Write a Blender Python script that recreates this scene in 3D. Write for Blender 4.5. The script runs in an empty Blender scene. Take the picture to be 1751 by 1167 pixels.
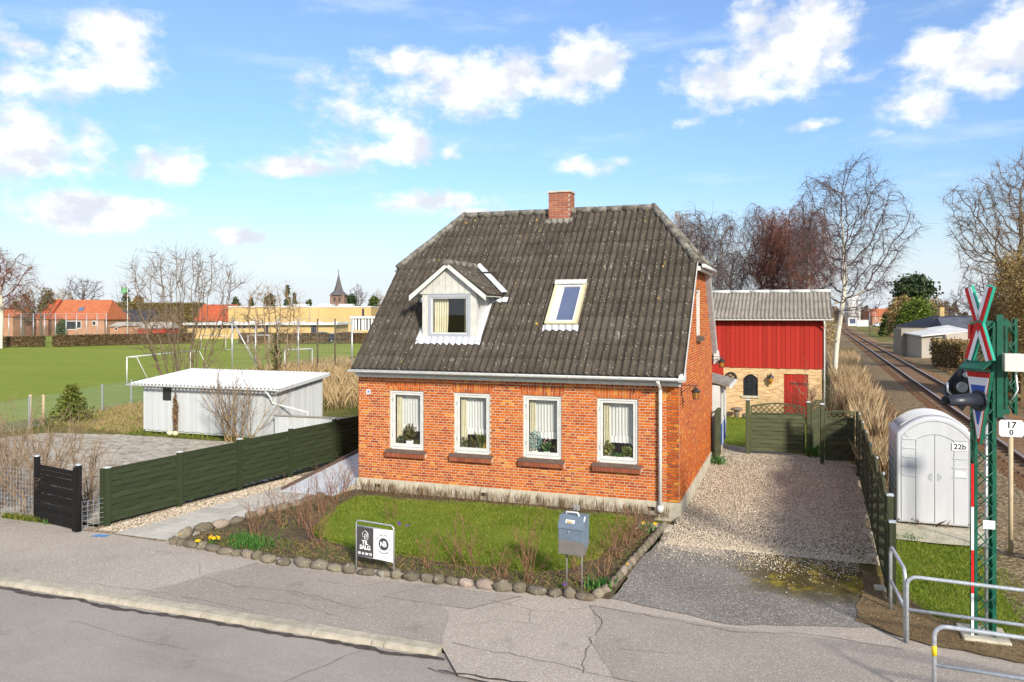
import bpy, bmesh, math, random
import numpy as np
from mathutils import Vector, Matrix, noise as mnoise
R = math.radians
sc = bpy.context.scene
col = sc.collection
random.seed(7)

# ------------------------------------------------------------------ camera, sky, sun, exposure
CAM = (2.482, -18.176, 4.67)
YAW = R(19.84)
cd = bpy.data.cameras.new('camera')
cd.sensor_width = 36.0
cd.lens = 1340 / 1751 * 36.0
cd.shift_y = -46.5 / 1751
cd.clip_start = 0.1
cd.clip_end = 6000
cam = bpy.data.objects.new('camera', cd)
col.objects.link(cam)
cam.location = CAM
cam.rotation_euler = (R(90), 0, YAW)
sc.camera = cam

SUN_AZ = R(139)      # clockwise from +Y
SUN_EL = R(26)
SUN_STRENGTH = 2.75
SKY_STRENGTH = 0.086
sd = bpy.data.lights.new('sun', 'SUN')
sd.energy = SUN_STRENGTH
sd.angle = R(6.0)
sd.color = (1.0, 0.93, 0.82)
sun = bpy.data.objects.new('sun', sd)
col.objects.link(sun)
sdir = Vector((math.sin(SUN_AZ) * math.cos(SUN_EL), math.cos(SUN_AZ) * math.cos(SUN_EL), math.sin(SUN_EL)))
sun.rotation_euler = sdir.to_track_quat('Z', 'Y').to_euler()
sun.location = (20, -20, 30)

sc.view_settings.view_transform = 'Standard'
sc.view_settings.look = 'None'
sc.view_settings.gamma = 1.0
sc.view_settings.use_curve_mapping = False
sc.view_settings.exposure = 1.14
sc.render.engine = 'CYCLES'
sc.cycles.max_bounces = 8
sc.cycles.transparent_max_bounces = 24
sc.cycles.use_denoising = True

# clouds: azimuth (deg, clockwise from +Y), elevation, half-width, half-height, weight
CLOUDS = [(-46.59, 16.76, 2.5, 2.3, 1), (-49.25, 14.82, 2.9, 1.5, .75), (-52.09, 14.24, 1.8, 2.9, .7), (-51.63, 10.32, 2.6, 2.3, 1), (-48.11, 10.5, 1.5, 1.5, .65),
 (-43.62, 9.76, 2.1, 1.2, 1.05), (-48.27, 6.55, 3.7, 1.15, 1.2), (-44.69, 6.91, 1.2, .7, 1), (-38.81, 5.4, 1.7, .6, .9), (-35.69, 10.25, 3.0, .72, 1),
 (-29.81, 11.43, 3.5, 1.0, .8), (-27.09, 12.0, 2.0, 1.2, 1), (-24.55, 11.56, .9, .9, .6), (-27.3, 17.53, 3.2, .9, .85), (-23.06, 16.08, 4.0, 1.9, 1),
 (-19.65, 16.9, 2.3, 1.6, 1), (-14.53, 17.6, 2.8, 1.7, 1.05), (-16.23, 16.27, 2.0, 1.1, .9), (-25.61, 8.11, 3.8, .75, .95), (-22.64, 7.31, 2.2, .5, .9),
 (-14.74, 10.61, 1.9, .65, .65), (-12.0, 10.96, 1.1, .35, .5), (-4.23, 15.93, 3.7, 1.7, .9), (-.34, 17.46, 3.3, 2.4, 1.05), (1.54, 18.7, 2.2, 2.4, 1),
 (-2.65, 19.87, 1.7, 1.1, .75), (2.27, 16.81, 1.4, 1.1, .8), (8.56, 16.18, 1.9, 1.4, 1), (10.51, 15.38, 2.2, 1.6, 1), (12.6, 16.43, 1.9, 2.3, 1.05),
 (11.76, 14.16, 1.5, 1.0, .8), (7.73, 13.36, 2.1, 1.0, .95), (4.08, 15.41, 1.2, .45, .6), (1.16, 12.72, 2.1, .33, .5), (-7.04, 13.31, 1.4, .32, .6),
 (7.89, 12.19, .7, .3, .5), (5.15, 11.81, .8, .3, .5), (-30.6, 14.7, 4.2, 2.2, .56), (-28.5, 13.2, 2.5, 1.2, .55)]
w = bpy.data.worlds.new('World')
sc.world = w
w.use_nodes = True
w.cycles.sampling_method = 'MANUAL'
w.cycles.sample_map_resolution = 512
nt = w.node_tree
nt.nodes.clear()
def N(t, **k):
    n = nt.nodes.new(t)
    for a, b in k.items():
        setattr(n, a, b)
    return n
def L(a, b):
    nt.links.new(a, b)
def mth(op, a, b=None, c=None, clamp=False):
    n = N('ShaderNodeMath', operation=op, use_clamp=clamp)
    for i, x in enumerate((a, b, c)):
        if x is None:
            continue
        if isinstance(x, (int, float)):
            n.inputs[i].default_value = x
        else:
            L(x, n.inputs[i])
    return n.outputs[0]
out = N('ShaderNodeOutputWorld')
bg = N('ShaderNodeBackground')
L(bg.outputs[0], out.inputs[0])
sky = N('ShaderNodeTexSky', sky_type='NISHITA', sun_disc=False, sun_elevation=SUN_EL, sun_rotation=SUN_AZ)
sky.altitude = 20; sky.air_density = 1.25; sky.dust_density = 0.6; sky.ozone_density = 2.2
tc = N('ShaderNodeTexCoord')
sep = N('ShaderNodeSeparateXYZ'); L(tc.outputs['Generated'], sep.inputs[0])
az = mth('DEGREES', mth('ARCTAN2', sep.outputs[0], sep.outputs[1]))
el = mth('DEGREES', mth('ARCSINE', sep.outputs[2]))
cmb = N('ShaderNodeCombineXYZ'); L(az, cmb.inputs[0]); L(el, cmb.inputs[1])
def noise(scale, detail, vec, rough=.55):
    n = N('ShaderNodeTexNoise'); n.inputs['Scale'].default_value = scale; n.inputs['Detail'].default_value = detail
    n.inputs['Roughness'].default_value = rough
    L(vec, n.inputs['Vector']); return n
mp = N('ShaderNodeMapping'); mp.inputs['Scale'].default_value = (1, 1.5, 1); L(cmb.outputs[0], mp.inputs[0])
n1 = noise(.42, 8, mp.outputs[0], .6)
n2 = noise(.11, 6, mp.outputs[0], .55)
acc = None
for a_, e_, ra, re, wt in CLOUDS:
    s1 = N('ShaderNodeVectorMath', operation='SUBTRACT'); L(cmb.outputs[0], s1.inputs[0]); s1.inputs[1].default_value = (a_, e_, 0)
    s2 = N('ShaderNodeVectorMath', operation='MULTIPLY'); L(s1.outputs[0], s2.inputs[0]); s2.inputs[1].default_value = (1 / ra, 1 / re, 0)
    s3 = N('ShaderNodeVectorMath', operation='LENGTH'); L(s2.outputs[0], s3.inputs[0])
    dd = mth('MULTIPLY_ADD', s3.outputs['Value'], -.62 * wt, wt)
    acc = dd if acc is None else mth('SMOOTH_MAX', acc, dd, .12)
# the rest of the sky, beyond the picture: the same kind of broken cumulus
offaz = mth('SUBTRACT', mth('ABSOLUTE', mth('ADD', az, 19.8)), 36)
offel = mth('SUBTRACT', el, 23)
outside = mth('MULTIPLY', mth('MAXIMUM', offaz, offel), .25, clamp=True)
wild = mth('MULTIPLY', mth('MULTIPLY_ADD', n2.outputs[0], 5.0, -2.15), outside)
acc = mth('MAXIMUM', acc, mth('SUBTRACT', wild, mth('MULTIPLY', mth('SUBTRACT', 1.0, outside), 3)))
dens = mth('ADD', acc, mth('MULTIPLY_ADD', n1.outputs[0], 1.6, -.92))
cl = N('ShaderNodeMapRange', interpolation_type='SMOOTHSTEP'); cl.inputs[1].default_value = -.02; cl.inputs[2].default_value = .62
L(dens, cl.inputs[0])
# thin high veil
mp2 = N('ShaderNodeMapping'); mp2.inputs['Scale'].default_value = (.07, .3, 1); mp2.inputs['Rotation'].default_value = (0, 0, R(-14)); L(cmb.outputs[0], mp2.inputs[0])
n3 = noise(1.0, 7, mp2.outputs[0], .62)
veil = N('ShaderNodeMapRange', interpolation_type='SMOOTHSTEP'); veil.inputs[1].default_value = .5; veil.inputs[2].default_value = .85; veil.inputs[4].default_value = .6
L(n3.outputs[0], veil.inputs[0])
# light and shade inside the clouds: thicker places have a greyer underside
mp3 = N('ShaderNodeMapping'); mp3.inputs['Scale'].default_value = (1, 1.4, 1); mp3.inputs['Location'].default_value = (.5, .8, 0); L(cmb.outputs[0], mp3.inputs[0])
n4 = noise(.30, 5, mp3.outputs[0])
shade = N('ShaderNodeMapRange', interpolation_type='SMOOTHSTEP'); shade.inputs[1].default_value = .38; shade.inputs[2].default_value = .60
L(n4.outputs[0], shade.inputs[0])
ccol = N('ShaderNodeMix', data_type='RGBA'); ccol.inputs[6].default_value = (4.2, 4.5, 5.05, 1); ccol.inputs[7].default_value = (6.3, 6.3, 6.4, 1)
L(shade.outputs[0], ccol.inputs[0])
hz = N('ShaderNodeMapRange', interpolation_type='SMOOTHERSTEP'); hz.inputs[1].default_value = 11; hz.inputs[2].default_value = -1; hz.inputs[3].default_value = 0; hz.inputs[4].default_value = .92
L(el, hz.inputs[0])
m0 = N('ShaderNodeMix', data_type='RGBA'); m0.inputs[7].default_value = (4.5, 4.9, 5.3, 1)   # pale haze low in the sky
skg = N('ShaderNodeMix', data_type='RGBA', blend_type='MULTIPLY'); skg.inputs[0].default_value = 1
skt = N('ShaderNodeMix', data_type='RGBA'); skt.inputs[6].default_value = (.60, .74, 1.0, 1); skt.inputs[7].default_value = (.78, .86, 1.06, 1)
ske = N('ShaderNodeMapRange', interpolation_type='SMOOTHSTEP'); ske.inputs[1].default_value = 4; ske.inputs[2].default_value = 24; L(el, ske.inputs[0]); L(ske.outputs[0], skt.inputs[0]); L(skt.outputs[2], skg.inputs[7])
L(sky.outputs[0], skg.inputs[6])
L(hz.outputs[0], m0.inputs[0]); L(skg.outputs[2], m0.inputs[6])
m1 = N('ShaderNodeMix', data_type='RGBA'); m1.inputs[7].default_value = (5.2, 5.7, 6.2, 1)
L(veil.outputs[0], m1.inputs[0]); L(m0.outputs[2], m1.inputs[6])
m2 = N('ShaderNodeMix', data_type='RGBA')
L(cl.outputs[0], m2.inputs[0]); L(m1.outputs[2], m2.inputs[6]); L(ccol.outputs[2], m2.inputs[7])
L(m2.outputs[2], bg.inputs[0])
bg.inputs[1].default_value = SKY_STRENGTH

# ------------------------------------------------------------------ helpers
WL = {}                                   # world position of every object's origin, by name
def newobj(name, data, parent=None, wloc=(0, 0, 0)):
    o = bpy.data.objects.new(name, data)
    col.objects.link(o)
    wloc = Vector(wloc)
    if parent is not None:
        o.parent = parent
        o.location = wloc - WL[parent.name]
    else:
        o.location = wloc
    WL[o.name] = wloc
    return o
def tag(o, label=None, cat=None, group=None, kind=None):
    if label: o['label'] = label
    if cat: o['category'] = cat
    if group: o['group'] = group
    if kind: o['kind'] = kind
    return o
def thing(name, label, cat, loc, group=None):
    return tag(newobj(name, None, None, loc), label, cat, group)
def copy_tree(o, name=None, parent=None):
    c = o.copy()
    if name: c.name = name
    col.objects.link(c)
    c.parent = parent
    WL[c.name] = WL[o.name].copy()
    for ch in list(o.children):
        copy_tree(ch, None, c)
    return c
def fast_mesh(name, v, f):
    v = np.asarray(v, dtype=np.float32); f = np.asarray(f, dtype=np.int32)
    me = bpy.data.meshes.new(name)
    n, k = f.shape
    me.vertices.add(len(v)); me.vertices.foreach_set('co', v.ravel())
    me.loops.add(n * k); me.loops.foreach_set('vertex_index', f.ravel())
    me.polygons.add(n); me.polygons.foreach_set('loop_start', np.arange(0, n * k, k, dtype=np.int32))
    me.update(calc_edges=True)
    return me
def npobj(name, v, f, mat, parent=None, wloc=None, smooth=False):
    v = np.asarray(v, dtype=np.float64)
    if wloc is None:
        wloc = np.array([(v[:, 0].min() + v[:, 0].max()) / 2, (v[:, 1].min() + v[:, 1].max()) / 2, v[:, 2].min()])
    me = fast_mesh(name, v - np.asarray(wloc), f)
    me.materials.append(mat)
    if smooth: me.polygons.foreach_set('use_smooth', np.ones(len(me.polygons), dtype=bool))
    return newobj(name, me, parent, wloc)
class MB:
    def __init__(s):
        s.v = []; s.f = []; s.sm = []
    def add(s, vs, fs, smooth=False):
        n = len(s.v)
        s.v += [tuple(p) for p in vs]
        s.f += [tuple(i + n for i in q) for q in fs]
        s.sm += [smooth] * len(fs)
        return s
    def box(s, x0, x1, y0, y1, z0, z1):
        return s.add([(x0, y0, z0), (x1, y0, z0), (x1, y1, z0), (x0, y1, z0), (x0, y0, z1), (x1, y0, z1), (x1, y1, z1), (x0, y1, z1)],
              [(0, 3, 2, 1), (4, 5, 6, 7), (0, 1, 5, 4), (1, 2, 6, 5), (2, 3, 7, 6), (3, 0, 4, 7)])
    def beam(s, p, q, a, b, up=(0, 0, 1)):
        p = Vector(p); q = Vector(q); d = (q - p).normalized(); u = Vector(up)
        sd = d.cross(u)
        if sd.length < 1e-4: sd = d.cross(Vector((0, 1, 0)))
        sd.normalize(); u = sd.cross(d)
        sd = sd * (a / 2); u = u * (b / 2)
        return s.add([p - sd - u, p + sd - u, p + sd + u, p - sd + u, q - sd - u, q + sd - u, q + sd + u, q - sd + u],
              [(0, 3, 2, 1), (4, 5, 6, 7), (0, 1, 5, 4), (1, 2, 6, 5), (2, 3, 7, 6), (3, 0, 4, 7)])
    def path(s, pts, r, n=8, cap=True, closed=False):
        pts = [Vector(p) for p in pts]; m = len(pts)
        rs = r if isinstance(r, (list, tuple)) else [r] * m
        base = len(s.v); prev = None
        for i, p in enumerate(pts):
            if closed: d = pts[(i + 1) % m] - pts[i - 1]
            else: d = pts[min(i + 1, m - 1)] - pts[max(i - 1, 0)]
            d.normalize()
            a = prev - d * prev.dot(d) if prev is not None else d.orthogonal()
            if a.length < 1e-5: a = d.orthogonal()
            a.normalize(); prev = a; b = d.cross(a)
            for k in range(n):
                t = 2 * math.pi * k / n
                s.v.append(tuple(p + (a * math.cos(t) + b * math.sin(t)) * rs[i]))
        for i in range(m if closed else m - 1):
            j = (i + 1) % m
            for k in range(n):
                k2 = (k + 1) % n
                s.f.append((base + i * n + k, base + i * n + k2, base + j * n + k2, base + j * n + k)); s.sm.append(True)
        if cap and not closed:
            s.f.append(tuple(base + k for k in range(n))[::-1]); s.sm.append(False)
            s.f.append(tuple(base + (m - 1) * n + k for k in range(n))); s.sm.append(False)
        return s
    def tube(s, p, q, r0, r1=None, n=8):
        return s.path([p, q], [r0, r0 if r1 is None else r1], n)
    def poly(s, pts, thick=None):
        n = len(pts)
        if thick is None:
            return s.add(pts, [tuple(range(n))])
        t = Vector(thick)
        q = [tuple(Vector(p) + t) for p in pts]
        fs = [tuple(range(n))[::-1], tuple(range(n, 2 * n))] + [(i, (i + 1) % n, n + (i + 1) % n, n + i) for i in range(n)]
        return s.add(list(pts) + q, fs)
    def lathe(s, prof, c=(0, 0, 0), n=12, smooth=True):
        base = len(s.v)
        for r, z in prof:
            for k in range(n):
                t = 2 * math.pi * k / n
                s.v.append((c[0] + r * math.cos(t), c[1] + r * math.sin(t), c[2] + z))
        for i in range(len(prof) - 1):
            for k in range(n):
                k2 = (k + 1) % n
                s.f.append((base + i * n + k, base + i * n + k2, base + (i + 1) * n + k2, base + (i + 1) * n + k)); s.sm.append(smooth)
        s.f.append(tuple(base + k for k in range(n))[::-1]); s.sm.append(False)
        s.f.append(tuple(base + (len(prof) - 1) * n + k for k in range(n))); s.sm.append(False)
        return s
    def blob(s, c, r, seed=0, amp=.15, n=10, m=7, zcut=None, freq=1.7):
        base = len(s.v); c = Vector(c)
        for i in range(m + 1):
            ph = math.pi * i / m
            for k in range(n):
                t = 2 * math.pi * k / n
                d = Vector((math.sin(ph) * math.cos(t), math.sin(ph) * math.sin(t), math.cos(ph)))
                kk = 1 + amp * mnoise.noise(d * freq + Vector((seed * 3.1, seed * 1.7, seed)))* 2
                # squarish field stone
                p = Vector((d.x * r[0], d.y * r[1], d.z * r[2])) * kk
                s.v.append(tuple(c + p))
        for i in range(m):
            for k in range(n):
                k2 = (k + 1) % n
                s.f.append((base + i * n + k, base + (i + 1) * n + k, base + (i + 1) * n + k2, base + i * n + k2)); s.sm.append(True)
        return s
    def mesh(s, name, mat, wloc):
        me = bpy.data.meshes.new(name)
        me.from_pydata([(x - wloc[0], y - wloc[1], z - wloc[2]) for x, y, z in s.v], [], s.f)
        me.polygons.foreach_set('use_smooth', s.sm)
        me.materials.append(mat)
        return me
    def build(s, name, mat, parent=None, wloc=None):
        if wloc is None:
            xs = [p[0] for p in s.v]; ys = [p[1] for p in s.v]; zs = [p[2] for p in s.v]
            wloc = ((min(xs) + max(xs)) / 2, (min(ys) + max(ys)) / 2, min(zs))
        return newobj(name, s.mesh(name, mat, wloc), parent, wloc)
def bevel(o, wd, seg=2):
    m = o.modifiers.new('bevel', 'BEVEL'); m.width = wd; m.segments = seg; m.limit_method = 'ANGLE'
    return o
def text(name, body, size, mat, parent, origin, ux, uz, bold=0.0, align='CENTER', thick=.002):
    cu = bpy.data.curves.new(name, 'FONT'); cu.body = body; cu.size = size; cu.align_x = align; cu.align_y = 'CENTER'
    cu.offset = bold; cu.extrude = thick; cu.resolution_u = 3
    tmp = bpy.data.objects.new('tmp', cu); col.objects.link(tmp)
    dg = bpy.context.evaluated_depsgraph_get()
    me = bpy.data.meshes.new_from_object(tmp.evaluated_get(dg))
    bpy.data.objects.remove(tmp); bpy.data.curves.remove(cu)
    ux = Vector(ux).normalized(); uz = Vector(uz).normalized(); nn = ux.cross(uz)
    me.transform(Matrix(((ux.x, uz.x, nn.x, 0), (ux.y, uz.y, nn.y, 0), (ux.z, uz.z, nn.z, 0), (0, 0, 0, 1))))
    me.materials.clear(); me.materials.append(mat); me.name = name
    return newobj(name, me, parent, origin)

# ------------------------------------------------------------------ materials
def srgb(h):
    c = [int(h[i:i + 2], 16) / 255 for i in (0, 2, 4)]
    return tuple(((x + .055) / 1.055) ** 2.4 if x > .04045 else x / 12.92 for x in c)
class NT:
    def __init__(s, name):
        s.m = bpy.data.materials.new(name); s.m.use_nodes = True
        s.t = s.m.node_tree; s.t.nodes.clear()
        s.out = s.n('ShaderNodeOutputMaterial')
        s.p = s.n('ShaderNodeBsdfPrincipled')
        s.l(s.p.outputs[0], s.out.inputs[0])
        g = s.n('ShaderNodeNewGeometry')
        s.pos = g.outputs['Position']; s.geo = g
    def n(s, t, **k):
        x = s.t.nodes.new(t)
        for a, b in k.items(): setattr(x, a, b)
        return x
    def l(s, a, b): s.t.links.new(a, b)
    def math(s, op, a, b=None, c=None, clamp=False):
        x = s.n('ShaderNodeMath', operation=op, use_clamp=clamp)
        for i, q in enumerate((a, b, c)):
            if q is None: continue
            if isinstance(q, (int, float)): x.inputs[i].default_value = q
            else: s.l(q, x.inputs[i])
        return x.outputs[0]
    def map(s, scale=(1, 1, 1), rot=(0, 0, 0), vec=None):
        x = s.n('ShaderNodeMapping'); x.inputs['Scale'].default_value = scale; x.inputs['Rotation'].default_value = rot
        s.l(vec or s.pos, x.inputs[0]); return x.outputs[0]
    def noise(s, scale, detail=4, rough=.55, vec=None, dist=0):
        x = s.n('ShaderNodeTexNoise'); x.inputs['Scale'].default_value = scale; x.inputs['Detail'].default_value = detail
        x.inputs['Roughness'].default_value = rough; x.inputs['Distortion'].default_value = dist
        s.l(vec or s.pos, x.inputs['Vector']); return x.outputs[0]
    def vor(s, scale, vec=None, feature='F1', outp='Distance', rand=1):
        x = s.n('ShaderNodeTexVoronoi', feature=feature); x.inputs['Scale'].default_value = scale
        x.inputs['Randomness'].default_value = rand
        s.l(vec or s.pos, x.inputs['Vector']); return x.outputs[outp]
    def ramp(s, fac, stops):
        x = s.n('ShaderNodeValToRGB'); e = x.color_ramp.elements
        while len(e) < len(stops): e.new(.5)
        for q, (p, c) in zip(e, stops):
            q.position = p; q.color = (*c, 1) if not isinstance(c, (int, float)) else (c, c, c, 1)
        s.l(fac, x.inputs[0]); return x.outputs[0]
    def step(s, v, a, b, to0=0, to1=1):
        x = s.n('ShaderNodeMapRange', interpolation_type='SMOOTHSTEP')
        for i, q in ((1, a), (2, b), (3, to0), (4, to1)): x.inputs[i].default_value = q
        s.l(v, x.inputs[0]); return x.outputs[0]
    def mix(s, fac, a, b, blend='MIX'):
        x = s.n('ShaderNodeMix', data_type='RGBA', blend_type=blend)
        for i, q in ((0, fac), (6, a), (7, b)):
            if isinstance(q, (int, float)): x.inputs[i].default_value = q
            elif isinstance(q, tuple): x.inputs[i].default_value = (*q, 1)
            else: s.l(q, x.inputs[i])
        return x.outputs[2]
    def rnd(s):
        oi = s.n('ShaderNodeObjectInfo')
        return s.math('FRACT', s.math('ADD', oi.outputs['Random'], s.geo.outputs['Random Per Island']))
    def vary(s, c, v, amt=.3, hue=0.0):
        h = s.n('ShaderNodeHueSaturation')
        s.l(s.math('MULTIPLY_ADD', v, amt, 1 - amt / 2), h.inputs['Value'])
        if hue: s.l(s.math('MULTIPLY_ADD', v, hue, .5 - hue / 2), h.inputs['Hue'])
        if isinstance(c, tuple): h.inputs['Color'].default_value = (*c, 1)
        else: s.l(c, h.inputs['Color'])
        return h.outputs[0]
    def bump(s, hgt, dist=.01, strength=1.0):
        b = s.n('ShaderNodeBump'); b.inputs['Distance'].default_value = dist; b.inputs['Strength'].default_value = strength
        s.l(hgt, b.inputs['Height']); s.l(b.outputs[0], s.p.inputs['Normal'])
    def done(s, c, rough=.8, spec=.3, metal=0):
        if isinstance(c, tuple): s.p.inputs['Base Color'].default_value = (*c, 1)
        else: s.l(c, s.p.inputs['Base Color'])
        if isinstance(rough, (int, float)): s.p.inputs['Roughness'].default_value = rough
        else: s.l(rough, s.p.inputs['Roughness'])
        s.p.inputs['Specular IOR Level'].default_value = spec
        s.p.inputs['Metallic'].default_value = metal
        return s.m
def simple(name, c, c2=None, rough=.7, scale=6, rand=.0, hue=0, bump=0, bscale=40, spec=.3, metal=0, streak=None):
    m = NT(name)
    vec = m.map(streak) if streak else None
    q = m.mix(m.step(m.noise(scale, 5, .6, vec), .3, .7), c, c2 if c2 else tuple(x * .8 for x in c))
    if rand: q = m.vary(q, m.rnd(), rand, hue)
    if bump: m.bump(m.noise(bscale, 4), bump)
    return m.done(q, rough, spec, metal)

MT = {}
# brick
def brick_mat(name, stops, rough=.85):
    m = NT(name)
    r = m.rnd()
    base = m.ramp(r, stops)
    grain = m.noise(55, 4, .65)
    big = m.noise(1.1, 3)
    c = m.mix(m.step(grain, .35, .75, 0, .55), base, m.mix(.5, base, (.17, .06, .03)))
    c = m.mix(m.step(big, .45, .75, 0, .22), c, (.24, .07, .03))
    pale = m.step(m.noise(3.3, 5, .7), .66, .8, 0, .3)
    c = m.mix(pale, c, (.56, .26, .13))
    m.bump(grain, .004)
    return m.done(c, rough, .2)
MT['brick'] = brick_mat('red_brick', [(0, (.44, .086, .010)), (.12, (.28, .048, .010)), (.25, (.50, .110, .010)), (.45, (.58, .142, .011)), (.6, (.37, .064, .009)), (.75, (.52, .112, .010)), (.9, (.45, .112, .020)), (.985, (.60, .25, .03))])
MT['brick_dark'] = brick_mat('dark_sill_brick', [(0, (.30, .085, .04)), (.4, (.22, .06, .035)), (.7, (.36, .11, .05)), (1, (.18, .055, .035))])
MT['brick_old'] = brick_mat('chimney_brick', [(0, (.36, .11, .06)), (.4, (.27, .085, .05)), (.7, (.44, .16, .08)), (1, (.30, .1, .06))])
MT['mortar'] = simple('pale_mortar', (.58, .49, .36), (.45, .365, .25), .95, 9, bump=.004, bscale=90)
MT['mortar_old'] = simple('grey_mortar', (.42, .38, .32), (.3, .27, .22), .95, 9)
# yellow brick of the barn: fine courses, pieces only a few pixels wide
m = NT('yellow_brick')
bt = m.n('ShaderNodeTexBrick'); bt.offset = .5
for k, v in (('Scale', 1), ('Mortar Size', .007), ('Brick Width', .24), ('Row Height', .067), ('Mortar Smooth', .1), ('Bias', -.1)): bt.inputs[k].default_value = v
bt.inputs['Color1'].default_value = (.62, .42, .19, 1); bt.inputs['Color2'].default_value = (.40, .20, .08, 1); bt.inputs['Mortar'].default_value = (.66, .55, .38, 1)
sx = m.n('ShaderNodeSeparateXYZ'); m.l(m.pos, sx.inputs[0])
cb = m.n('ShaderNodeCombineXYZ'); m.l(m.math('ADD', sx.outputs[0], sx.outputs[1]), cb.inputs[0]); m.l(sx.outputs[2], cb.inputs[1]); m.l(cb.outputs[0], bt.inputs['Vector'])
c = m.mix(m.step(m.noise(2.2, 5), .45, .7, 0, .5), bt.outputs['Color'], (.52, .36, .19))
c = m.mix(m.step(m.noise(5, 5, .7), .58, .7, 0, .55), c, (.24, .12, .06))
m.bump(bt.outputs['Fac'], .006, -1)
MT['ybrick'] = m.done(c, .9, .2)
# corrugated fibre cement with lichen and moss
def roof_mat(name, c0, c1, white=1.0):
    m = NT(name)
    streak = m.noise(1.0, 6, .65, m.map((9, 1.3, 1.3)))
    q = m.mix(m.step(streak, .3, .72), c0, c1)
    q = m.vary(q, m.rnd(), .18)
    q = m.mix(m.step(m.noise(.55, 4), .4, .75, 0, .4), q, tuple(x * .62 for x in c0))
    fine = m.noise(38, 4, .7)
    q = m.mix(m.step(fine, .45, .8, 0, .4), q, tuple(x * 1.7 for x in c1))
    lich = m.math('MULTIPLY', m.step(m.noise(1.0, 5, .7, m.map((15, 3.0, 3.0))), .60, .68), m.step(m.noise(1.7, 3), .42, .6))
    q = m.mix(m.math('MULTIPLY', lich, .62 * white), q, (.40, .38, .33))
    spots = m.math('MULTIPLY', m.step(m.vor(13), .20, .12), m.step(m.noise(2.7, 3), .44, .56))
    q = m.mix(m.math('MULTIPLY', spots, .75 * white), q, (.52, .50, .45))
    moss = m.math('MULTIPLY', m.step(m.noise(7, 4, .7, m.map((1, .6, .6))), .60, .68), m.step(m.noise(.9, 3), .44, .62))
    q = m.mix(m.math('MULTIPLY', moss, .8), q, (.055, .045, .014))
    yc = m.vor(3.1, outp='Color')
    ysel = m.n('ShaderNodeSeparateColor'); m.l(yc, ysel.inputs[0])
    yel = m.math('MULTIPLY', m.step(m.vor(3.1, m.pos), .15, .10), m.math('GREATER_THAN', ysel.outputs[0], .62))
    yel = m.math('MULTIPLY', yel, m.step(m.noise(.42, 2), .46, .58))
    yel = m.math('MULTIPLY', yel, m.step(m.noise(16, 3, .7), .40, .5))
    q = m.mix(m.math('MULTIPLY', yel, .85), q, (.50, .33, .035))
    yel2 = m.math('MULTIPLY', m.step(m.noise(1.0, 4, .7, m.map((17, 3.5, 3.5))), .64, .70), m.step(m.noise(.7, 2, .5, m.map((1, 1, 1), (0, 0, 1.3))), .55, .66))
    q = m.mix(m.math('MULTIPLY', yel2, .7), q, (.42, .33, .09))
    m.bump(fine, .006)
    return m.done(q, .92, .15)
MT['roof'] = roof_mat('lichened_roof_sheet', (.051, .042, .033), (.096, .081, .064))
MT['roof_barn'] = roof_mat('grey_barn_roof_sheet', (.17, .15, .125), (.27, .245, .21), .8)
MT['ridge'] = simple('lichened_ridge_cap', (.25, .235, .20), (.09, .08, .06), .95, 7, bump=.01, bscale=30)
# paints, metals
MT['white'] = simple('white_paint', (.60, .60, .575), (.52, .52, .49), .5, 4)
MT['white_board'] = simple('cream_white_board', (.57, .56, .50), (.48, .47, .42), .6, 5, rand=.06)
MT['grey_trim'] = simple('grey_cornice_paint', (.50, .53, .55), (.40, .43, .45), .6, 5)
MT['grey_frame'] = simple('grey_window_frame', (.36, .38, .42), (.32, .34, .37), .5, 3)
MT['zinc'] = simple('zinc_sheet', (.56, .58, .60), (.45, .47, .49), .5, 5, metal=.0)
MT['galv'] = simple('galvanised_steel', (.58, .61, .63), (.42, .45, .47), .42, 18, metal=.55)
MT['pvc'] = simple('white_gutter', (.74, .75, .72), (.60, .60, .56), .45, 3, streak=(2, 2, .6))
MT['ply'] = simple('beige_skylight_trim', (.60, .55, .36), (.52, .46, .28), .5, 6)
MT['concrete'] = simple('concrete', (.54, .49, .38), (.39, .35, .26), .95, 3.5, bump=.006, bscale=35)
MT['slab'] = simple('paving_slab', (.50, .47, .41), (.41, .385, .335), .9, 5, rand=.2, bump=.002, bscale=120)
MT['kerb'] = simple('granite_kerb', (.44, .39, .305), (.32, .28, .21), .9, 5, rand=.25, bump=.004, bscale=60)
MT['brown_sill'] = simple('brown_sill_tile', (.125, .085, .068), (.095, .065, .05), .75, 5)
def wood_mat(name, c, c2, rand=.2, worn=None, rough=.75):
    m = NT(name)
    g = m.noise(3.0, 6, .65, m.map((3, 3, 26)))
    q = m.mix(m.step(g, .3, .72), c, c2)
    q = m.vary(q, m.rnd(), rand)
    if worn: q = m.mix(m.step(m.noise(14, 5, .75), .66, .72, 0, .8), q, worn)
    m.bump(g, .004)
    return m.done(q, rough, .25)
MT['green_wood'] = wood_mat('green_fence_paint', (.024, .033, .014), (.035, .046, .020), .28)
MT['old_green'] = wood_mat('weathered_green_wood', (.046, .053, .024), (.078, .082, .040), .35, (.15, .14, .085))
MT['black_wood'] = wood_mat('black_stained_wood', (.006, .0055, .005), (.011, .010, .009), .3, (.14, .115, .085), .9)
MT['red_wood'] = wood_mat('red_barn_paint', (.40, .026, .015), (.31, .019, .012), .26, (.30, .055, .04))
MT['shed_wood'] = wood_mat('peeling_white_shed_board', (.53, .55, .545), (.43, .45, .445), .14, (.25, .25, .23))
MT['grey_wood'] = wood_mat('grey_old_wood', (.30, .27, .22), (.22, .195, .155), .2)
MT['stake'] = wood_mat('pale_stake_wood', (.55, .42, .25), (.46, .34, .20), .1)
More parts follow.
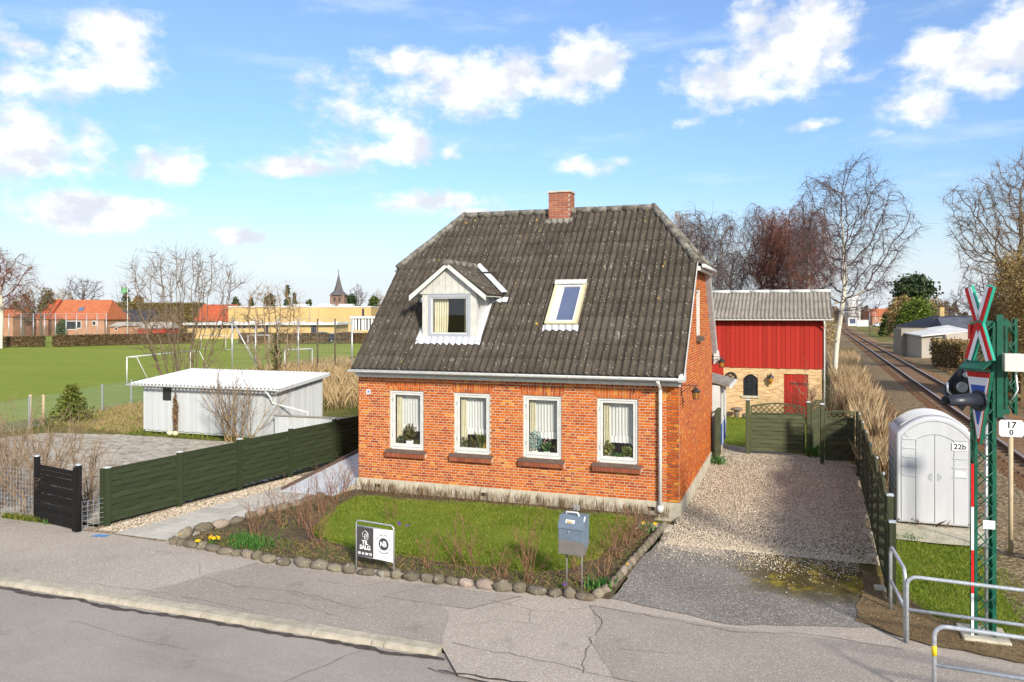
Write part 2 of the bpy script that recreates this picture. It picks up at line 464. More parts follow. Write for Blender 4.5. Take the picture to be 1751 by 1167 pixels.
MT['darkred_wood'] = wood_mat('dark_red_hut_wood', (.16, .030, .018), (.11, .022, .014), .2)
MT['blue'] = simple('blue_door_paint', (.012, .085, .40), (.012, .075, .35), .4, 4)
MT['iron'] = simple('black_iron', (.018, .017, .016), (.03, .028, .025), .5, 12, spec=.4)
MT['amber'] = simple('amber_lantern_glass', (.46, .20, .03), (.30, .12, .02), .25, 14, spec=.5)
MT['snowroof'] = simple('white_roof_sheet', (.64, .65, .66), (.56, .57, .59), .5, 2)
MT['mast'] = simple('green_mast_paint', (.007, .105, .060), (.005, .075, .042), .4, 5, spec=.4)
MT['mast_light'] = simple('light_green_paint', (.025, .33, .23), (.02, .28, .19), .4, 5)
MT['sign_red'] = simple('sign_red', (.58, .014, .014), (.50, .012, .012), .35, 3)
MT['sign_white'] = simple('sign_white', (.80, .79, .80), (.76, .74, .76), .4, 3)
MT['sign_blue'] = simple('sign_blue', (.065, .085, .36), (.04, .10, .42), .35, 2.5)
MT['black_plastic'] = simple('black_plastic', (.022, .026, .038), (.018, .02, .028), .4, 5, spec=.45)
MT['cabinet'] = simple('cabinet_grey_white', (.49, .50, .51), (.455, .46, .47), .55, 2.0, streak=(3, 3, .6))
MT['cab_line'] = simple('cabinet_joint', (.20, .20, .20), None, .7)
MT['boxcream'] = simple('cream_box', (.66, .66, .55), (.60, .60, .50), .5, 3)
MT['yellow'] = simple('yellow_tape', (.80, .60, .02), None, .5)
MT['orange'] = simple('orange_reflector', (.85, .32, .03), None, .4)
MT['dark_panel'] = simple('sign_dark_grey', (.065, .062, .062), (.06, .057, .057), .5, 3)
MT['paper'] = simple('sign_paper_white', (.85, .85, .85), (.83, .83, .83), .5, 3)
MT['mail'] = simple('mailbox_blue_grey', (.135, .175, .22), (.115, .15, .19), .5, 9, spec=.4)
MT['mail_grey'] = simple('mailbox_steel', (.22, .20, .18), (.18, .165, .15), .5, 8, metal=.3)
MT['post_tan'] = simple('tan_post', (.48, .38, .24), (.40, .32, .20), .6, 5)
MT['rail_top'] = simple('worn_rail_steel', (.55, .55, .58), (.38, .33, .30), .35, 8, metal=.5)
MT['rail_rust'] = simple('rusty_rail', (.145, .065, .03), (.10, .045, .022), .8, 8)
MT['sleeper'] = simple('rusty_sleeper', (.135, .085, .05), (.18, .12, .075), .9, 6, rand=.25)
MT['blue_paint'] = simple('blue_spray_paint', (.05, .26, .62), (.08, .22, .45), .7, 25)
MT['terracotta'] = simple('terracotta', (.50, .17, .07), None, .8)
MT['redpot'] = simple('red_pot', (.40, .03, .03), None, .4)
MT['whitepot'] = simple('white_pot', (.76, .75, .70), None, .35)
MT['creampot'] = simple('cream_pot', (.68, .60, .38), None, .5)
MT['curtain'] = simple('cream_curtain', (.72, .68, .50), (.62, .58, .42), .9, 3)
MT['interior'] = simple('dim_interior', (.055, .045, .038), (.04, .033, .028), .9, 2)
MT['sheerwhite'] = simple('white_lace', (.80, .80, .78), None, .9)
# net curtain: a thin weave, half open
m = NT('net_curtain')
tr = m.n('ShaderNodeBsdfTransparent'); mx = m.n('ShaderNodeMixShader')
fold = m.noise(1, 3, .5, m.map((26, 1, .2)))
m.l(m.step(fold, .35, .7, .66, .90), mx.inputs[0]); m.l(tr.outputs[0], mx.inputs[1]); m.l(m.p.outputs[0], mx.inputs[2]); m.l(mx.outputs[0], m.out.inputs[0])
MT['net'] = m.done((.80, .82, .80), .9, .1)
# window glass
def glass(name, tint=(.97, .97, .96), refl=1.0):
    m = NT(name)
    tr = m.n('ShaderNodeBsdfTransparent'); tr.inputs[0].default_value = (*tint, 1)
    gl = m.n('ShaderNodeBsdfGlossy'); gl.inputs['Roughness'].default_value = .015
    lw = m.n('ShaderNodeLayerWeight'); lw.inputs[0].default_value = .5
    fr = m.math('MULTIPLY_ADD', m.math('POWER', lw.outputs['Facing'], 5.0), .95, .045)
    mx = m.n('ShaderNodeMixShader')
    m.l(m.math('MULTIPLY', fr, 1.2 * refl, clamp=True), mx.inputs[0]); m.l(tr.outputs[0], mx.inputs[1]); m.l(gl.outputs[0], mx.inputs[2]); m.l(mx.outputs[0], m.out.inputs[0])
    return m.m
MT['glass'] = glass('window_glass')
MT['darkglass'] = simple('dark_glass', (.02, .025, .03), None, .06, spec=.8)
MT['skyglass'] = simple('skylight_glass', (.095, .12, .20), (.085, .11, .185), .06, 1, spec=.9)
# leaves and plants
def leaf_mat(name, stops, rough=.6, trans=.25):
    m = NT(name)
    c = m.ramp(m.rnd(), stops)
    c = m.mix(m.step(m.noise(1.2, 3), .35, .7, 0, .35), c, stops[0][1])
    m.done(c, rough, .25)
    if trans:
        t = m.n('ShaderNodeBsdfTranslucent'); m.l(c, t.inputs[0])
        mx = m.n('ShaderNodeMixShader'); mx.inputs[0].default_value = trans
        m.l(m.p.outputs[0], mx.inputs[1]); m.l(t.outputs[0], mx.inputs[2]); m.l(mx.outputs[0], m.out.inputs[0])
    return m.m
MT['grass'] = leaf_mat('lawn_blades', [(0, (.11, .18, .014)), (.4, (.175, .25, .022)), (.75, (.27, .31, .035)), (1, (.40, .36, .11))], .6, .3)
MT['dry'] = leaf_mat('dry_grass', [(0, (.30, .20, .095)), (.4, (.42, .30, .15)), (.8, (.52, .39, .21)), (1, (.24, .155, .075))], .8, .2)
MT['drybrown'] = leaf_mat('dry_brown_stems', [(0, (.15, .088, .045)), (.4, (.22, .135, .07)), (.8, (.30, .20, .11)), (1, (.11, .065, .035))], .85, .1)
MT['reed'] = leaf_mat('tall_dry_reed', [(0, (.25, .165, .085)), (.3, (.36, .25, .135)), (.6, (.46, .34, .195)), (.85, (.55, .43, .26)), (1, (.18, .115, .06))], .8, .2)
MT['evergreen'] = leaf_mat('evergreen_leaf', [(0, (.035, .07, .010)), (.4, (.09, .145, .014)), (.75, (.16, .21, .022)), (1, (.24, .27, .035))], .45, .15)
MT['thuja'] = leaf_mat('thuja_leaf', [(0, (.025, .05, .010)), (.5, (.055, .085, .015)), (1, (.12, .125, .025))], .6, .1)
MT['olive'] = leaf_mat('olive_hedge_leaf', [(0, (.10, .085, .018)), (.5, (.155, .125, .03)), (1, (.21, .165, .045))], .7, .1)
MT['pine'] = leaf_mat('pine_needle', [(0, (.020, .042, .018)), (.5, (.04, .07, .026)), (1, (.075, .105, .035))], .6, .1)
MT['firn'] = leaf_mat('fir_needle', [(0, (.05, .08, .012)), (.5, (.12, .15, .02)), (.9, (.21, .22, .035)), (1, (.32, .24, .07))], .6, .15)
MT['browncon'] = leaf_mat('brown_conifer_twig', [(0, (.15, .095, .032)), (.45, (.27, .185, .07)), (.8, (.38, .275, .12)), (1, (.46, .35, .17))], .8, .1)
MT['hedge'] = leaf_mat('brown_beech_hedge', [(0, (.065, .042, .020)), (.5, (.12, .078, .036)), (1, (.17, .12, .055))], .8, .1)
MT['bulb'] = leaf_mat('bulb_leaf', [(0, (.03, .10, .018)), (.5, (.06, .17, .03)), (1, (.12, .26, .05))], .5, .25)
MT['petal_y'] = leaf_mat('yellow_petal', [(0, (.80, .50, .01)), (1, (.90, .62, .02))], .6, .2)
MT['petal_p'] = leaf_mat('purple_petal', [(0, (.20, .05, .42)), (1, (.30, .10, .55))], .6, .2)
MT['petal_k'] = leaf_mat('pink_petal', [(0, (.75, .42, .40)), (1, (.82, .55, .52))], .6, .2)
MT['ivyd'] = leaf_mat('ivy_leaf', [(0, (.06, .055, .012)), (.6, (.10, .095, .02)), (1, (.16, .13, .03))], .6, .1)
MT['bluegreen'] = leaf_mat('bluegreen_leaf', [(0, (.18, .30, .30)), (1, (.30, .44, .43))], .6, .2)
def bark(name, c, c2, scale=14):
    return simple(name, c, c2, .9, scale, bump=.01, bscale=25)
m = NT('birch_bark')
ban = m.noise(1, 5, .7, m.map((3, 3, 9)))
q = m.mix(m.step(ban, .60, .66), (.62, .57, .46), (.05, .04, .03)); q = m.mix(m.step(m.noise(1.4, 3), .5, .75, 0, .5), q, (.36, .30, .19))
MT['birch'] = m.done(q, .8, .2)
MT['bark'] = bark('grey_brown_bark', (.15, .115, .08), (.085, .062, .042))
MT['bark_mossy'] = bark('mossy_bark', (.20, .155, .075), (.10, .07, .035), 6)
MT['twig'] = simple('brown_twig', (.20, .145, .10), (.14, .095, .065), .9, 3)
MT['twig_pale'] = simple('pale_brown_twig', (.30, .215, .13), (.20, .135, .08), .9, 3, rand=.3)
MT['twig_red'] = simple('red_brown_twig', (.185, .075, .052), (.14, .055, .038), .9, 2)
MT['twig_purple'] = simple('purple_grey_twig', (.135, .10, .095), (.095, .07, .068), .9, 2)
MT['rose'] = simple('rose_stem', (.26, .135, .075), (.16, .082, .046), .85, 9, rand=.4)
MT['twig_yellow'] = simple('yellow_brown_stem', (.36, .25, .10), (.22, .145, .075), .85, 4, rand=.3)
# stones
def stone_mat(name, stops):
    m = NT(name)
    q = m.ramp(m.rnd(), stops)
    q = m.mix(m.step(m.noise(26, 5, .7), .4, .7, 0, .6), q, m.mix(.6, q, (.06, .05, .035)))
    q = m.mix(m.step(m.noise(7, 5, .7), .58, .66, 0, .55), q, (.40, .385, .34))
    q = m.mix(m.step(m.noise(5.0, 4, .6), .68, .71), q, (.62, .33, .03))
    q = m.mix(m.step(m.noise(4.1, 5, .7), .58, .7, 0, .5), q, (.085, .075, .03))
    m.bump(m.noise(22, 5), .02)
    return m.done(q, .95, .15)
MT['stone'] = stone_mat('field_stone', [(0, (.19, .165, .12)), (.25, (.13, .11, .078)), (.5, (.25, .215, .15)), (.7, (.165, .14, .10)), (.85, (.36, .285, .23)), (1, (.145, .115, .085))])
# ground surfaces
def asphalt(name, c, c2, spk=.5, fleck=(.42, .39, .36), bigscale=.5):
    m = NT(name)
    q = m.mix(m.step(m.noise(bigscale, 5, .6), .3, .7), c, c2)
    fine = m.noise(70, 3, .8)
    q = m.mix(m.step(fine, .3, .75, 0, .55), q, tuple(x * .55 for x in c2))
    sel = m.n('ShaderNodeSeparateColor'); m.l(m.vor(60, outp='Color'), sel.inputs[0])
    q = m.mix(m.math('MULTIPLY', m.step(sel.outputs[0], .72, .95), spk), q, fleck)
    q = m.mix(m.step(m.noise(.22, 4, .6), .42, .66, 0, .30), q, tuple(x * .62 for x in c2))
    q = m.mix(m.math('MULTIPLY', m.step(m.noise(1.9, 6, .7), .56, .66), m.step(m.noise(.45, 2), .45, .6, 0, .45)), q, tuple(x * .5 for x in c2))
    q = m.mix(m.step(m.noise(1.0, 5, .7, m.map((.35, 3.0, 1))), .58, .72, 0, .25), q, tuple(min(1, x * 1.35) for x in c))
    m.bump(m.vor(75), .006)
    return m, q
m, q = asphalt('road_asphalt', (.31, .275, .238), (.375, .332, .286), .35, (.48, .44, .40))
q = m.mix(m.step(m.noise(1, 4, .6, m.map((.12, 1.1, 1))), .55, .72, 0, .35), q, (.20, .18, .16))
MT['road'] = m.done(q, .85, .3)
m, q = asphalt('pavement_asphalt', (.46, .392, .325), (.395, .337, .28), .6, (.66, .58, .50))
MT['pave'] = m.done(q, .9, .25)
m, q = asphalt('pavement_patch_asphalt', (.315, .27, .228), (.37, .316, .266), .5, (.58, .51, .44))
MT['patch'] = m.done(q, .9, .25)
m, q = asphalt('old_driveway_asphalt', (.165, .148, .128), (.235, .212, .185), .8, (.52, .48, .42), .7)
sx = m.n('ShaderNodeSeparateXYZ'); m.l(m.pos, sx.inputs[0])
mask = m.math('MULTIPLY', m.step(sx.outputs[0], .8, 2.5), m.step(sx.outputs[1], -5.3, -3.7))
mask = m.math('MULTIPLY', mask, 1.25)
mz = m.math('MULTIPLY', m.step(m.math('ADD', m.noise(2.0, 6, .65), m.math('MULTIPLY', mask, .22)), .55, .68), mask)
q = m.mix(m.math('MULTIPLY', m.step(m.noise(1.1, 4), .4, .7), m.math('MULTIPLY', mask, .75)), q, (.042, .036, .032))
mossc = m.mix(m.step(m.noise(2.2, 4, .7), .48, .70), (.075, .056, .014), (.30, .225, .012))
q = m.mix(m.math('MULTIPLY', mz, .85, clamp=True), q, mossc)
MT['apron'] = m.done(q, .9, .25)
MT['crack'] = simple('dark_crack', (.09, .077, .067), (.15, .13, .112), .95, 30)
MT['gutterdirt'] = simple('gutter_dirt', (.045, .038, .033), (.085, .072, .06), .95, 8)
def gravel(name, stops, scale, dirt=(.16, .125, .09), dirt_amt=.35):
    m = NT(name)
    sel = m.n('ShaderNodeSeparateColor'); m.l(m.vor(scale, outp='Color'), sel.inputs[0])
    d = m.vor(scale)
    q = m.ramp(sel.outputs[0], stops)
    q = m.mix(m.step(d, .35, .62, 0, .75), q, tuple(x * .3 for x in stops[0][1]))
    q = m.mix(m.step(m.noise(.8, 5, .6), .42, .72, 0, dirt_amt), q, dirt)
    m.bump(d, .03, -1)
    return m, q
m, q = gravel('pale_gravel', [(0, (.33, .265, .185)), (.3, (.505, .425, .31)), (.6, (.65, .565, .435)), (.85, (.39, .29, .195)), (1, (.78, .69, .56))], 30, (.17, .125, .10), .30)
sx = m.n('ShaderNodeSeparateXYZ'); m.l(m.pos, sx.inputs[0])
gm = m.math('MULTIPLY', m.math('MULTIPLY', m.step(sx.outputs[0], 2.7, 3.7), m.step(sx.outputs[1], 1.5, -1.5)), m.step(m.noise(3, 5, .7), .42, .6))
q = m.mix(m.math('MULTIPLY', gm, .8), q, (.12, .115, .035))
gm2 = m.math('MULTIPLY', m.step(m.noise(1.3, 4), .40, .68), m.math('MULTIPLY', m.step(sx.outputs[0], 1.2, 2.9), .5))
q = m.mix(gm2, q, (.17, .125, .10))
for cx_ in (1.15, 2.55):
    rut = m.math('SUBTRACT', 1.0, m.math('MULTIPLY', m.math('ABSOLUTE', m.math('SUBTRACT', m.math('ADD', sx.outputs[0], m.math('MULTIPLY', m.noise(.35, 2), .8)), cx_ + .4)), 3.6), clamp=True)
    q = m.mix(m.math('MULTIPLY', m.math('MULTIPLY', rut, m.step(m.noise(1.8, 5, .7), .35, .65)), .5), q, (.24, .185, .135))
gm3 = m.math('MULTIPLY', m.step(sx.outputs[1], -.6, -2.2), m.math('MULTIPLY', m.step(sx.outputs[0], 1.0, 2.6), m.step(m.noise(2.6, 5, .7), .36, .56)))
q = m.mix(m.math('MULTIPLY', gm3, .85), q, (.07, .058, .03))
MT['gravel'] = m.done(q, .95, .2)
m, q = gravel('strip_gravel', [(0, (.26, .19, .12)), (.3, (.44, .34, .22)), (.6, (.58, .47, .32)), (.85, (.30, .21, .125)), (1, (.66, .58, .44))], 22, (.2, .15, .08), .25)
MT['strip'] = m.done(q, .95, .2)
m, q = gravel('rusty_ballast', [(0, (.19, .095, .042)), (.4, (.31, .165, .075)), (.8, (.40, .225, .11)), (1, (.24, .125, .058))], 14, (.20, .105, .05), .4)
MT['ballast'] = m.done(q, .95, .1)
m, q = gravel('grey_ballast', [(0, (.19, .135, .075)), (.4, (.30, .225, .135)), (.8, (.40, .315, .20)), (1, (.23, .155, .085))], 12, (.25, .165, .085), .6)
MT['ballast_grey'] = m.done(q, .95, .1)
m = NT('bed_soil')
q = m.mix(m.step(m.noise(5, 6, .7), .35, .65), (.085, .062, .040), (.165, .120, .075))
q = m.mix(m.step(m.noise(1.6, 5, .7), .5, .68, 0, .7), q, (.115, .115, .028))
q = m.mix(m.step(m.noise(24, 4, .8), .62, .72, 0, .7), q, (.27, .19, .11))
m.bump(m.noise(14, 6, .7), .06)
MT['soil'] = m.done(q, .95, .15)
m = NT('turf')
q = m.mix(m.step(m.noise(.9, 5, .65), .35, .68), (.11, .165, .014), (.18, .225, .024))
q = m.mix(m.step(m.noise(2.4, 5, .7), .52, .70, 0, .75), q, (.25, .225, .06))
m.bump(m.noise(40, 5, .8), .03)
MT['turf'] = m.done(q, .95, .1)
m = NT('rough_grass')
q = m.mix(m.step(m.noise(.35, 6, .65), .35, .68), (.115, .13, .02), (.235, .195, .075))
q = m.mix(m.step(m.noise(1.3, 5, .7), .50, .70, 0, .8), q, (.33, .245, .115))
m.bump(m.noise(9, 6, .8), .12)
MT['rough'] = m.done(q, .95, .1)
m = NT('dry_verge')
q = m.mix(m.step(m.noise(.6, 6, .7), .35, .68), (.21, .145, .075), (.33, .24, .135))
q = m.mix(m.step(m.noise(1.1, 5, .7), .56, .72, 0, .7), q, (.12, .11, .035))
q = m.mix(m.step(m.noise(4, 5, .8), .52, .7, 0, .6), q, (.12, .075, .042))
m.bump(m.noise(6, 6, .8), .15)
MT['verge'] = m.done(q, .95, .1)
m = NT('pitch_grass')
q = m.mix(m.step(m.noise(1, 5, .65, m.map((.02, .10, 1), (0, 0, .35))), .35, .68), (.180, .228, .030), (.245, .272, .046))
q = m.mix(m.step(m.noise(.8, 6, .75), .45, .75, 0, .5), q, (.31, .295, .08))
m.bump(m.noise(12, 5, .8), .04)
MT['pitch'] = m.done(q, .95, .1)
MT['paver'] = None
m = NT('worn_paver')
q = m.ramp(m.rnd(), [(0, (.33, .30, .255)), (.4, (.42, .385, .33)), (.75, (.25, .22, .18)), (1, (.48, .44, .38))])
q = m.mix(m.step(m.noise(1.6, 5, .7), .50, .68, 0, .75), q, (.165, .150, .095))
q = m.mix(m.step(m.noise(18, 4, .8), .5, .75, 0, .5), q, (.13, .12, .10))
MT['paver'] = m.done(q, .95, .15)
m = NT('paver_joint')
q = m.mix(m.step(m.noise(1.5, 5, .7), .4, .65), (.055, .050, .038), (.085, .080, .030))
MT['joint'] = m.done(q, .95, .1)
def tile_mat(name, c, c2):
    m = NT(name)
    s = m.noise(1, 3, .5, m.map((1, 1, 7)))
    q = m.mix(m.step(s, .35, .65), c, c2)
    q = m.mix(m.step(m.noise(.5, 5, .7), .5, .75, 0, .5), q, tuple(x * .6 for x in c2))
    return m.done(q, .85, .2)
MT['tile_orange'] = tile_mat('orange_roof_tile', (.46, .15, .065), (.36, .11, .05))
MT['tile_red'] = tile_mat('red_roof_tile', (.44, .10, .045), (.36, .08, .035))
MT['slate'] = tile_mat('dark_slate_roof', (.030, .034, .046), (.046, .050, .064))
MT['slate_blue'] = tile_mat('blue_grey_roof', (.060, .068, .088), (.090, .10, .125))
MT['far_brick'] = simple('far_orange_brick', (.40, .22, .135), (.33, .17, .10), .9, .8)
MT['yellow_wall'] = simple('yellow_school_wall', (.54, .39, .175), (.48, .335, .14), .9, .25, streak=(1, 1, .3))
MT['flat_roof'] = simple('pale_flat_roof', (.62, .62, .60), (.50, .50, .48), .8, .5)
MT['far_grey'] = simple('far_grey_wall', (.40, .36, .31), (.33, .30, .25), .9, .6)
MT['far_white'] = simple('far_white_wall', (.70, .69, .66), (.62, .61, .58), .8, .6)
MT['church_brick'] = simple('church_red_stone', (.24, .15, .11), (.17, .105, .08), .9, .5)
MT['church_roof'] = simple('spire_grey', (.115, .105, .10), (.085, .08, .08), .7, .6)
MT['flag'] = simple('green_flag', (.10, .42, .17), (.16, .50, .25), .7, 2)
MT['car_paint_w'] = simple('white_car_paint', (.70, .71, .72), None, .25, spec=.6)
MT['car_paint_d'] = simple('dark_car_paint', (.03, .035, .05), None, .25, spec=.6)
MT['car_paint_r'] = simple('red_car_paint', (.24, .03, .03), None, .25, spec=.6)
MT['car_paint_b'] = simple('blue_grey_car_paint', (.16, .20, .26), None, .25, spec=.6)
MT['tyre'] = simple('tyre_rubber', (.02, .02, .02), None, .8)
MT['wire'] = simple('green_grey_wire', (.30, .42, .33), (.24, .36, .27), .5, 4)

# ------------------------------------------------------------------ ground, road, paths
def sheet(name, pts, z, mat, parent=None, kind='structure'):
    o = MB().poly([(x, y, z) for x, y in pts]).build(name, mat, parent)
    if parent is None: o['kind'] = kind
    return o
def wobble(pts, amp, step, seed=0, closed=True):
    out = []
    n = len(pts)
    for i in range(n if closed else n - 1):
        a = Vector((*pts[i], 0)); b = Vector((*pts[(i + 1) % n], 0))
        k = max(1, int((b - a).length / step))
        nr = Vector((-(b - a).y, (b - a).x, 0)).normalized()
        for j in range(k):
            p = a.lerp(b, j / k)
            if j: p += nr * amp * 2 * mnoise.noise(Vector((p.x * .9 + seed, p.y * .9, seed * 2.3)))+ nr * amp * mnoise.noise(Vector((p.x * 4 + seed, p.y * 4, 5)))
            out.append((p.x, p.y))
    return out
sheet('ground', [(-3000, -3000), (3000, -3000), (3000, 3000), (-3000, 3000)], -.16, MT['rough'])
sheet('sports_field', [(-25.5, -2), (-29.4, 11.5), (-34, 24), (-44, 58), (-58, 128), (-230, 128), (-230, -2)], -.11, MT['pitch'])
sheet('garden_ground', [(-30, -6), (4.4, -6), (5.2, 45), (-20, 45), (-30, 12)], -.09, MT['rough'])
sheet('railway_verge', [(4.1, -5.9), (80, -5.9), (120, 420), (9, 420), (5, 60)], -.07, MT['verge'])
sheet('verge_grass', wobble([(4.05, -5.35), (9.0, -5.55), (7.6, -1.6), (6.4, .6), (4.15, .9)], .12, .3, 3), -.035, MT['turf'])
sheet('bare_soil', wobble([(3.35, -5.25), (4.3, -5.85), (6.5, -6.15), (10, -6.4), (10, -5.35), (6.5, -5.15), (4.5, -4.7), (4.05, -3.0), (3.6, -2.6), (3.5, -4.2)], .10, .2, 77), .024, MT['verge'])
sheet('back_lawn', wobble([(-.9, 9.6), (.6, 9.9), (2.8, 10.5), (4.0, 12), (3.6, 18.9), (-6, 18.9), (-6, 11)], .06, .3, 4), -.03, MT['turf'])
sheet('road', [(-120, -60), (60, -60), (60, -8.26), (-120, -8.26)], -.045, MT['road'])
pv = sheet('pavement', [(-120, -8.14), (-2.2, -8.14), (-1.6, -8.9), (6, -9.3), (60, -9.3), (60, -6.6), (6.5, -6.1), (4.3, -5.75), (3.5, -5.15), (-.4, -5.5), (-9.4, -5.3), (-14, -5.0), (-120, -5.0)], 0, MT['pave'])
for nm, pts in (('asphalt_patch', [(-7.82, -8.05), (-7.0, -6.0), (-3.4, -6.02), (-2.6, -7.0), (-2.2, -8.1)]),
                ('asphalt_patch', [(-3.3, -5.95), (-1.75, -5.95), (-2.35, -6.75), (-3.9, -6.75)]),
                ('asphalt_patch', [(-.55, -5.95), (.3, -5.98), (1.6, -6.1), (3.9, -6.0), (5.8, -6.6), (5.6, -8.6), (.3, -8.3), (-.2, -7.4), (-.25, -6.9)])):
    sheet(nm, wobble(pts, .03, .25, len(pts)), .004 if len(pts) != 4 else .008, MT['patch'], pv)
def ribbon(pts, wd, z, seed=0, step=.12, amp=.05):
    p2 = wobble(pts, amp, step, seed, False) + [pts[-1]]
    m = MB(); vs = []
    rr = random.Random(seed)
    for i, p in enumerate(p2):
        a = Vector((*p2[max(i - 1, 0)], 0)); b = Vector((*p2[min(i + 1, len(p2) - 1)], 0))
        nr = Vector((-(b - a).y, (b - a).x, 0)).normalized() * wd * (.35 + .65 * rr.random()) * .5
        vs += [(p[0] + nr.x, p[1] + nr.y, z), (p[0] - nr.x, p[1] - nr.y, z)]
    m.add(vs, [(2 * i, 2 * i + 1, 2 * i + 3, 2 * i + 2) for i in range(len(p2) - 1)])
    return m
CR = [([(-7.85, -8.1), (-7.4, -7.0), (-6.95, -6.0)], .018), ([(-7.4, -7.0), (-6.4, -7.15), (-5.2, -7.1), (-3.9, -7.3)], .014), ([(-8.0, -6.4), (-7.5, -6.9)], .010),
      ([(-1.75, -5.95), (-2.35, -6.75)], .02), ([(-1.6, -6.0), (-1.9, -6.5), (-2.2, -6.8)], .016), ([(-2.2, -6.3), (-1.4, -6.5), (-.9, -6.4)], .014), ([(-1.4, -6.5), (-1.2, -7.0), (-1.9, -7.1)], .012),
      ([(-.6, -5.95), (-.25, -6.6), (-.3, -7.2), (-.1, -8.3)], .024), ([(-.6, -5.97), (.3, -6.05), (1.7, -6.25), (2.6, -6.0), (3.9, -6.1)], .024), ([(-2.1, -8.0), (-1.2, -8.05), (-.2, -8.2), (1.5, -8.4)], .022),
      ([(-5.4, -6.4), (-4.6, -6.5), (-4.1, -6.1)], .012), ([(-6.0, -7.6), (-4.9, -7.5), (-4.2, -7.7)], .012), ([(-9.0, -7.95), (-7.6, -7.9), (-5.5, -7.98)], .014), ([(-.9, -6.2), (-.55, -6.0)], .016),
      ([(.2, -7.4), (1.2, -7.35)], .01), ([(-3.3, -5.95), (-3.9, -6.75)], .014), ([(-3.9, -6.75), (-2.35, -6.75)], .012)]
for i, (pts, wd) in enumerate(CR):
    ribbon(pts, wd * .6, .013, i + 3).build('crack', MT['crack'], pv)
rd = bpy.data.objects['road']
for i, (pts, wd) in enumerate([([(-13, -10.4), (-11.6, -9.2), (-11.2, -9.0)], .02), ([(-3.2, -8.6), (-4.6, -12)], .02), ([(-2.1, -8.75), (-.2, -8.9), (1.2, -8.95)], .05), ([(-8, -9.2), (-5.5, -9.4)], .01)]):
    ribbon(pts, wd * .8, -.032, i + 40).build('crack', MT['crack'], rd)
ribbon([(-14, -8.47), (-10, -8.47), (-7.4, -8.50), (-5, -8.47), (-2.0, -8.45)], .14, -.036, 50, .1, .05).build('gutter_dirt', MT['gutterdirt'], rd)
ribbon([(-1.9, -8.85), (.2, -8.8), (1.4, -8.98), (2.4, -8.95)], .05, .006, 51, .1, .06).build('gutter_dirt', MT['gutterdirt'], pv)
kr = thing('kerb', 'row of pale granite kerb stones between the road and the pavement', 'kerb', (-8, -8.26, -.1))
x = -2.16
lens = [.82, .2] + [1.0] * 12 + [1.0] * 30
for i, ln in enumerate(lens):
    m = MB(); g = .008
    m.poly([(x - ln + g, -8.39, -.15), (x - ln + g, -8.14, -.15), (x - ln + g, -8.14, .022), (x - ln + g, -8.33, .022), (x - ln + g, -8.375, .005), (x - ln + g, -8.39, -.04)], (ln - 2 * g, 0, 0))
    m.build('kerb_stone', MT['kerb'], kr)
    x -= ln
# driveway
sheet('driveway_apron', wobble([(-.38, -5.55), (1.5, -6.0), (3.6, -5.35), (3.95, -4.6), (4.0, -1.0), (2.0, -1.35), (-.05, -1.4), (-.3, -3.5)], .07, .25, 11), .012, MT['apron'])
sheet('repair_patch', wobble([(.02, -1.72), (1.15, -2.0), (1.15, -2.72), (-.15, -2.45)], .03, .2, 15), .020, MT['patch'])
def heightfield(name, poly, res, amp, freq, z, mat, fall=.4, seed=0):
    from mathutils.geometry import intersect_point_line
    xs = [p[0] for p in poly]; ys = [p[1] for p in poly]
    nx = int((max(xs) - min(xs)) / res) + 1; ny = int((max(ys) - min(ys)) / res) + 1
    def inside(x, y):
        c = False; n = len(poly)
        for i in range(n):
            x1, y1 = poly[i]; x2, y2 = poly[i - 1]
            if (y1 > y) != (y2 > y) and x < (x2 - x1) * (y - y1) / (y2 - y1) + x1: c = not c
        return c
    def edge(x, y):
        best = 9
        for i in range(len(poly)):
            a = Vector((*poly[i - 1], 0)); b = Vector((*poly[i], 0)); p = Vector((x, y, 0))
            t = max(0, min(1, (p - a).dot(b - a) / max((b - a).length_squared, 1e-9)))
            best = min(best, (p - a.lerp(b, t)).length)
        return best
    idx = {}; V = []; F = []
    for j in range(ny + 1):
        for i in range(nx + 1):
            x = min(xs) + i * res; y = min(ys) + j * res
            ins = inside(x, y); e = edge(x, y)
            if not ins and e > res: continue
            k = min(1, e / fall) if ins else 0
            h = .022 + (z - .022) * k + amp * k * (mnoise.fractal(Vector((x * freq + seed, y * freq, seed)), 1, 2, 4)) - (0 if ins else .02)
            idx[i, j] = len(V); V.append((x, y, h))
    for j in range(ny):
        for i in range(nx):
            q = [(i, j), (i + 1, j), (i + 1, j + 1), (i, j + 1)]
            if all(t in idx for t in q): F.append([idx[t] for t in q])
    return npobj(name, V, F, mat, smooth=True)
gp = wobble([(-.06, -1.85), (1.3, -1.9), (2.6, -1.75), (3.9, -1.35), (4.1, 3), (4.25, 8.2), (3.2, 9.2), (2.0, 9.8), (.9, 10.3), (-.2, 11.2), (-.3, 7), (-.02, 7.0), (-.02, 0)], .11, .13, 21)
o = heightfield('gravel_driveway', gp, .09, .014, .9, .034, MT['gravel'], .8, 4); o['kind'] = 'structure'
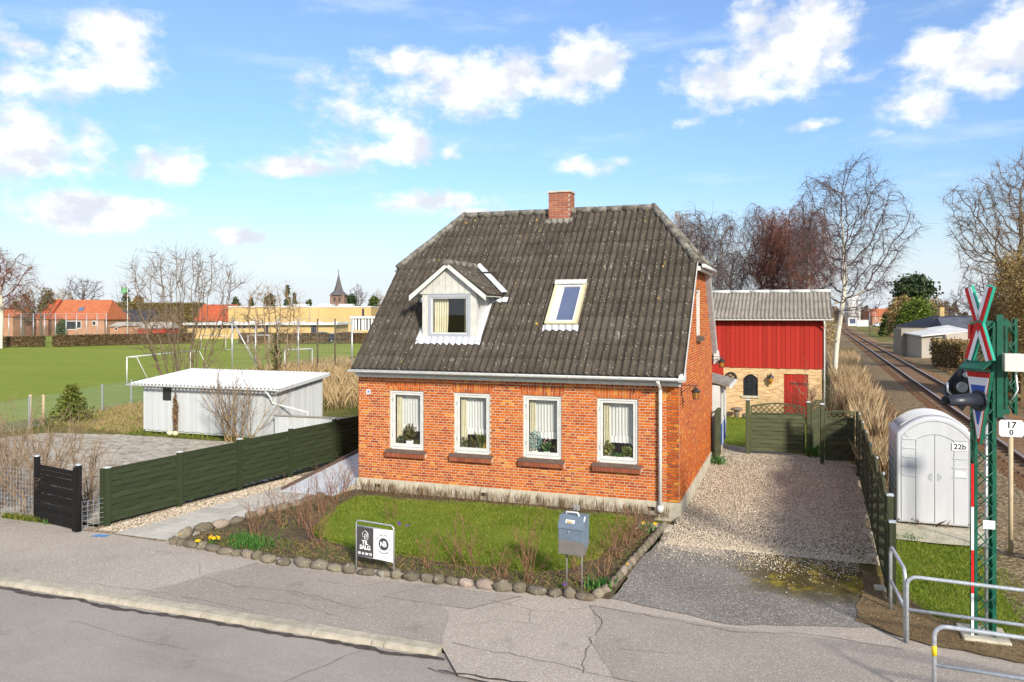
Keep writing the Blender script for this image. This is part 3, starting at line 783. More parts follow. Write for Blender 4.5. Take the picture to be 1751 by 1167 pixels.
# loose stones on the near gravel edge
def pebbles(name, n, region, size, mats, parent=None, seed=1):
    rr = np.random.default_rng(seed)
    tet = np.array([(1, 0, -.3), (-.5, .87, -.3), (-.5, -.87, -.3), (.1, .1, .55), (.6, .5, .2), (-.6, -.3, .3)])
    fc = np.array([(0, 1, 4), (1, 3, 4), (0, 4, 3), (1, 2, 5), (2, 3, 5), (1, 5, 3), (0, 3, 2)])
    P = np.array([region(rr) for _ in range(n)])
    a = rr.random(n) * 6.28; s = size[0] + (size[1] - size[0]) * rr.random(n) ** 2
    c, q = np.cos(a), np.sin(a)
    T = np.repeat(tet[None], n, 0) * s[:, None, None]
    X = T[:, :, 0] * c[:, None] - T[:, :, 1] * q[:, None] + P[:, None, 0]
    Y = T[:, :, 0] * q[:, None] + T[:, :, 1] * c[:, None] + P[:, None, 1]
    Z = T[:, :, 2] + P[:, None, 2]
    v = np.stack([X, Y, Z], 2).reshape(-1, 3)
    f = (fc[None] + (np.arange(n) * 6)[:, None, None]).reshape(-1, 3)
    return npobj(name, v, f, mats, parent)
MT['pebble'] = NT('pebble'); _m = MT['pebble']
MT['pebble'] = _m.done(_m.ramp(_m.rnd(), [(0, (.32, .25, .17)), (.3, (.495, .415, .30)), (.6, (.65, .565, .435)), (.85, (.39, .285, .19)), (1, (.80, .71, .58))]), .9, .2)
def reg_drive(r):
    y = -2.25 + 11.2 * r.random() ** 1.6; x = r.random() * 4.05
    return (x + .02 * max(y, 0) * .5, y, .030 + .016 * min(1, max(0, (y + 2) / .8)) + .012 * r.random())
o = pebbles('gravel_stones', 34000, reg_drive, (.009, .024), MT['pebble'], bpy.data.objects['gravel_driveway'], 3); o['kind'] = 'stuff'
def reg_apron(r):
    return (r.random() * 3.7 - .1, -1.75 - abs(r.normal()) * .75, .024)
o = pebbles('scattered_stones', 4200, reg_apron, (.007, .020), MT['pebble'], bpy.data.objects['gravel_driveway'], 5); o['kind'] = 'stuff'
# path, gravel strip, ramp
sheet('gravel_strip', wobble([(-11.95, -5.45), (-9.7, -5.5), (-9.0, -1.2), (-8.6, 3.0), (-10.75, 3.2)], .04, .3, 8), .010, MT['strip'])
ska = R(-6.0)
def strip_pt(r):
    t = r.random(); y = -5.3 + 6.2 * t
    x0 = -11.72 + .118 * (y + 5); wd = .95 - .3 * t
    return (x0 + .05 + wd * r.random(), y, .018)
o = pebbles('strip_stones', 5200, strip_pt, (.012, .03), MT['pebble'], bpy.data.objects['gravel_strip'], 6); o['kind'] = 'stuff'
pt = tag(newobj('garden_path', None, None, (-10.2, -3, 0)), kind='structure')
sheet('path_bed', [(-11.05, -5.43), (-9.5, -5.43), (-8.95, -.4), (-10.5, -.4)], .014, MT['joint'], pt)
for r_ in range(11):
    for k in range(3):
        y0 = -5.42 + r_ * .5
        if y0 > -.6: continue
        sk = .118 * (y0 + 5.4)
        x0 = -11.05 + sk + k * .52 + (.0 if r_ % 2 else 0)
        m = MB().box(x0 + .008, x0 + .509, y0 + .008, y0 + .489, -.02, .028 + random.uniform(-.005, .005))
        m.build('slab', MT['slab'], pt)
rp = thing('access_ramp', 'light grey sheet metal ramp with a brown edge rising beside the house', 'ramp', (-9.4, 1, 0))
R0 = [(-10.15, -1.0), (-8.55, -.95)]; R1 = [(-10.0, 3.3), (-8.5, 3.3)]
MB().poly([(R0[0][0], R0[0][1], .035), (R0[1][0], R0[1][1], .035), (R1[1][0], R1[1][1], .52), (R1[0][0], R1[0][1], .52)], (0, 0, .02)).build('ramp_plate', MT['zinc'], rp)
MB().poly([(R0[1][0], R0[1][1], 0), (R1[1][0], R1[1][1], 0), (R1[1][0], R1[1][1], .5), (R0[1][0], R0[1][1], .03)], (-.05, 0, 0)).build('ramp_side', MT['concrete'], rp)
MB().beam((R0[0][0], -.9, .08), (R1[0][0], 3.3, .58), .09, .07).build('ramp_edge', MT['brown_sill'], rp)
# cobbled yard on the left
yd = tag(newobj('paved_yard', None, None, (-19, 0, 0)), kind='structure')
YP = [(-60, -4.95), (-12.0, -4.95), (-11.1, 2.6), (-12.2, 4.6), (-16.5, 5.3), (-21.5, 5.35), (-25.2, 4.6), (-26.4, 1.5), (-60, 1.5)]
sheet('yard_joint', YP, -.014, MT['joint'], yd)
def inpoly(x, y, poly):
    c = False
    for i in range(len(poly)):
        x1, y1 = poly[i]; x2, y2 = poly[i - 1]
        if (y1 > y) != (y2 > y) and x < (x2 - x1) * (y - y1) / (y2 - y1) + x1: c = not c
    return c
cells = []
pw, ph = .215, .135
for j in range(80):
    for i in range(86):
        x = -30 + i * pw + (pw / 2 if j % 2 else 0); y = -4.9 + j * ph
        if inpoly(x, y, YP) and inpoly(x + pw, y + ph, YP):
            cells.append((x + pw / 2, y + ph / 2))
cells.sort(key=lambda c: (c[0] - CAM[0]) ** 2 + (c[1] - CAM[1]) ** 2)
rr = random.Random(5)
pmesh = []
for k in range(4):
    m = MB(); d = .006
    w2, h2 = pw / 2 - .011 - .004 * (k % 2), ph / 2 - .012
    m.add([(-w2, -h2, -.03), (w2, -h2, -.03), (w2, h2, -.03), (-w2, h2, -.03), (-w2 + d, -h2 + d, 0), (w2 - d, -h2 + d, 0), (w2 - d, h2 - d, 0), (-w2 + d, h2 - d, 0)],
          [(4, 5, 6, 7), (0, 1, 5, 4), (1, 2, 6, 5), (2, 3, 7, 6), (3, 0, 4, 7)])
    pmesh.append(m)
pm2 = [m.mesh('paver', MT['paver'], (0, 0, 0)) for m in pmesh]
big = MB()
for q, (x, y) in enumerate(cells):
    z = .004 + .006 * mnoise.noise(Vector((x * .6, y * .6, 0))) + rr.uniform(-.004, .004)
    if q < 300:
        newobj('paver', pm2[q % 4], yd, (x, y, z))
    else:
        big.add([(a + x, b + y, c_ + z) for a, b, c_ in pmesh[q % 4].v], pmesh[q % 4].f)
big.build('pavers', MT['paver'], yd)['kind'] = 'stuff'
# garden bed and lawn
sheet('garden_bed', [(-9.45, -5.55), (-.35, -5.6), (-.2, -1.3), (-.5, -.5), (-.5, .03), (-8.45, .03), (-8.9, -1.2)], .02, MT['soil'])
LP = wobble([(-7.9, -1.0), (-5.5, -.62), (-2.5, -.62), (-.85, -.65), (-.75, -1.6), (-1.0, -3.4), (-1.5, -4.5), (-2.6, -4.85), (-4.2, -4.75), (-5.8, -4.7), (-7.1, -4.1), (-7.55, -2.8)], .10, .3, 33)
o = heightfield('lawn', LP, .12, .03, .8, .09, MT['turf'], .3, 9); o['kind'] = 'structure'

# ------------------------------------------------------------------ grass and blade helpers
def blades(n, sampler, hgt, wid, lean=.35, seed=0, bend=.4):
    rr = np.random.default_rng(seed)
    P = sampler(rr, n); n = len(P)
    h = hgt[0] + (hgt[1] - hgt[0]) * rr.random(n)
    a = rr.random(n) * 2 * np.pi
    la = rr.random(n) * 2 * np.pi; lm = lean * rr.random(n) * h
    dx, dy = np.cos(a) * wid / 2, np.sin(a) * wid / 2
    wr = .6 + .8 * rr.random(n); dx *= wr; dy *= wr
    mx, my = np.cos(la) * lm, np.sin(la) * lm
    z0 = P[:, 2]
    v = np.stack([np.stack([P[:, 0] - dx, P[:, 1] - dy, z0], 1), np.stack([P[:, 0] + dx, P[:, 1] + dy, z0], 1),
                  np.stack([P[:, 0] + mx * bend + dx * .7, P[:, 1] + my * bend + dy * .7, z0 + h * .6], 1), np.stack([P[:, 0] + mx, P[:, 1] + my, z0 + h], 1)], 1).reshape(-1, 3)
    b = (np.arange(n) * 4)[:, None]
    f = np.concatenate([b + np.array([[0, 1, 2]]), b + np.array([[0, 2, 3]])], 0)
    return v, f
def poly_sampler(poly, z, dens=None):
    xs = [p[0] for p in poly]; ys = [p[1] for p in poly]
    px = np.array(xs); py = np.array(ys)
    def f(rr, n):
        out = []; tot = 0
        while tot < n:
            X = rr.uniform(min(xs), max(xs), n); Y = rr.uniform(min(ys), max(ys), n)
            c = np.zeros(n, bool)
            for i in range(len(poly)):
                x1, y1 = poly[i]; x2, y2 = poly[i - 1]
                if y1 == y2: continue
                k = ((y1 > Y) != (y2 > Y)) & (X < (x2 - x1) * (Y - y1) / (y2 - y1) + x1)
                c ^= k
            X, Y = X[c], Y[c]
            if dens:
                kk = rr.random(len(X)) < dens(X, Y); X, Y = X[kk], Y[kk]
            out.append(np.stack([X, Y, np.full(len(X), z)], 1)); tot += len(X)
        return np.concatenate(out)[:n]
    return f
def stuff(name, vf, mat, label, cat):
    o = npobj(name, vf[0], vf[1], mat)
    return tag(o, label, cat, kind='stuff')
def lawn_d(X, Y): return np.clip(.75 + .5 * np.sin(X * 2.9 + 1.3 * np.sin(Y * 2.1)) * np.sin(Y * 3.3 + X), .25, 1)
stuff('lawn_grass', blades(90000, poly_sampler(LP, .065, lawn_d), (.02, .08), .007, .8, 1), MT['grass'], 'short green grass of the front lawn', 'grass')

# ------------------------------------------------------------------ the brick house
HW, HD = 8.41, 7.58
Z0, CP, NC = .337, .06668, 40
ZT = Z0 + CP * NC
SL = 1.055
AN = math.atan(SL)
EY = -.38
RY = HD / 2
def roofz(y): return 3.28 + SL * (y + .35)
ZR = roofz(RY)
house = thing('brick_house', 'red brick house with four front windows, dark corrugated half-hipped roof and a dormer', 'house', (-4.2, 3.8, 0))
WX = [-7.469, -5.633, -3.785, -1.931]
WW = .972; WZ0, WZ1 = 1.155, 2.68
fw = MB()
xs = [-HW + .006]
for x in WX: xs += [x, x + WW]
xs.append(-.006)
for i in range(0, len(xs), 2): fw.box(xs[i], xs[i + 1], .006, .30, Z0 - .02, ZT)
for x in WX:
    fw.box(x, x + WW, .006, .30, Z0 - .02, WZ0); fw.box(x, x + WW, .006, .30, WZ1, ZT)
fwall = fw.build('front_wall', MT['mortar'], house)
rb = random.Random(11)
bricks = []
def course(c, length, halfstart):
    z = Z0 + c * CP
    out = []
    if c % 2 == 0:      # stretchers
        p = -(.12 if (c // 2) % 2 else 0.0)
        while p < length:
            out.append((max(p, 0), min(p + .24, length), z)); p += .24
    else:               # headers
        p = -.06 if halfstart else 0
        while p < length:
            out.append((max(p, 0), min(p + .12, length), z)); p += .12
    return out
def cut(a, b, lo, hi):
    if b <= lo or a >= hi: return [(a, b)]
    r_ = []
    if a < lo: r_.append((a, lo))
    if b > hi: r_.append((hi, b))
    return r_
for c in range(NC):
    for a, b, z in course(c, HW, True):
        seg = [(-HW + a, -HW + b)]
        zc = z + CP / 2
        for x in WX:
            if WZ0 < zc < WZ1:
                seg = [t for s_ in seg for t in cut(*s_, x, x + WW)]
            elif WZ1 <= zc < WZ1 + .255:
                seg = [t for s_ in seg for t in cut(*s_, x - .055, x + WW + .055)]
        for s_ in seg:
            if s_[1] - s_[0] > .035: bricks.append((s_[0] + .006, s_[1] - .006, z + .006, z + CP - .0065))
def bdist(b): return (b[0] - CAM[0]) ** 2 + CAM[1] ** 2 + (b[2] - CAM[2]) ** 2 - 60 * (b[1] - b[0])
bricks.sort(key=bdist)
BM = {}
def brick_mesh(w_, h_, d_=.04, mat='brick'):
    key = (round(w_, 3), round(h_, 3), d_, mat)
    if key not in BM:
        m = MB(); a, b = w_ / 2, h_ / 2; e = .003
        m.add([(-a, 0 + e, -b), (a, e, -b), (a, e, b), (-a, e, b), (-a, d_, -b), (a, d_, -b), (a, d_, b), (-a, d_, b), (-a + e, 0, -b + e), (a - e, 0, -b + e), (a - e, 0, b - e), (-a + e, 0, b - e)],
              [(8, 9, 10, 11), (0, 1, 9, 8), (1, 2, 10, 9), (2, 3, 11, 10), (3, 0, 8, 11), (0, 4, 5, 1), (1, 5, 6, 2), (2, 6, 7, 3), (3, 7, 4, 0)])
        BM[key] = (m, m.mesh('brick', MT[mat], (0, 0, 0)))
    return BM[key]
rest = MB()
for q, (a, b, z0, z1) in enumerate(bricks):
    m, me = brick_mesh(b - a, z1 - z0)
    p = ((a + b) / 2, rb.uniform(-.0015, .0025), (z0 + z1) / 2)
    if q < 280: newobj('brick', me, fwall, p)
    else: rest.add([(x + p[0], y + p[1], z + p[2]) for x, y, z in m.v], m.f)
rest.build('brickwork', MT['brick'], fwall)['kind'] = 'stuff'
# lintels: soldier bricks, every second one in two pieces
for x in WX:
    li = MB().box(x - .05, x + WW + .05, .007, .05, WZ1 + .004, WZ1 + .25).build('lintel', MT['mortar'], house)
    n = 16; wd = (WW + .11) / n
    for k in range(n):
        x0 = x - .055 + k * wd + .005; x1 = x0 + wd - .010
        lean = ((k + .5) / n - .5) * .06
        parts = [(.002, .248)] if k % 2 == 0 else [(.002, .088), (.098, .248)]
        for a, b in parts:
            m = MB(); y0 = rb.uniform(-.002, .002)
            q0 = lean * (a / .25); q1 = lean * (b / .25)
            m.poly([(x0 + q0, y0, WZ1 + a), (x1 + q0, y0, WZ1 + a), (x1 + q1, y0, WZ1 + b), (x0 + q1, y0, WZ1 + b)], (0, .04, 0))
            m.build('lintel_brick', MT['brick'], li)
# plinth and closed shell
m = MB().box(-HW - .035, .035, -.035, HD + .03, -.15, Z0 - .006)
pl = m.build('plinth', MT['concrete'], house)
for vx in (-7.9, -4.9, -.72):
    MB().box(vx, vx + .16, -.0375, -.02, .12, .21).build('air_vent', MT['iron'], pl)
# gable walls
def gable(x0, x1, bricks_on):
    yc = [0.05, HD]
    top = 5.84
    yf = (top + .12 - 3.28) / SL - .35
    pts = [(x0, .05, Z0 - .02), (x0, HD, Z0 - .02), (x0, HD, roofz(0) - .12), (x0, HD - yf, top), (x0, yf, top), (x0, .05, roofz(0.05) - .12)]
    return MB().poly(pts, (x1 - x0, 0, 0))
sw = MB()
SY0, SY1, SZ0, SZ1 = 3.32, 4.12, 4.09, 5.34
# right gable in four blocks round its window
top = 5.84
yf = (top + .12 - 3.28) / SL - .35
for x0, x1 in ((-.30, -.006),):
    sw.poly([(x0, .006, Z0 - .02), (x0, SY0, Z0 - .02), (x0, SY0, top), (x0, yf, top), (x0, .006, roofz(0) - .14)], (x1 - x0, 0, 0))
    sw.poly([(x0, SY1, Z0 - .02), (x0, HD, Z0 - .02), (x0, HD, roofz(0) - .14), (x0, HD - yf, top), (x0, SY1, top)], (x1 - x0, 0, 0))
    sw.box(x0, x1, SY0, SY1, Z0 - .02, SZ0); sw.box(x0, x1, SY0, SY1, SZ1, top)
swall = sw.build('gable_wall', MT['mortar'], house)
sb = MB()
for c in range(83):
    zc = Z0 + (c + .5) * CP
    if zc > top - .02: break
    lo = max(.0425, (zc + .12 - 3.28) / SL - .35); hi = HD - max(0, (zc + .12 - 3.28) / SL - .35)
    for a, b, z in course(c, HD, True):
        a, b = max(a, lo), min(b, hi)
        for s_ in (cut(a, b, SY0, SY1) if SZ0 < zc < SZ1 else [(a, b)]):
            if s_[1] - s_[0] < .03: continue
            j = rb.uniform(-.002, .002)
            y0, y1, za, zb = s_[0] + .005, s_[1] - .005, z + .006, z + CP - .0065
            sb.add([(j, y0, za), (j, y1, za), (j, y1, zb), (j, y0, zb), (-.04, y0, za), (-.04, y1, za), (-.04, y1, zb), (-.04, y0, zb)],
                   [(0, 1, 2, 3), (0, 4, 5, 1), (1, 5, 6, 2), (2, 6, 7, 3), (3, 7, 4, 0)])
sb.build('brickwork', MT['brick'], swall)['kind'] = 'stuff'
gable(-HW + .006, -HW + .30, False).build('gable_wall', MT['brick'], house)
MB().box(-HW + .01, -.01, HD - .3, HD - .004, Z0, ZT).build('back_wall', MT['brick'], house)
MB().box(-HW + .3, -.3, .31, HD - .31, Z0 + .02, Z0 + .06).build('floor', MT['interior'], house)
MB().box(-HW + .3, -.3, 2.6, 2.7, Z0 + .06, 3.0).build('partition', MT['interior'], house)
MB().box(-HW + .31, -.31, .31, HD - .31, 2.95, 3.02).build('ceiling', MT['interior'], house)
g = MB().box(-.10, -.06, SY0, SY1, SZ0, SZ1)
sg = MB()
for a in ((SY0, SY0 + .07), (SY1 - .07, SY1)): sg.box(-.12, -.03, a[0], a[1], SZ0, SZ1)
for a in ((SZ0, SZ0 + .07), (SZ1 - .07, SZ1)): sg.box(-.12, -.03, SY0 + .07, SY1 - .07, a[0], a[1])
gw = sg.build('gable_window', MT['white'], house)
MB().box(-.10, -.09, SY0 + .07, SY1 - .07, SZ0 + .07, SZ1 - .07).build('pane', MT['darkglass'], gw)
MB().poly([(-.05, SY0 - .08, SZ0), (.12, SY0 - .08, SZ0 - .07), (.12, SY0 - .08, SZ0 - .16), (-.05, SY0 - .08, SZ0 - .16)], (0, SY1 - SY0 + .16, 0)).build('sill', MT['brown_sill'], gw)

# front windows, sills
for wi, x in enumerate(WX):
    m = MB(); f = .055; y0, y1 = .035, .12
    X0, X1 = x + .004, x + WW - .004
    m.box(X0, X0 + f, y0, y1, WZ0, WZ1 - .004); m.box(X1 - f, X1, y0, y1, WZ0, WZ1 - .004)
    m.box(X0 + f, X1 - f, y0, y1, WZ1 - .004 - f, WZ1 - .004); m.box(X0 + f, X1 - f, y0 - .02, y1, WZ0, WZ0 + f)
    wn = m.build('window', MT['white'], house)
    m = MB(); a0, a1, b0, b1 = X0 + f + .004, X1 - f - .004, WZ0 + f + .004, WZ1 - f - .008; g_ = .058
    y0, y1 = .05, .105
    m.box(a0, a0 + g_, y0, y1, b0, b1); m.box(a1 - g_, a1, y0, y1, b0, b1); m.box(a0 + g_, a1 - g_, y0, y1, b0, b0 + g_ + .02); m.box(a0 + g_, a1 - g_, y0, y1, b1 - g_, b1)
    bevel(m.build('casement', MT['white'], wn), .008, 2)
    MB().box(a0 + g_, a1 - g_, .075, .083, b0 + g_, b1 - g_).build('pane', MT['glass'], wn)
    for zz in (b0 + .25, b1 - .25): MB().box(X0 + f - .012, X0 + f + .016, .028, .036, zz, zz + .09).build('hinge', MT['galv'], wn)
    MB().box(x + .02, x + WW - .02, .13, .46, WZ0 + .0, WZ0 + .035).build('inner_ledge', MT['white'], wn)
    # sill: slanting brown tile on a row of dark rowlock bricks
    si = MB().poly([(x - .10, .034, 1.165), (x - .10, -.125, 1.085), (x - .10, -.125, 1.068), (x - .10, .034, 1.148)], (WW + .2, 0, 0)).build('window_sill', MT['brown_sill'], house)
    n = 16; wd = (WW + .18) / n
    MB().box(x - .085, x + WW + .085, -.10, .03, .968, 1.066).build('sill_mortar', MT['mortar'], si)
    for k in range(n):
        xa = x - .09 + k * wd + .006
        MB().poly([(xa, -.115, .962), (xa + wd - .012, -.115, .962), (xa + wd - .012, -.118, 1.064), (xa, -.118, 1.064)], (0, .10, 0)).build('sill_brick', MT['brick_dark'], si)
# house number plate
np_ = MB().box(-8.165, -8.04, -.012, -.002, 2.56, 2.67).build('number_plate', MT['sign_white'], house)
text('number', '38', .085, MT['sign_blue'], np_, (-8.10, -.0145, 2.615), (1, 0, 0), (0, 0, 1), .003)
# eaves: frieze, dentils, white board, gutter
co = MB().box(-HW - .05, .05, -.10, .02, 3.075, 3.20).build('frieze', MT['grey_trim'], house)
d = MB()
MB().box(-HW - .02, .03, -.055, .02, ZT + .002, 3.073).build('white_band', MT['pvc'], house)
for k in range(34):
    xx = -HW + .02 + k * .2505
    MB().box(xx, xx + .12, -.125, -.1005, 3.085, 3.135).build('dentil', MT['grey_trim'], co)
MB().box(-HW - .03, .12, -.36, .02, 3.203, 3.222).build('soffit', MT['grey_trim'], house)
def gutter(x0, x1, y, z, r, mat, axis='x', y2=None):
    m = MB(); n = 8; vs = []
    for X in (x0, x1):
        for k in range(n + 1):
            t = math.pi * k / n
            vs.append((X, y - r * math.cos(t), z - r * math.sin(t)))
        for k in range(n + 1):
            t = math.pi * (n - k) / n
            vs.append((X, y - (r - .006) * math.cos(t), z - (r - .006) * math.sin(t)))
    k2 = 2 * (n + 1)
    fs = [(i, (i + 1) % k2, k2 + (i + 1) % k2, k2 + i) for i in range(k2)]
    fs += [tuple(range(n + 1)), tuple(range(k2, k2 + n + 1))[::-1]]
    m.add(vs, fs)
    m.path([(x0, y - r, z), (x1, y - r, z)], .009, 6)
    return m
gt = gutter(-8.44, .16, -.445, 3.215, .062, MT['pvc']).build('gutter', MT['pvc'], house)
for k in range(14):
    xx = -8.2 + k * .63
    MB().box(xx, xx + .03, -.512, -.506, 3.165, 3.222).build('bracket', MT['galv'], gt)
dp = MB().path([(-.425, -.445, 3.16), (-.425, -.40, 3.10), (-.425, -.12, 2.98), (-.425, -.085, 2.9), (-.425, -.085, .16)], .042, 12).build('downspout', MT['pvc'], house)
MB().lathe([(.05, .10), (.075, .14), (.08, .21), (.06, .26)], (-.425, -.085, 0), 12).build('downspout_shoe', MT['pvc'], dp)
for zz in (2.6, 1.5): MB().lathe([(.047, 0), (.047, .03)], (-.425, -.085, zz), 12).build('pipe_clip', MT['galv'], dp)

# ---- roof
cA, sA = math.cos(AN), math.sin(AN)
SLEN = (RY - EY) / cA
XL, XR = -HW - .02, .15              # verges
RX0, RX1 = -6.97, -1.23              # ridge ends
ZH = 6.0
sH = (ZH - roofz(EY)) / sA           # slope distance where the half-hips begin
def scut(x):
    if x > RX1: return SLEN + (sH - SLEN) * min(1, (x - RX1) / (XR - RX1))
    if x < RX0: return SLEN + (sH - SLEN) * min(1, (RX0 - x) / (RX0 - XL))
    return SLEN
def s_of_y(y): return (y - EY) / cA
def fpt(x, s, n): return (x, EY + s * cA - n * sA, roofz(EY) + s * sA + n * cA)
PITCH, AMP = .177, .032
DX0, DX1, DY = -6.70, -5.165, .35
rf = MB()
def flat(x0, x1, s0f, s1f):
    rf.poly([fpt(x0, s0f(x0), -.05), fpt(x1, s0f(x1), -.05), fpt(x1, s1f(x1), -.05), fpt(x0, s1f(x0), -.05)])
z_ = lambda x: .0
sb0 = lambda x: s_of_y(.36); sb1 = lambda x: s_of_y(1.6)
flat(XL + .02, DX0 + .05, z_, lambda x: min(scut(x), SLEN)); flat(DX1 - .05, RX1, z_, scut); flat(RX1, XR - .02, z_, scut)
flat(DX0 + .05, DX1 - .05, z_, sb0); flat(DX0 + .05, DX1 - .05, sb1, scut)
def bpt(x, s, n):                    # back slope
    p = fpt(x, s, n); return (p[0], HD - p[1], p[2])
rf.poly([bpt(XL, 0, -.05), bpt(XR, 0, -.05), bpt(XR, sH, -.05), bpt(RX1, SLEN, -.05), bpt(RX0, SLEN, -.05), bpt(XL, sH, -.05)][::-1])
roof = rf.build('roof', MT['grey_wood'], house)
rsh = random.Random(3)
def corr_sheet(pt, xa, xb, s0, s1, limit, hole=None, lift=.013, step=.177 / 8):
    # one corrugated sheet between xa..xb, from s0 up to s1, trimmed by limit(x) and by an opening
    n = max(2, int(round((xb - xa) / step)))
    jn = rsh.uniform(-.003, .004)
    runs = {0: []}
    cols = []
    for i in range(n + 1):
        x = xa + (xb - xa) * i / n
        a, b = s0, min(s1, limit(x))
        if hole and hole[0] < x < hole[1]:
            if a < hole[2] < b: b = hole[2]
            elif hole[2] <= a and b <= hole[3]: b = a
            elif hole[2] <= a < hole[3] < b: a = hole[3]
        wv = AMP * math.cos(2 * math.pi * x / PITCH)
        if b - a < .02: cols.append(None); continue
        t1 = (b - s0) / (s1 - s0); t0 = (a - s0) / (s1 - s0)
        cols.append((pt(x, a, wv + lift * (1 - t0) + jn), pt(x, b, wv + lift * (1 - t1) + jn), pt(x, a, wv + lift * (1 - t0) + jn - .011)))
    m = MB()
    idx = []
    for q in cols:
        if q is None: idx.append(None); continue
        k = len(m.v); m.v += list(q); idx.append(k)
    for a, b in zip(idx, idx[1:]):
        if a is None or b is None: continue
        m.f += [(a, b, b + 1, a + 1), (a + 2, b + 2, b, a)]; m.sm += [True, False]
    return m if m.f else None
rows = 13; rl = SLEN / rows
shw = PITCH * 6
for j in range(rows):
    x = XL - (shw * .5 if j % 2 else 0)
    while x < XR - .01:
        xa, xb = max(x, XL), min(x + shw, XR)
        if xb - xa > .05:
            m = corr_sheet(fpt, xa, xb, j * rl, (j + 1) * rl + .09, lambda q: scut(q) if scut(q) < SLEN - 1e-6 else SLEN + .0, (DX0 + .02, DX1 - .02, s_of_y(.352), s_of_y(1.62)))
            if m: m.build('roof_sheet', MT['roof'], roof)
        x += shw
for j in range(4):                   # back slope, only its verge shows
    m = corr_sheet(bpt, XL, XR, j * SLEN / 4, (j + 1) * SLEN / 4 + .05, scut)
    if m: m.build('back_roof_sheet', MT['roof'], roof)
# half hips
for (ex, rx, sg) in ((XR, RX1, 1), (XL, RX0, -1)):
    yh0 = EY + sH * cA
    m = MB(); e = .10 * sg
    tri = [(ex + e, yh0 - .05, ZH - .09), (ex + e, HD - yh0 + .05, ZH - .09), (rx, RY, ZR)]
    n = 12
    for k in range(n):
        y0 = yh0 + (HD - 2 * yh0) * k / n; y1 = yh0 + (HD - 2 * yh0) * (k + 1) / n
        def up(y):
            t = 1 - abs(y - RY) / (RY - yh0); return (ex + e + (rx - ex - e) * max(t, 0), y, ZH - .09 + (ZR - ZH + .09) * max(t, 0))
        ym = (y0 + y1) / 2
        m.add([(ex + e, y0, ZH - .09), (ex + e, ym, ZH - .05), (ex + e, y1, ZH - .09), up(y1), tuple(Vector(up(ym)) + Vector((0, 0, .03))), up(y0)], [(0, 1, 4, 5), (1, 2, 3, 4)])
    m.build('half_hip', MT['roof'], roof)
    MB().box(min(ex, ex + e * .8), max(ex, ex + e * .8), yh0 + .05, HD - yh0 - .05, ZH - .22, ZH - .11).build('hip_fascia', MT['white'], roof)
    m = MB(); m.path([(ex + e * 1.55, yh0 + (.0 if sg > 0 else .15), ZH - .10), (ex + e * 1.55, HD - yh0 + .08, ZH - .10)], .05, 8)
    m.build('hip_gutter', MT['pvc'], roof)
# ridge and hip caps
def caps(p, q, n, r=.105, ov=.05):
    p = Vector(p); q = Vector(q)
    for k in range(n):
        a = p.lerp(q, k / n); b = p.lerp(q, (k + 1) / n) + (q - p).normalized() * ov
        j = rsh.uniform(-.008, .008)
        m = MB(); m.path([a + Vector((0, 0, j)), b + Vector((0, 0, j + .006))], [r, r * .93], 10)
        m.build('ridge_cap', MT['ridge'], roof)
caps((RX0, RY, ZR + .0), (RX1, RY, ZR + .0), 13)
caps((XR, EY + sH * cA, ZH + .01), (RX1, RY, ZR + .02), 5, .10)
caps((XL, EY + sH * cA, ZH + .01), (RX0, RY, ZR + .02), 5, .10)
caps((XR, HD - EY - sH * cA, ZH + .01), (RX1, RY, ZR + .02), 5, .10)
# verge boards on the right gable
for yy in (0, 1):
    a = fpt(XR - .005, -.02, -.05); b = fpt(XR - .005, sH, -.05)
    if yy: a = (a[0], HD - a[1], a[2]); b = (b[0], HD - b[1], b[2])
    MB().beam(a, b, .03, .09, (0, -sA if not yy else sA, cA)).build('verge_board', MT['white'], roof)
    a = fpt(XR - .10, 0, -.13); b = fpt(XR - .10, sH, -.13)
    if yy: a = (a[0], HD - a[1], a[2]); b = (b[0], HD - b[1], b[2])
    MB().beam(a, b, .17, .05, (0, -sA if not yy else sA, cA)).build('verge_soffit', MT['grey_trim'], roof)
MB().poly([(.04, -.47, 3.14), (.04, -.02, 3.14), (.04, -.02, 3.42), (.04, -.34, 3.30), (.04, -.47, 3.24)], (.115, 0, 0)).build('eave_end_box', MT['white'], roof)
MB().poly([(.04, HD + .02, 3.06), (.04, HD + .47, 3.06), (.04, HD + .47, 3.24), (.04, HD + .02, 3.5)], (.16, 0, 0)).build('eave_end_box', MT['white'], roof)

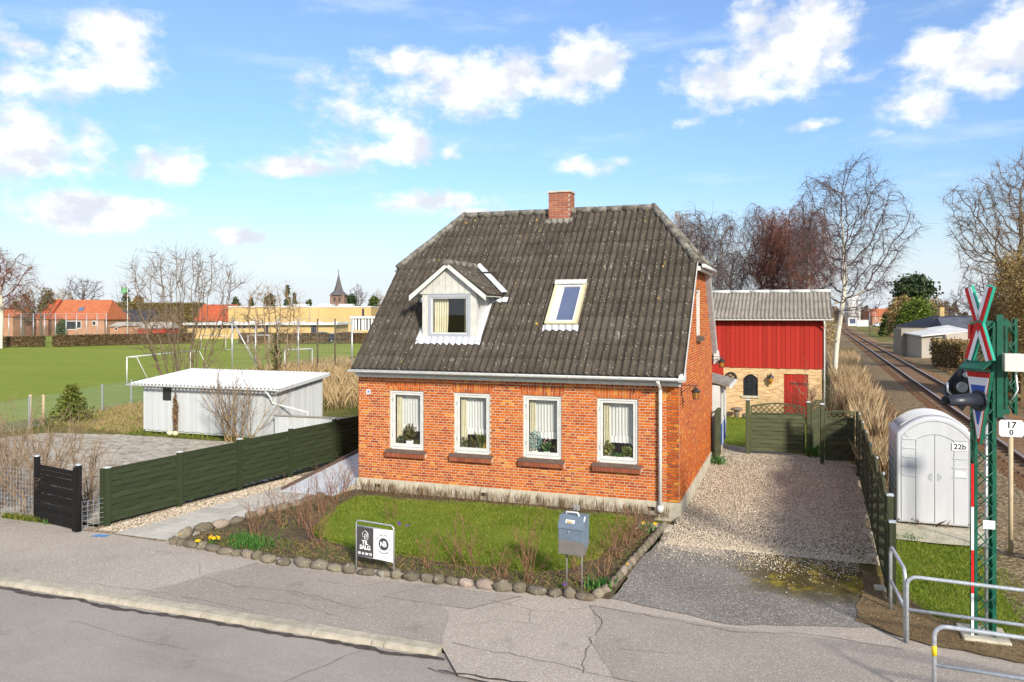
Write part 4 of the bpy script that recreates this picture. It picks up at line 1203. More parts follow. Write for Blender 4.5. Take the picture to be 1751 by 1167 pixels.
# ---- dormer
dz0 = roofz(DY)
DZ1 = 5.215                           # top of the dormer walls
DXM = (DX0 + DX1) / 2
APZ = 5.93
dm = MB()
dm.box(DX0, DX0 + .17, DY, DY + .06, dz0 - .02, DZ1); dm.box(DX1 - .17, DX1, DY, DY + .06, dz0 - .02, DZ1)
dm.box(DX0 + .17, DX1 - .17, DY, DY + .06, dz0 - .02, dz0 + .03)
dorm = dm.build('dormer', MT['white_board'], house)
for sx_ in (DX0, DX1 - .05):          # cheeks
    yb = (DZ1 - 3.28) / SL - .35
    MB().poly([(sx_, DY + .06, dz0 + .03), (sx_, yb, DZ1), (sx_, DY + .06, DZ1)], (.05, 0, 0)).build('cheek', MT['white'], dorm)
n = 9
slp = (APZ - DZ1) / ((DX1 - DX0) / 2 + .19)
for k in range(n):                    # pediment boards
    xa = DX0 - .05 + (DX1 - DX0 + .1) * k / n; xb = DX0 - .05 + (DX1 - DX0 + .1) * (k + 1) / n - .008
    za = APZ - .06 - abs(xa - DXM) * slp; zb = APZ - .06 - abs(xb - DXM) * slp
    pts = [(xa, DY - .02, DZ1 + .012), (xb, DY - .02, DZ1 + .012), (xb, DY - .02, zb)]
    if xa < DXM < xb: pts.append((DXM, DY - .02, APZ - .06))
    pts.append((xa, DY - .02, za))
    MB().poly(pts, (0, .03, 0)).build('board', MT['white_board'], dorm)
MB().box(DX0 - .06, DX1 + .06, DY - .03, DY + .05, DZ1 - .03, DZ1 + .01).build('head_board', MT['white_board'], dorm)
ex = .31
for sg in (-1, 1):
    xe = DXM + sg * ((DX1 - DX0) / 2 + ex); ze = APZ - ((DX1 - DX0) / 2 + ex) * slp
    MB().poly([(DXM, DY - .16, APZ + .05), (DXM, DY - .16, APZ - .07), (xe, DY - .16, ze - .12), (xe, DY - .16, ze + .02)], (0, .035, 0)).build('barge_board', MT['white'], dorm)
    # corrugated dormer roof, waves running down the small slope
    nrm = Vector((sg * slp, 0, 1)).normalized(); dn = Vector((sg, 0, -slp)).normalized(); ln = ((DX1 - DX0) / 2 + ex) * math.sqrt(1 + slp * slp)
    for (y0_, y1_) in ((DY - .155, DY + .75), (DY + .75, 2.45)):
        m = MB(); k0 = len(m.v); cols = int((y1_ - y0_) / .022)
        idx = []
        for i in range(cols + 1):
            y = y0_ + (y1_ - y0_) * i / cols
            wv = .024 * math.cos(2 * math.pi * y / PITCH) + .03
            # trim where it runs into the main roof
            zr_ = roofz(y) + .01
            t_end = ln
            zz = APZ + .03
            tmax = (zz - zr_) / (slp / math.sqrt(1 + slp * slp)) if slp else ln
            t1 = min(ln, tmax)
            if t1 < .03: idx.append(None); continue
            a = Vector((DXM, y, APZ + .02)) + nrm * wv; b = a + dn * t1
            idx.append(len(m.v)); m.v += [tuple(a), tuple(b), tuple(b - nrm * .012)]
        for a, b in zip(idx, idx[1:]):
            if a is None or b is None: continue
            m.f += [(a, b, b + 1, a + 1), (a + 1, b + 1, b + 2, a + 2)]; m.sm += [True, False]
        if m.f: m.build('dormer_sheet', MT['roof'], dorm)
    MB().poly([(DXM, DY - .12, APZ - .02), (DXM, 2.1, APZ - .02), (xe, DY + 1.0, ze - .02), (xe, DY - .12, ze - .02)]).build('dormer_soffit', MT['white_board'], dorm)
    # lead valley
    a = Vector((DXM, 2.24, APZ + .03)); b = Vector((xe, (ze + .02 - 3.28) / SL - .35, ze + .04))
    nn = Vector((0, -sA, cA)); sdv = (b - a).normalized().cross(nn).normalized() * .11
    MB().poly([a - sdv * .2 + nn * .05, b - sdv * .2 + nn * .05, b + sdv * 1.3 * sg * (1 if sdv.x * sg > 0 else -1) * sg + nn * .05, a + sdv * 1.0 + nn * .05] if False else [a + nn * .11, b + nn * .11, b + Vector((sg * .17, .02, .02)) + nn * .10, a + Vector((sg * .10, .06, .07)) + nn * .10]).build('valley_lead', MT['zinc'], dorm)
    m = MB()
    for k in range(16):
        x0 = xe + sg * (-.42 + .62 * k / 15)
        yb = (ze - .02 - 3.28) / SL - .35
        wv = .022 * math.cos(2 * math.pi * x0 / PITCH)
        s0_ = s_of_y(yb) - .20 + .02 * math.sin(k); 
        m.v += [fpt(x0, s0_, wv + .035), fpt(x0, s0_ + .17, wv + .04)]
    m.f = [(2 * i, 2 * i + 2, 2 * i + 3, 2 * i + 1) for i in range(15)]; m.sm = [True] * 15
    m.build('lead_apron', MT['zinc'], dorm)
caps_p = [(DXM, DY - .17, APZ + .06), (DXM, 2.28, APZ + .06)]
for k in range(5):
    a = Vector(caps_p[0]).lerp(Vector(caps_p[1]), k / 5); b = Vector(caps_p[0]).lerp(Vector(caps_p[1]), (k + 1) / 5 + .02)
    MB().path([a, b], [.085, .078], 10).build('dormer_ridge_cap', MT['ridge'], dorm)
# lead apron under the dormer and beside its cheeks
m = MB(); nn_ = 72
for k in range(nn_ + 1):
    x = DX0 - .14 + (DX1 - DX0 + .28) * k / nn_
    wv = AMP * math.cos(2 * math.pi * x / PITCH)
    m.v += [fpt(x, s_of_y(DY) - .20 - .012 * math.sin(x * 40), wv + .034), fpt(x, s_of_y(DY) - .06, wv * .8 + .038), (x, DY - .006, dz0 + .075)]
for k in range(nn_):
    a = 3 * k; m.f += [(a, a + 3, a + 4, a + 1), (a + 1, a + 4, a + 5, a + 2)]; m.sm += [True, True]
m.build('lead_apron', MT['zinc'], dorm)
for sg, xx in ((-1, DX0), (1, DX1)):
    m = MB()
    a0, a1 = s_of_y(DY) - .1, s_of_y(1.45)
    m.poly([fpt(xx, a0, .05), fpt(xx + sg * .14, a0, .05), fpt(xx + sg * .10, a1, .05), fpt(xx, a1, .05)] if sg > 0 else [fpt(xx - .14, a0, .05), fpt(xx, a0, .05), fpt(xx, a1, .05), fpt(xx - .1, a1, .05)], (0, 0, .012))
    m.build('side_flashing', MT['zinc'], dorm)
# dormer window
a0, a1, b0, b1 = DX0 + .172, DX1 - .172, dz0 + .032, DZ1 - .032
m = MB(); f = .085; y0, y1 = DY - .015, DY + .07
m.box(a0, a0 + f, y0, y1, b0, b1); m.box(a1 - f, a1, y0, y1, b0, b1); m.box(a0 + f, a1 - f, y0, y1, b0, b0 + f + .02); m.box(a0 + f, a1 - f, y0, y1, b1 - f, b1)
dw = bevel(m.build('dormer_window', MT['grey_frame'], dorm), .008)
m = MB(); h = .03; c0, c1, e0, e1 = a0 + f, a1 - f, b0 + f + .02, b1 - f
m.box(c0, c0 + h, y0 + .02, y1, e0, e1); m.box(c1 - h, c1, y0 + .02, y1, e0, e1); m.box(c0 + h, c1 - h, y0 + .02, y1, e0, e0 + h); m.box(c0 + h, c1 - h, y0 + .02, y1, e1 - h, e1)
m.build('inner_bead', MT['white'], dorm)
MB().box(c0 + h, c1 - h, DY + .02, DY + .028, e0 + h, e1 - h).build('dormer_pane', MT['glass'], dorm)
def curtain(name, x0, x1, y, z0, z1, mat, parent, folds=8, amp=.025, pinch=0.0, flip=False):
    m = MB(); nx, nz = folds * 6, 10
    for j in range(nz + 1):
        t = j / nz; z = z0 + (z1 - z0) * t
        for i in range(nx + 1):
            u = i / nx
            wd = (x1 - x0) * (1 - pinch * (1 - t) ** 1.5)
            x = x0 + wd * u if not flip else x1 - wd * (1 - u)
            m.v.append((x, y + amp * math.sin(u * folds * 2 * math.pi + .6 * math.sin(t * 3)), z))
    for j in range(nz):
        for i in range(nx):
            a = j * (nx + 1) + i; m.f.append((a, a + 1, a + nx + 2, a + nx + 1)); m.sm.append(True)
    return m.build(name, mat, parent)
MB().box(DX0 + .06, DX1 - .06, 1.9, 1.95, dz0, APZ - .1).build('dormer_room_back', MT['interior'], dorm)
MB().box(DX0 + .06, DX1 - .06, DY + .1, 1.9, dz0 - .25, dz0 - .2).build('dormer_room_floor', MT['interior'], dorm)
o = curtain('curtain', c0 + .0, c0 + .42, DY + .16, e0 - .1, e1 + .02, MT['curtain'], None, 6, .03, .08); tag(o, 'long cream curtain on the left inside the dormer window', 'curtain', 'curtains of the dormer')
o = curtain('curtain', c1 - .15, c1 + .02, DY + .16, e0 - .1, e1 + .02, MT['curtain'], None, 3, .03); tag(o, 'narrow cream curtain on the right inside the dormer window', 'curtain', 'curtains of the dormer')
# ---- skylight
ka, kb, k0, k1 = -3.425, -2.60, s_of_y(.665), s_of_y(1.70)
def sbox(m, x0, x1, s0, s1, n0, n1):
    vs = [fpt(x, s, n) for n in (n0, n1) for (x, s) in ((x0, s0), (x1, s0), (x1, s1), (x0, s1))]
    m.add(vs, [(0, 3, 2, 1), (4, 5, 6, 7), (0, 1, 5, 4), (1, 2, 6, 5), (2, 3, 7, 6), (3, 0, 4, 7)]); return m
m = MB(); f = .07
sbox(m, ka, ka + f, k0, k1, .0, .13); sbox(m, kb - f, kb, k0, k1, .0, .13); sbox(m, ka + f, kb - f, k0, k0 + f, .0, .125); 
sl = m.build('skylight', MT['ply'], house)
sbox(MB(), ka - .01, kb + .01, k1 - .13, k1 + .02, .13, .16).build('top_cover', MT['white'], sl)
m = MB(); g2 = .055
sbox(m, ka + f, ka + f + g2, k0 + f, k1 - .13, .03, .115); sbox(m, kb - f - g2, kb - f, k0 + f, k1 - .13, .03, .115); sbox(m, ka + f + g2, kb - f - g2, k0 + f, k0 + f + g2, .03, .11)
sbox(m, ka + f + g2, kb - f - g2, k1 - .19, k1 - .13, .03, .11)
m.build('sash', MT['white'], sl)
sbox(MB(), ka + f + g2, kb - f - g2, k0 + f + g2, k1 - .19, .06, .075).build('pane', MT['skyglass'], sl)
sbox(MB(), ka + f + g2 + .0, ka + f + g2 + .14, k0 + f + g2, k1 - .19, .077, .079).build('blind_edge', MT['white'], sl)
m = MB(); nn_ = 40
for k in range(nn_ + 1):
    x = ka - .05 + (kb - ka + .1) * k / nn_; wv = AMP * math.cos(2 * math.pi * x / PITCH)
    m.v += [fpt(x, k0 - .15, wv + .03), fpt(x, k0 + .01, wv * .4 + .06)]
m.f = [(2 * i, 2 * i + 2, 2 * i + 3, 2 * i + 1) for i in range(nn_)]; m.sm = [True] * nn_
m.build('lead_apron', MT['zinc'], sl)
# ---- chimney
CX0, CX1, CY0, CY1, CZ1 = -4.226, -3.590, 3.52, 4.06, 8.17
ch = MB().box(CX0 + .006, CX1 - .006, CY0 + .006, CY1 - .006, 7.0, CZ1).build('chimney', MT['mortar_old'], house)
nz = 13; hz_ = .067
for c in range(nz):
    z = CZ1 - (c + 1) * hz_
    for side in (0, 1):
        ln = (CX1 - CX0) if side == 0 else (CY1 - CY0 - .045)
        k = 0; p = -.12 if c % 2 else 0
        while p < ln - .03:
            a, b = max(p, 0) + .006, min(p + .24, ln) - .006
            if b - a > .04:
                m = MB(); j = rb.uniform(-.003, .003)
                if side == 0: m.box(CX0 + a, CX0 + b, CY0 + j, CY0 + .04, z + .006, z + hz_ - .006)
                else: m.box(CX1 - .04, CX1 + j, CY0 + .045 + a, CY0 + .045 + b, z + .006, z + hz_ - .006)
                m.build('chimney_brick', MT['brick_old'], ch)
            p += .24
MB().box(CX0 - .03, CX1 + .03, CY0 - .03, CY1 + .03, CZ1, CZ1 + .045).build('chimney_cap', MT['concrete'], ch)
m = MB(); nn_ = 44
for k in range(nn_ + 1):
    x = CX0 - .1 + (CX1 - CX0 + .2) * k / nn_; wv = AMP * math.cos(2 * math.pi * x / PITCH)
    m.v += [fpt(x, s_of_y(CY0) - .14, wv + .02), fpt(x, s_of_y(CY0) + .02, wv * .3 + .05)]
m.f = [(2 * i, 2 * i + 2, 2 * i + 3, 2 * i + 1) for i in range(nn_)]; m.sm = [True] * nn_
m.build('chimney_flashing', MT['ridge'], ch)
# ---- curtains and plants in the front windows
names = ['first', 'second', 'third', 'fourth']
for wi, x in enumerate(WX):
    nth = names[wi]
    o = curtain('cream_curtain', x + .10, x + .26, .19, WZ0 + .05, WZ1 - .02, MT['curtain'], None, 4, .025, -.2)
    tag(o, f'cream side curtain in the {nth} front window from the left', 'curtain', 'cream curtains in the front windows')
    nc = thing('net_curtain', f'white net curtain with lace hem in the {nth} front window from the left', 'curtain', (x + .6, .24, WZ0 + .5), 'net curtains in the front windows')
    zl = WZ0 + .56
    c_ = curtain('net', x + .20, x + WW - .07, .24, zl, WZ1 - .05, MT['net'], nc, 9, .018)
    m = MB(); nn_ = 60
    for k in range(nn_ + 1):
        u = k / nn_; xx = x + .12 + (WW - .20) * u
        droop = -.26 * max(0, (.25 - u) / .25) ** 1.2 * (1 if wi in (0, 2) else .55) - .16 * max(0, (u - .82) / .18) * (1 if wi in (1, 3) else 0)
        sc_ = .022 * abs(math.sin(u * 26))
        m.v += [(xx, .225 + .012 * math.sin(u * 50), zl + droop - .10 - sc_), (xx, .225 + .012 * math.sin(u * 50), zl + droop + .05)]
    m.f = [(2 * i, 2 * i + 2, 2 * i + 3, 2 * i + 1) for i in range(nn_)]; m.sm = [True] * nn_
    m.build('lace_hem', MT['sheerwhite'], nc)
    MB().path([(x + .08, .22, WZ1 - .05), (x + WW - .06, .22, WZ1 - .05)], .008, 6).build('curtain_rod', MT['white'], nc)
def leafcloud(rr, n, c, r, size, flat_=1.0):
    d = rr.normal(size=(n, 3)); d /= np.linalg.norm(d, axis=1)[:, None]
    P = np.array(c) + d * (rr.random(n) ** .4)[:, None] * np.array(r)
    return cards(rr, P, size)
def cards(rr, P, size, asp=.55, up=None):
    n = len(P)
    a = rr.normal(size=(n, 3)); a /= np.linalg.norm(a, axis=1)[:, None]
    b = rr.normal(size=(n, 3)); b -= a * (a * b).sum(1)[:, None]; b /= np.linalg.norm(b, axis=1)[:, None]
    s = size * (.6 + .8 * rr.random(n))[:, None]
    a *= s; b *= s * asp
    v = np.stack([P - a, P + b, P + a, P - b], 1).reshape(-1, 3)
    f = (np.arange(n) * 4)[:, None] + np.array([[0, 1, 2, 3]])
    return v, f
def merge(L_):
    vs = []; fs = []; k = 0
    for v, f in L_:
        vs.append(v); fs.append(f + k); k += len(v)
    return np.concatenate(vs), np.concatenate(fs)
pr_ = np.random.default_rng(4)
LEDGE = WZ0 + .036
def potted(x, y, pot, pr, phh, leafm, lab, kind, hgt, spread, n=60, size=.03, extra=None):
    pr *= 1.25; phh *= 1.25; hgt *= 1.5; spread *= 1.45; size *= 1.45; n = int(n * 1.5)
    t = thing('potted_plant', lab, 'plant', (x, y, LEDGE), 'potted plants on the inner window ledges')
    MB().lathe([(pr * .72, 0), (pr, phh), (pr * .86, phh), (pr * .8, phh * .85)], (x, y, LEDGE), 12).build('pot', pot, t)
    if kind == 'bush': vf = leafcloud(pr_, n, (x, y, LEDGE + phh + hgt * .5), (spread, spread * .7, hgt * .55), size)
    elif kind == 'blade':
        vf = blades(n, lambda r, k: np.stack([x + r.normal(0, pr * .35, k), y + r.normal(0, pr * .3, k), np.full(k, LEDGE + phh * .8)], 1), (hgt * .6, hgt * 1.05), .022, spread / hgt * 1.4, int(x * -100), .3)
        v, f = vf; vf = (v, f)
    o = npobj('foliage', vf[0], vf[1], leafm, t)
    if extra is not None:
        v, f = leafcloud(pr_, 16, (x, y - .02, LEDGE + phh + hgt * .8), (spread * .7, .05, hgt * .3), .022)
        npobj('flowers', v, f, extra, t)
    return t
y_ = .16
potted(WX[0] + .24, y_, MT['whitepot'], .05, .07, MT['thuja'], 'small ivy in a white pot, leftmost plant of the first window', 'bush', .13, .09)
potted(WX[0] + .50, y_, MT['whitepot'], .085, .14, MT['ivyd'], 'bushy dry olive plant in a white pot in the first window', 'bush', .28, .14, 200, .022)
potted(WX[0] + .76, y_, MT['iron'], .05, .06, MT['thuja'], 'low dark plant at the right of the first window', 'bush', .10, .08)
potted(WX[1] + .24, y_, MT['terracotta'], .055, .06, MT['thuja'], 'pink flowering plant in an orange pot in the second window', 'bush', .18, .09, 70, .025, MT['petal_k'])
potted(WX[1] + .47, y_, MT['whitepot'], .08, .08, MT['ivyd'], 'reddish spiky plant in a white pot in the second window', 'blade', .22, .12, 26)
potted(WX[1] + .69, y_, MT['redpot'], .07, .08, MT['firn'], 'aloe with striped leaves in a red pot in the second window', 'blade', .30, .16, 22)
potted(WX[1] + .85, y_, MT['creampot'], .05, .07, MT['petal_y'], 'yellow leaved plant at the right of the second window', 'bush', .13, .07, 34, .03)
potted(WX[2] + .25, y_, MT['whitepot'], .07, .09, MT['bluegreen'], 'pale blue-green feathery plant in a white pot in the third window', 'bush', .34, .13, 240, .018)
potted(WX[2] + .56, y_, MT['whitepot'], .065, .09, MT['bulb'], 'orchid with pale flowers in a white pot in the third window', 'blade', .20, .13, 14, .03, MT['petal_k'])
potted(WX[2] + .84, y_, MT['terracotta'], .06, .07, MT['thuja'], 'dark plant in a terracotta pot in the third window', 'bush', .18, .07)
potted(WX[3] + .24, y_, MT['creampot'], .065, .085, MT['firn'], 'tall jade plant in a cream pot at the left of the fourth window', 'bush', .22, .10, 60, .035)
potted(WX[3] + .46, y_, MT['creampot'], .05, .04, MT['bulb'], 'low trailing green plant in the middle of the fourth window', 'bush', .09, .14, 120, .02)
potted(WX[3] + .68, y_, MT['whitepot'], .065, .085, MT['firn'], 'jade plant in a white pot in the fourth window', 'bush', .16, .10, 50, .035)
potted(WX[3] + .84, y_, MT['creampot'], .06, .08, MT['evergreen'], 'dark green plant in a cream pot at the right edge of the fourth window', 'bush', .18, .08, 60, .03)

# ------------------------------------------------------------------ fences and gates
def frame2(p0, p1):
    a = Vector((*p0, 0)); b = Vector((*p1, 0)); d = (b - a).normalized(); n = Vector((d.y, -d.x, 0))
    return (lambda t, o, z: tuple(a + d * t + n * o + Vector((0, 0, z)))), (b - a).length
def fbox(F, t0, t1, o0, o1, z0, z1, m=None):
    m = m or MB()
    vs = [F(t, o, z) for z in (z0, z1) for (t, o) in ((t0, o0), (t1, o0), (t1, o1), (t0, o1))]
    return m.add(vs, [(0, 3, 2, 1), (4, 5, 6, 7), (0, 1, 5, 4), (1, 2, 6, 5), (2, 3, 7, 6), (3, 0, 4, 7)])
def slat(F, t0, t1, z0, z1, ph, amp, thick=.012, o=0.0, seg=18, waves=3, tilt=.026):
    m = MB(); vs = []
    for i in range(seg + 1):
        t = t0 + (t1 - t0) * i / seg
        oo = o + ph * amp * math.cos(waves * math.pi * i / seg)
        oi = oo - tilt
        vs += [F(t, oo + thick / 2, z0), F(t, oi + thick / 2, z1), F(t, oi - thick / 2, z1), F(t, oo - thick / 2, z0)]
    fs = []
    for i in range(seg):
        a = 4 * i
        for k in range(4): fs.append((a + k, a + 4 + k, a + 4 + (k + 1) % 4, a + (k + 1) % 4))
    fs += [(0, 1, 2, 3), tuple(4 * seg + k for k in (3, 2, 1, 0))]
    return m.add(vs, fs)
def panel(par, p0, p1, z0, z1, n, mat, arch=0.0, lattice=0.0, amp=.007, gap=.008, frame_=.045, waves=4):
    F, ln = frame2(p0, p1)
    ztop = z1 - lattice
    m = MB()
    fbox(F, 0, frame_, -.022, .022, z0, ztop + (lattice * .55 if lattice else 0), m); fbox(F, ln - frame_, ln, -.022, .022, z0, ztop + (lattice * .55 if lattice else 0), m)
    if lattice: fbox(F, frame_, ln - frame_, -.022, .022, ztop - .02, ztop + .03, m)
    fbox(F, frame_ * .9, ln - frame_ * .9, -.012, .012, z0 - .004, z0 + .04, m)
    if not lattice: fbox(F, frame_ * .9, ln - frame_ * .9, -.010, .010, ztop - .05, ztop + .012, m)
    fr = m.build('panel', mat, par)
    if arch:
        pts = [F(ln * i / 16, 0, ztop + lattice * .55 + arch * math.sin(math.pi * i / 16)) for i in range(17)]
        mm = MB()
        for a, b in zip(pts, pts[1:]): mm.beam(a, b, .04, .05)
        mm.build('arched_rail', mat, fr)
    hh = (ztop - z0) / n
    for k in range(n):
        slat(F, frame_ * .6, ln - frame_ * .6, z0 + k * hh - (.014 if k else 0), z0 + (k + 1) * hh + .004, 1 if k % 2 else -1, amp * (.6 + .8 * (k % 3) / 2), o=.014, waves=waves).build('slat', mat, fr)
    if not lattice:
        for q in range(1, waves):
            fbox(F, ln * q / waves - .012, ln * q / waves + .012, -.006, .006, z0, ztop).build('upright', mat, fr)
    else:
        st = .17
        def ztop_at(t): return ztop + lattice * .55 + arch * math.sin(math.pi * min(max(t / ln, 0), 1)) - .02
        k = -6
        while k * st < ln + .6:
            for sg in (1, -1):
                t0 = k * st if sg > 0 else ln - k * st
                best = None
                for q in range(1, 40):
                    dz = q * .02; t = t0 + sg * dz
                    if ztop + .03 + dz > ztop_at(t) or not (frame_ < t < ln - frame_):
                        if frame_ < t0 + sg * .0 < ln - frame_ or best: break
                        else: continue
                    best = dz
                if best and best > .03:
                    ts = max(frame_, min(ln - frame_, t0))
                    dz0 = abs(ts - t0)
                    if dz0 < best: MB().beam(F(ts, .008 * sg, ztop + .03 + dz0), F(t0 + sg * best, .008 * sg, ztop + .03 + best), .012, .026).build('lattice_bar', mat, fr)
            k += 1
    return fr
def post(par, p, z0, z1, w_, mat, cap=None, rot=0.0, lean=0):
    m = MB(); c, s = math.cos(rot), math.sin(rot); h = w_ / 2
    q = [(c * a - s * b, s * a + c * b) for a, b in ((-h, -h), (h, -h), (h, h), (-h, h))]
    vs = [(p[0] + a, p[1] + b, z0) for a, b in q] + [(p[0] + a + lean, p[1] + b, z1) for a, b in q]
    m.add(vs, [(0, 3, 2, 1), (4, 5, 6, 7), (0, 1, 5, 4), (1, 2, 6, 5), (2, 3, 7, 6), (3, 0, 4, 7)])
    o = bevel(m.build('post', mat, par), .006, 2)
    if cap:
        m = MB(); h2 = h + .008
        q2 = [(c * a - s * b, s * a + c * b) for a, b in ((-h2, -h2), (h2, -h2), (h2, h2), (-h2, h2))]
        vs = [(p[0] + a + lean, p[1] + b, z1 - .012) for a, b in q2] + [(p[0] + a + lean, p[1] + b, z1 + .012) for a, b in q2] + [(p[0] + lean, p[1], z1 + .03)]
        m.add(vs, [(0, 1, 5, 4), (1, 2, 6, 5), (2, 3, 7, 6), (3, 0, 4, 7), (4, 5, 8), (5, 6, 8), (6, 7, 8), (7, 4, 8)])
        m.build('post_cap', cap, o)
    return o
gf = thing('green_fence', 'dark green woven board fence between the paved yard and the garden path', 'fence', (-11.3, -1, 0))
P0 = Vector((-11.75, -4.98)); DF = Vector((.118, .993)); SP = 1.92
for k in range(6):
    a = P0 + DF * (SP * k); b = P0 + DF * (SP * (k + 1))
    zb = .02 + .03 * k
    post(gf, a, -.1, 1.27 + zb + .01 * k, .10, MT['green_wood'], MT['zinc'], R(-6.8))
    if k < 5: panel(gf, a + DF * .055, b - DF * .055, .06 + zb, 1.24 + zb, 9, MT['green_wood'], amp=.007)
post(gf, P0 + Vector((-.16, .03)), -.1, 1.25, .09, MT['green_wood'], None, R(-6.8))
# black panel
bp = thing('black_fence_panel', 'weathered black horizontal board panel between two round topped posts', 'fence panel', (-12.7, -5.4, 0))
A = (-13.62, -5.17); B = (-11.98, -5.52)
F, ln = frame2(A, B)
for t, hh in ((0, 1.46), (ln, 1.43)):
    p = F(t, 0, 0)
    o = MB().path([(p[0], p[1], -.1), (p[0] + .01, p[1], hh)], .065, 12).build('post', MT['black_wood'], bp)
    MB().lathe([(.072, -.01), (.072, .012), (.03, .026)], (p[0] + .01, p[1], hh), 12).build('post_cap', MT['galv'], o)
n = 12; hh = 1.26 / n
for k in range(n):
    fbox(F, .03, ln - .03, .02 + .012 * (k % 2) + random.uniform(-.003, .003), .04 + .012 * (k % 2), .04 + k * hh + random.uniform(0, .01), .04 + (k + 1) * hh - .006).build('board', MT['black_wood'], bp)
MB().beam(F(ln - .02, .07, .02), F(ln + .02, .07, 1.38), .035, .11, (1, 0, 0)).build('edge_board', MT['black_wood'], bp)
# galvanised grid beside it
def grid_fence(name, label, A, B, z0, z1, px, pz, r, mat, grp=None):
    t = thing(name, label, 'wire fence', ((A[0] + B[0]) / 2, (A[1] + B[1]) / 2, 0), grp)
    F, ln = frame2(A, B)
    m = MB()
    nx = max(1, int(ln / px)); nz = max(1, int((z1 - z0) / pz))
    for i in range(nx + 1): m.path([F(ln * i / nx, 0, z0), F(ln * i / nx, 0, z1)], r, 4, False)
    for j in range(nz + 1): m.path([F(0, .005, z0 + (z1 - z0) * j / nz), F(ln, .005, z0 + (z1 - z0) * j / nz)], r, 4, False)
    m.build('wire_grid', mat, t)['kind'] = 'stuff'
    return t
grid_fence('wire_grid_fence', 'low galvanised wire grid filling the gap between black panel and green fence', (-11.95, -5.45), (-11.8, -5.0), 0, .62, .1, .1, .004, MT['galv'])
MB0 = grid_fence('wire_grid_fence', 'galvanised wire grid in the bare bush left of the black panel', (-18, -5.0), (-13.7, -5.15), .02, 1.15, .1, .1, .004, MT['galv'])
# double wire fence along the sports field
mf = thing('field_fence', 'green wire mesh fence with galvanised posts along the sports field', 'wire fence', (-28.5, 9, 0))
def mfp(y): return (-27.3 - .335 * (y - 5.5), y)
m = MB()
for i in range(int(25 / .06)):
    y = -2 + i * .06; p = mfp(y)
    m.path([(p[0], p[1], -.05), (p[0], p[1], 1.18)], .0035, 3, False)
for j in range(7):
    z = .02 + j * .19
    for o in (-.012, .012):
        a = mfp(-2); b = mfp(23)
        m.path([(a[0] + o, a[1], z), (b[0] + o, b[1], z)], .004, 4, False)
m.build('wire_mesh', MT['wire'], mf)['kind'] = 'stuff'
y = 2.9
while y < 23:
    p = mfp(y)
    fbox(frame2((p[0] + .03, p[1] - .03), (p[0] + .03, p[1] + .03))[0], 0, .06, -.03, .03, -.1, 1.27).build('post', MT['galv'], mf); y += 2.62
# right side: arched weathered panels
rfn = thing('driveway_fence', 'weathered green fence of arched panels along the right side of the driveway', 'fence', (4.05, 2, 0))
def rx(y): return 3.93 + .028 * (y + 3.6)
ys = [-4.25, -3.6, -1.7, .1, 2.0, 3.95, 5.9, 7.85]
for k, y in enumerate(ys):
    h_ = 1.33 if k == 0 else 1.62
    post(rfn, (rx(y) + (.06 if k else .05), y), -.05, h_, .095, MT['old_green'], MT['zinc'])
    if k and k % 1 == 0: MB().box(rx(y) - .18, rx(y) + .02, y - .12, y + .12, 0, .05).build('footing', MT['concrete'], rfn)
for k in range(7):
    a, b = ys[k], ys[k + 1]
    if k == 0: panel(rfn, (rx(a), a + .05), (rx(b), b - .04), .08, 1.36, 10, MT['old_green'], .08, .2)
    else: panel(rfn, (rx(a), a + .05), (rx(b), b - .04), .08, 1.78, 13, MT['old_green'], .16, .36)
# gates across the drive
g1 = thing('driveway_gate', 'wide weathered green gate with arched lattice top across the driveway', 'gate', (1.9, 9, 0))
panel(g1, (1.10, 8.93), (2.80, 9.13), .14, 1.78, 9, MT['old_green'], .12, .40)
post(g1, (1.02, 8.90), -.05, 1.83, .13, MT['old_green'], MT['zinc'], R(7)); post(g1, (2.90, 9.12), -.05, 1.80, .11, MT['old_green'], MT['zinc'], R(7))
g2 = thing('narrow_gate', 'narrow dark green gate with lattice top beside the arched fence', 'gate', (3.8, 8.1, 0))
panel(g2, (3.36, 7.92), (4.22, 8.08), .14, 1.80, 8, MT['old_green'], .03, .36)
post(g2, (3.28, 7.90), -.05, 1.88, .11, MT['old_green'], MT['zinc'], R(9))
g3 = thing('open_gate_leaf', 'mossy arched gate leaf standing open behind the driveway gate', 'gate', (3.1, 10, 0))
panel(g3, (2.98, 9.22), (3.42, 10.6), .14, 1.80, 11, MT['old_green'], .14, .36)
g4 = thing('folded_gate_leaf', 'dark green gate leaf folded back against the brick side wall', 'gate', (.12, 8, 0))
panel(g4, (.16, 6.95), (.22, 7.95), .14, 1.72, 10, MT['old_green'], .05, .25)

# ------------------------------------------------------------------ porch behind the house
po = thing('porch', 'white framed side porch with glass above blue panels', 'porch', (-.8, 9.2, 0))
PX = .20
MB().box(-2.2, PX - .06, 8.05, 10.5, 0, .28).build('base', MT['concrete'], po)
for y0, y1 in ((8.05, 8.13), (9.22, 9.30), (10.42, 10.5)): MB().box(PX - .08, PX, y0, y1, .28, 2.35).build('stud', MT['white'], po)
for y0, y1 in ((8.13, 9.22), (9.30, 10.42)):
    MB().box(PX - .06, PX - .02, y0, y1, .28, 1.02).build('blue_panel', MT['blue'], po)
    MB().box(PX - .07, PX - .005, y0, y1, 1.02, 1.12).build('rail', MT['white'], po)
    MB().box(PX - .05, PX - .04, y0, y1, 1.12, 2.1).build('pane', MT['darkglass'], po)
    MB().box(PX - .07, PX - .005, y0, y1, 2.1, 2.35).build('head', MT['white'], po)
MB().box(-2.2, PX - .08, 8.05, 8.11, .28, 2.35).build('end_wall', MT['white'], po)
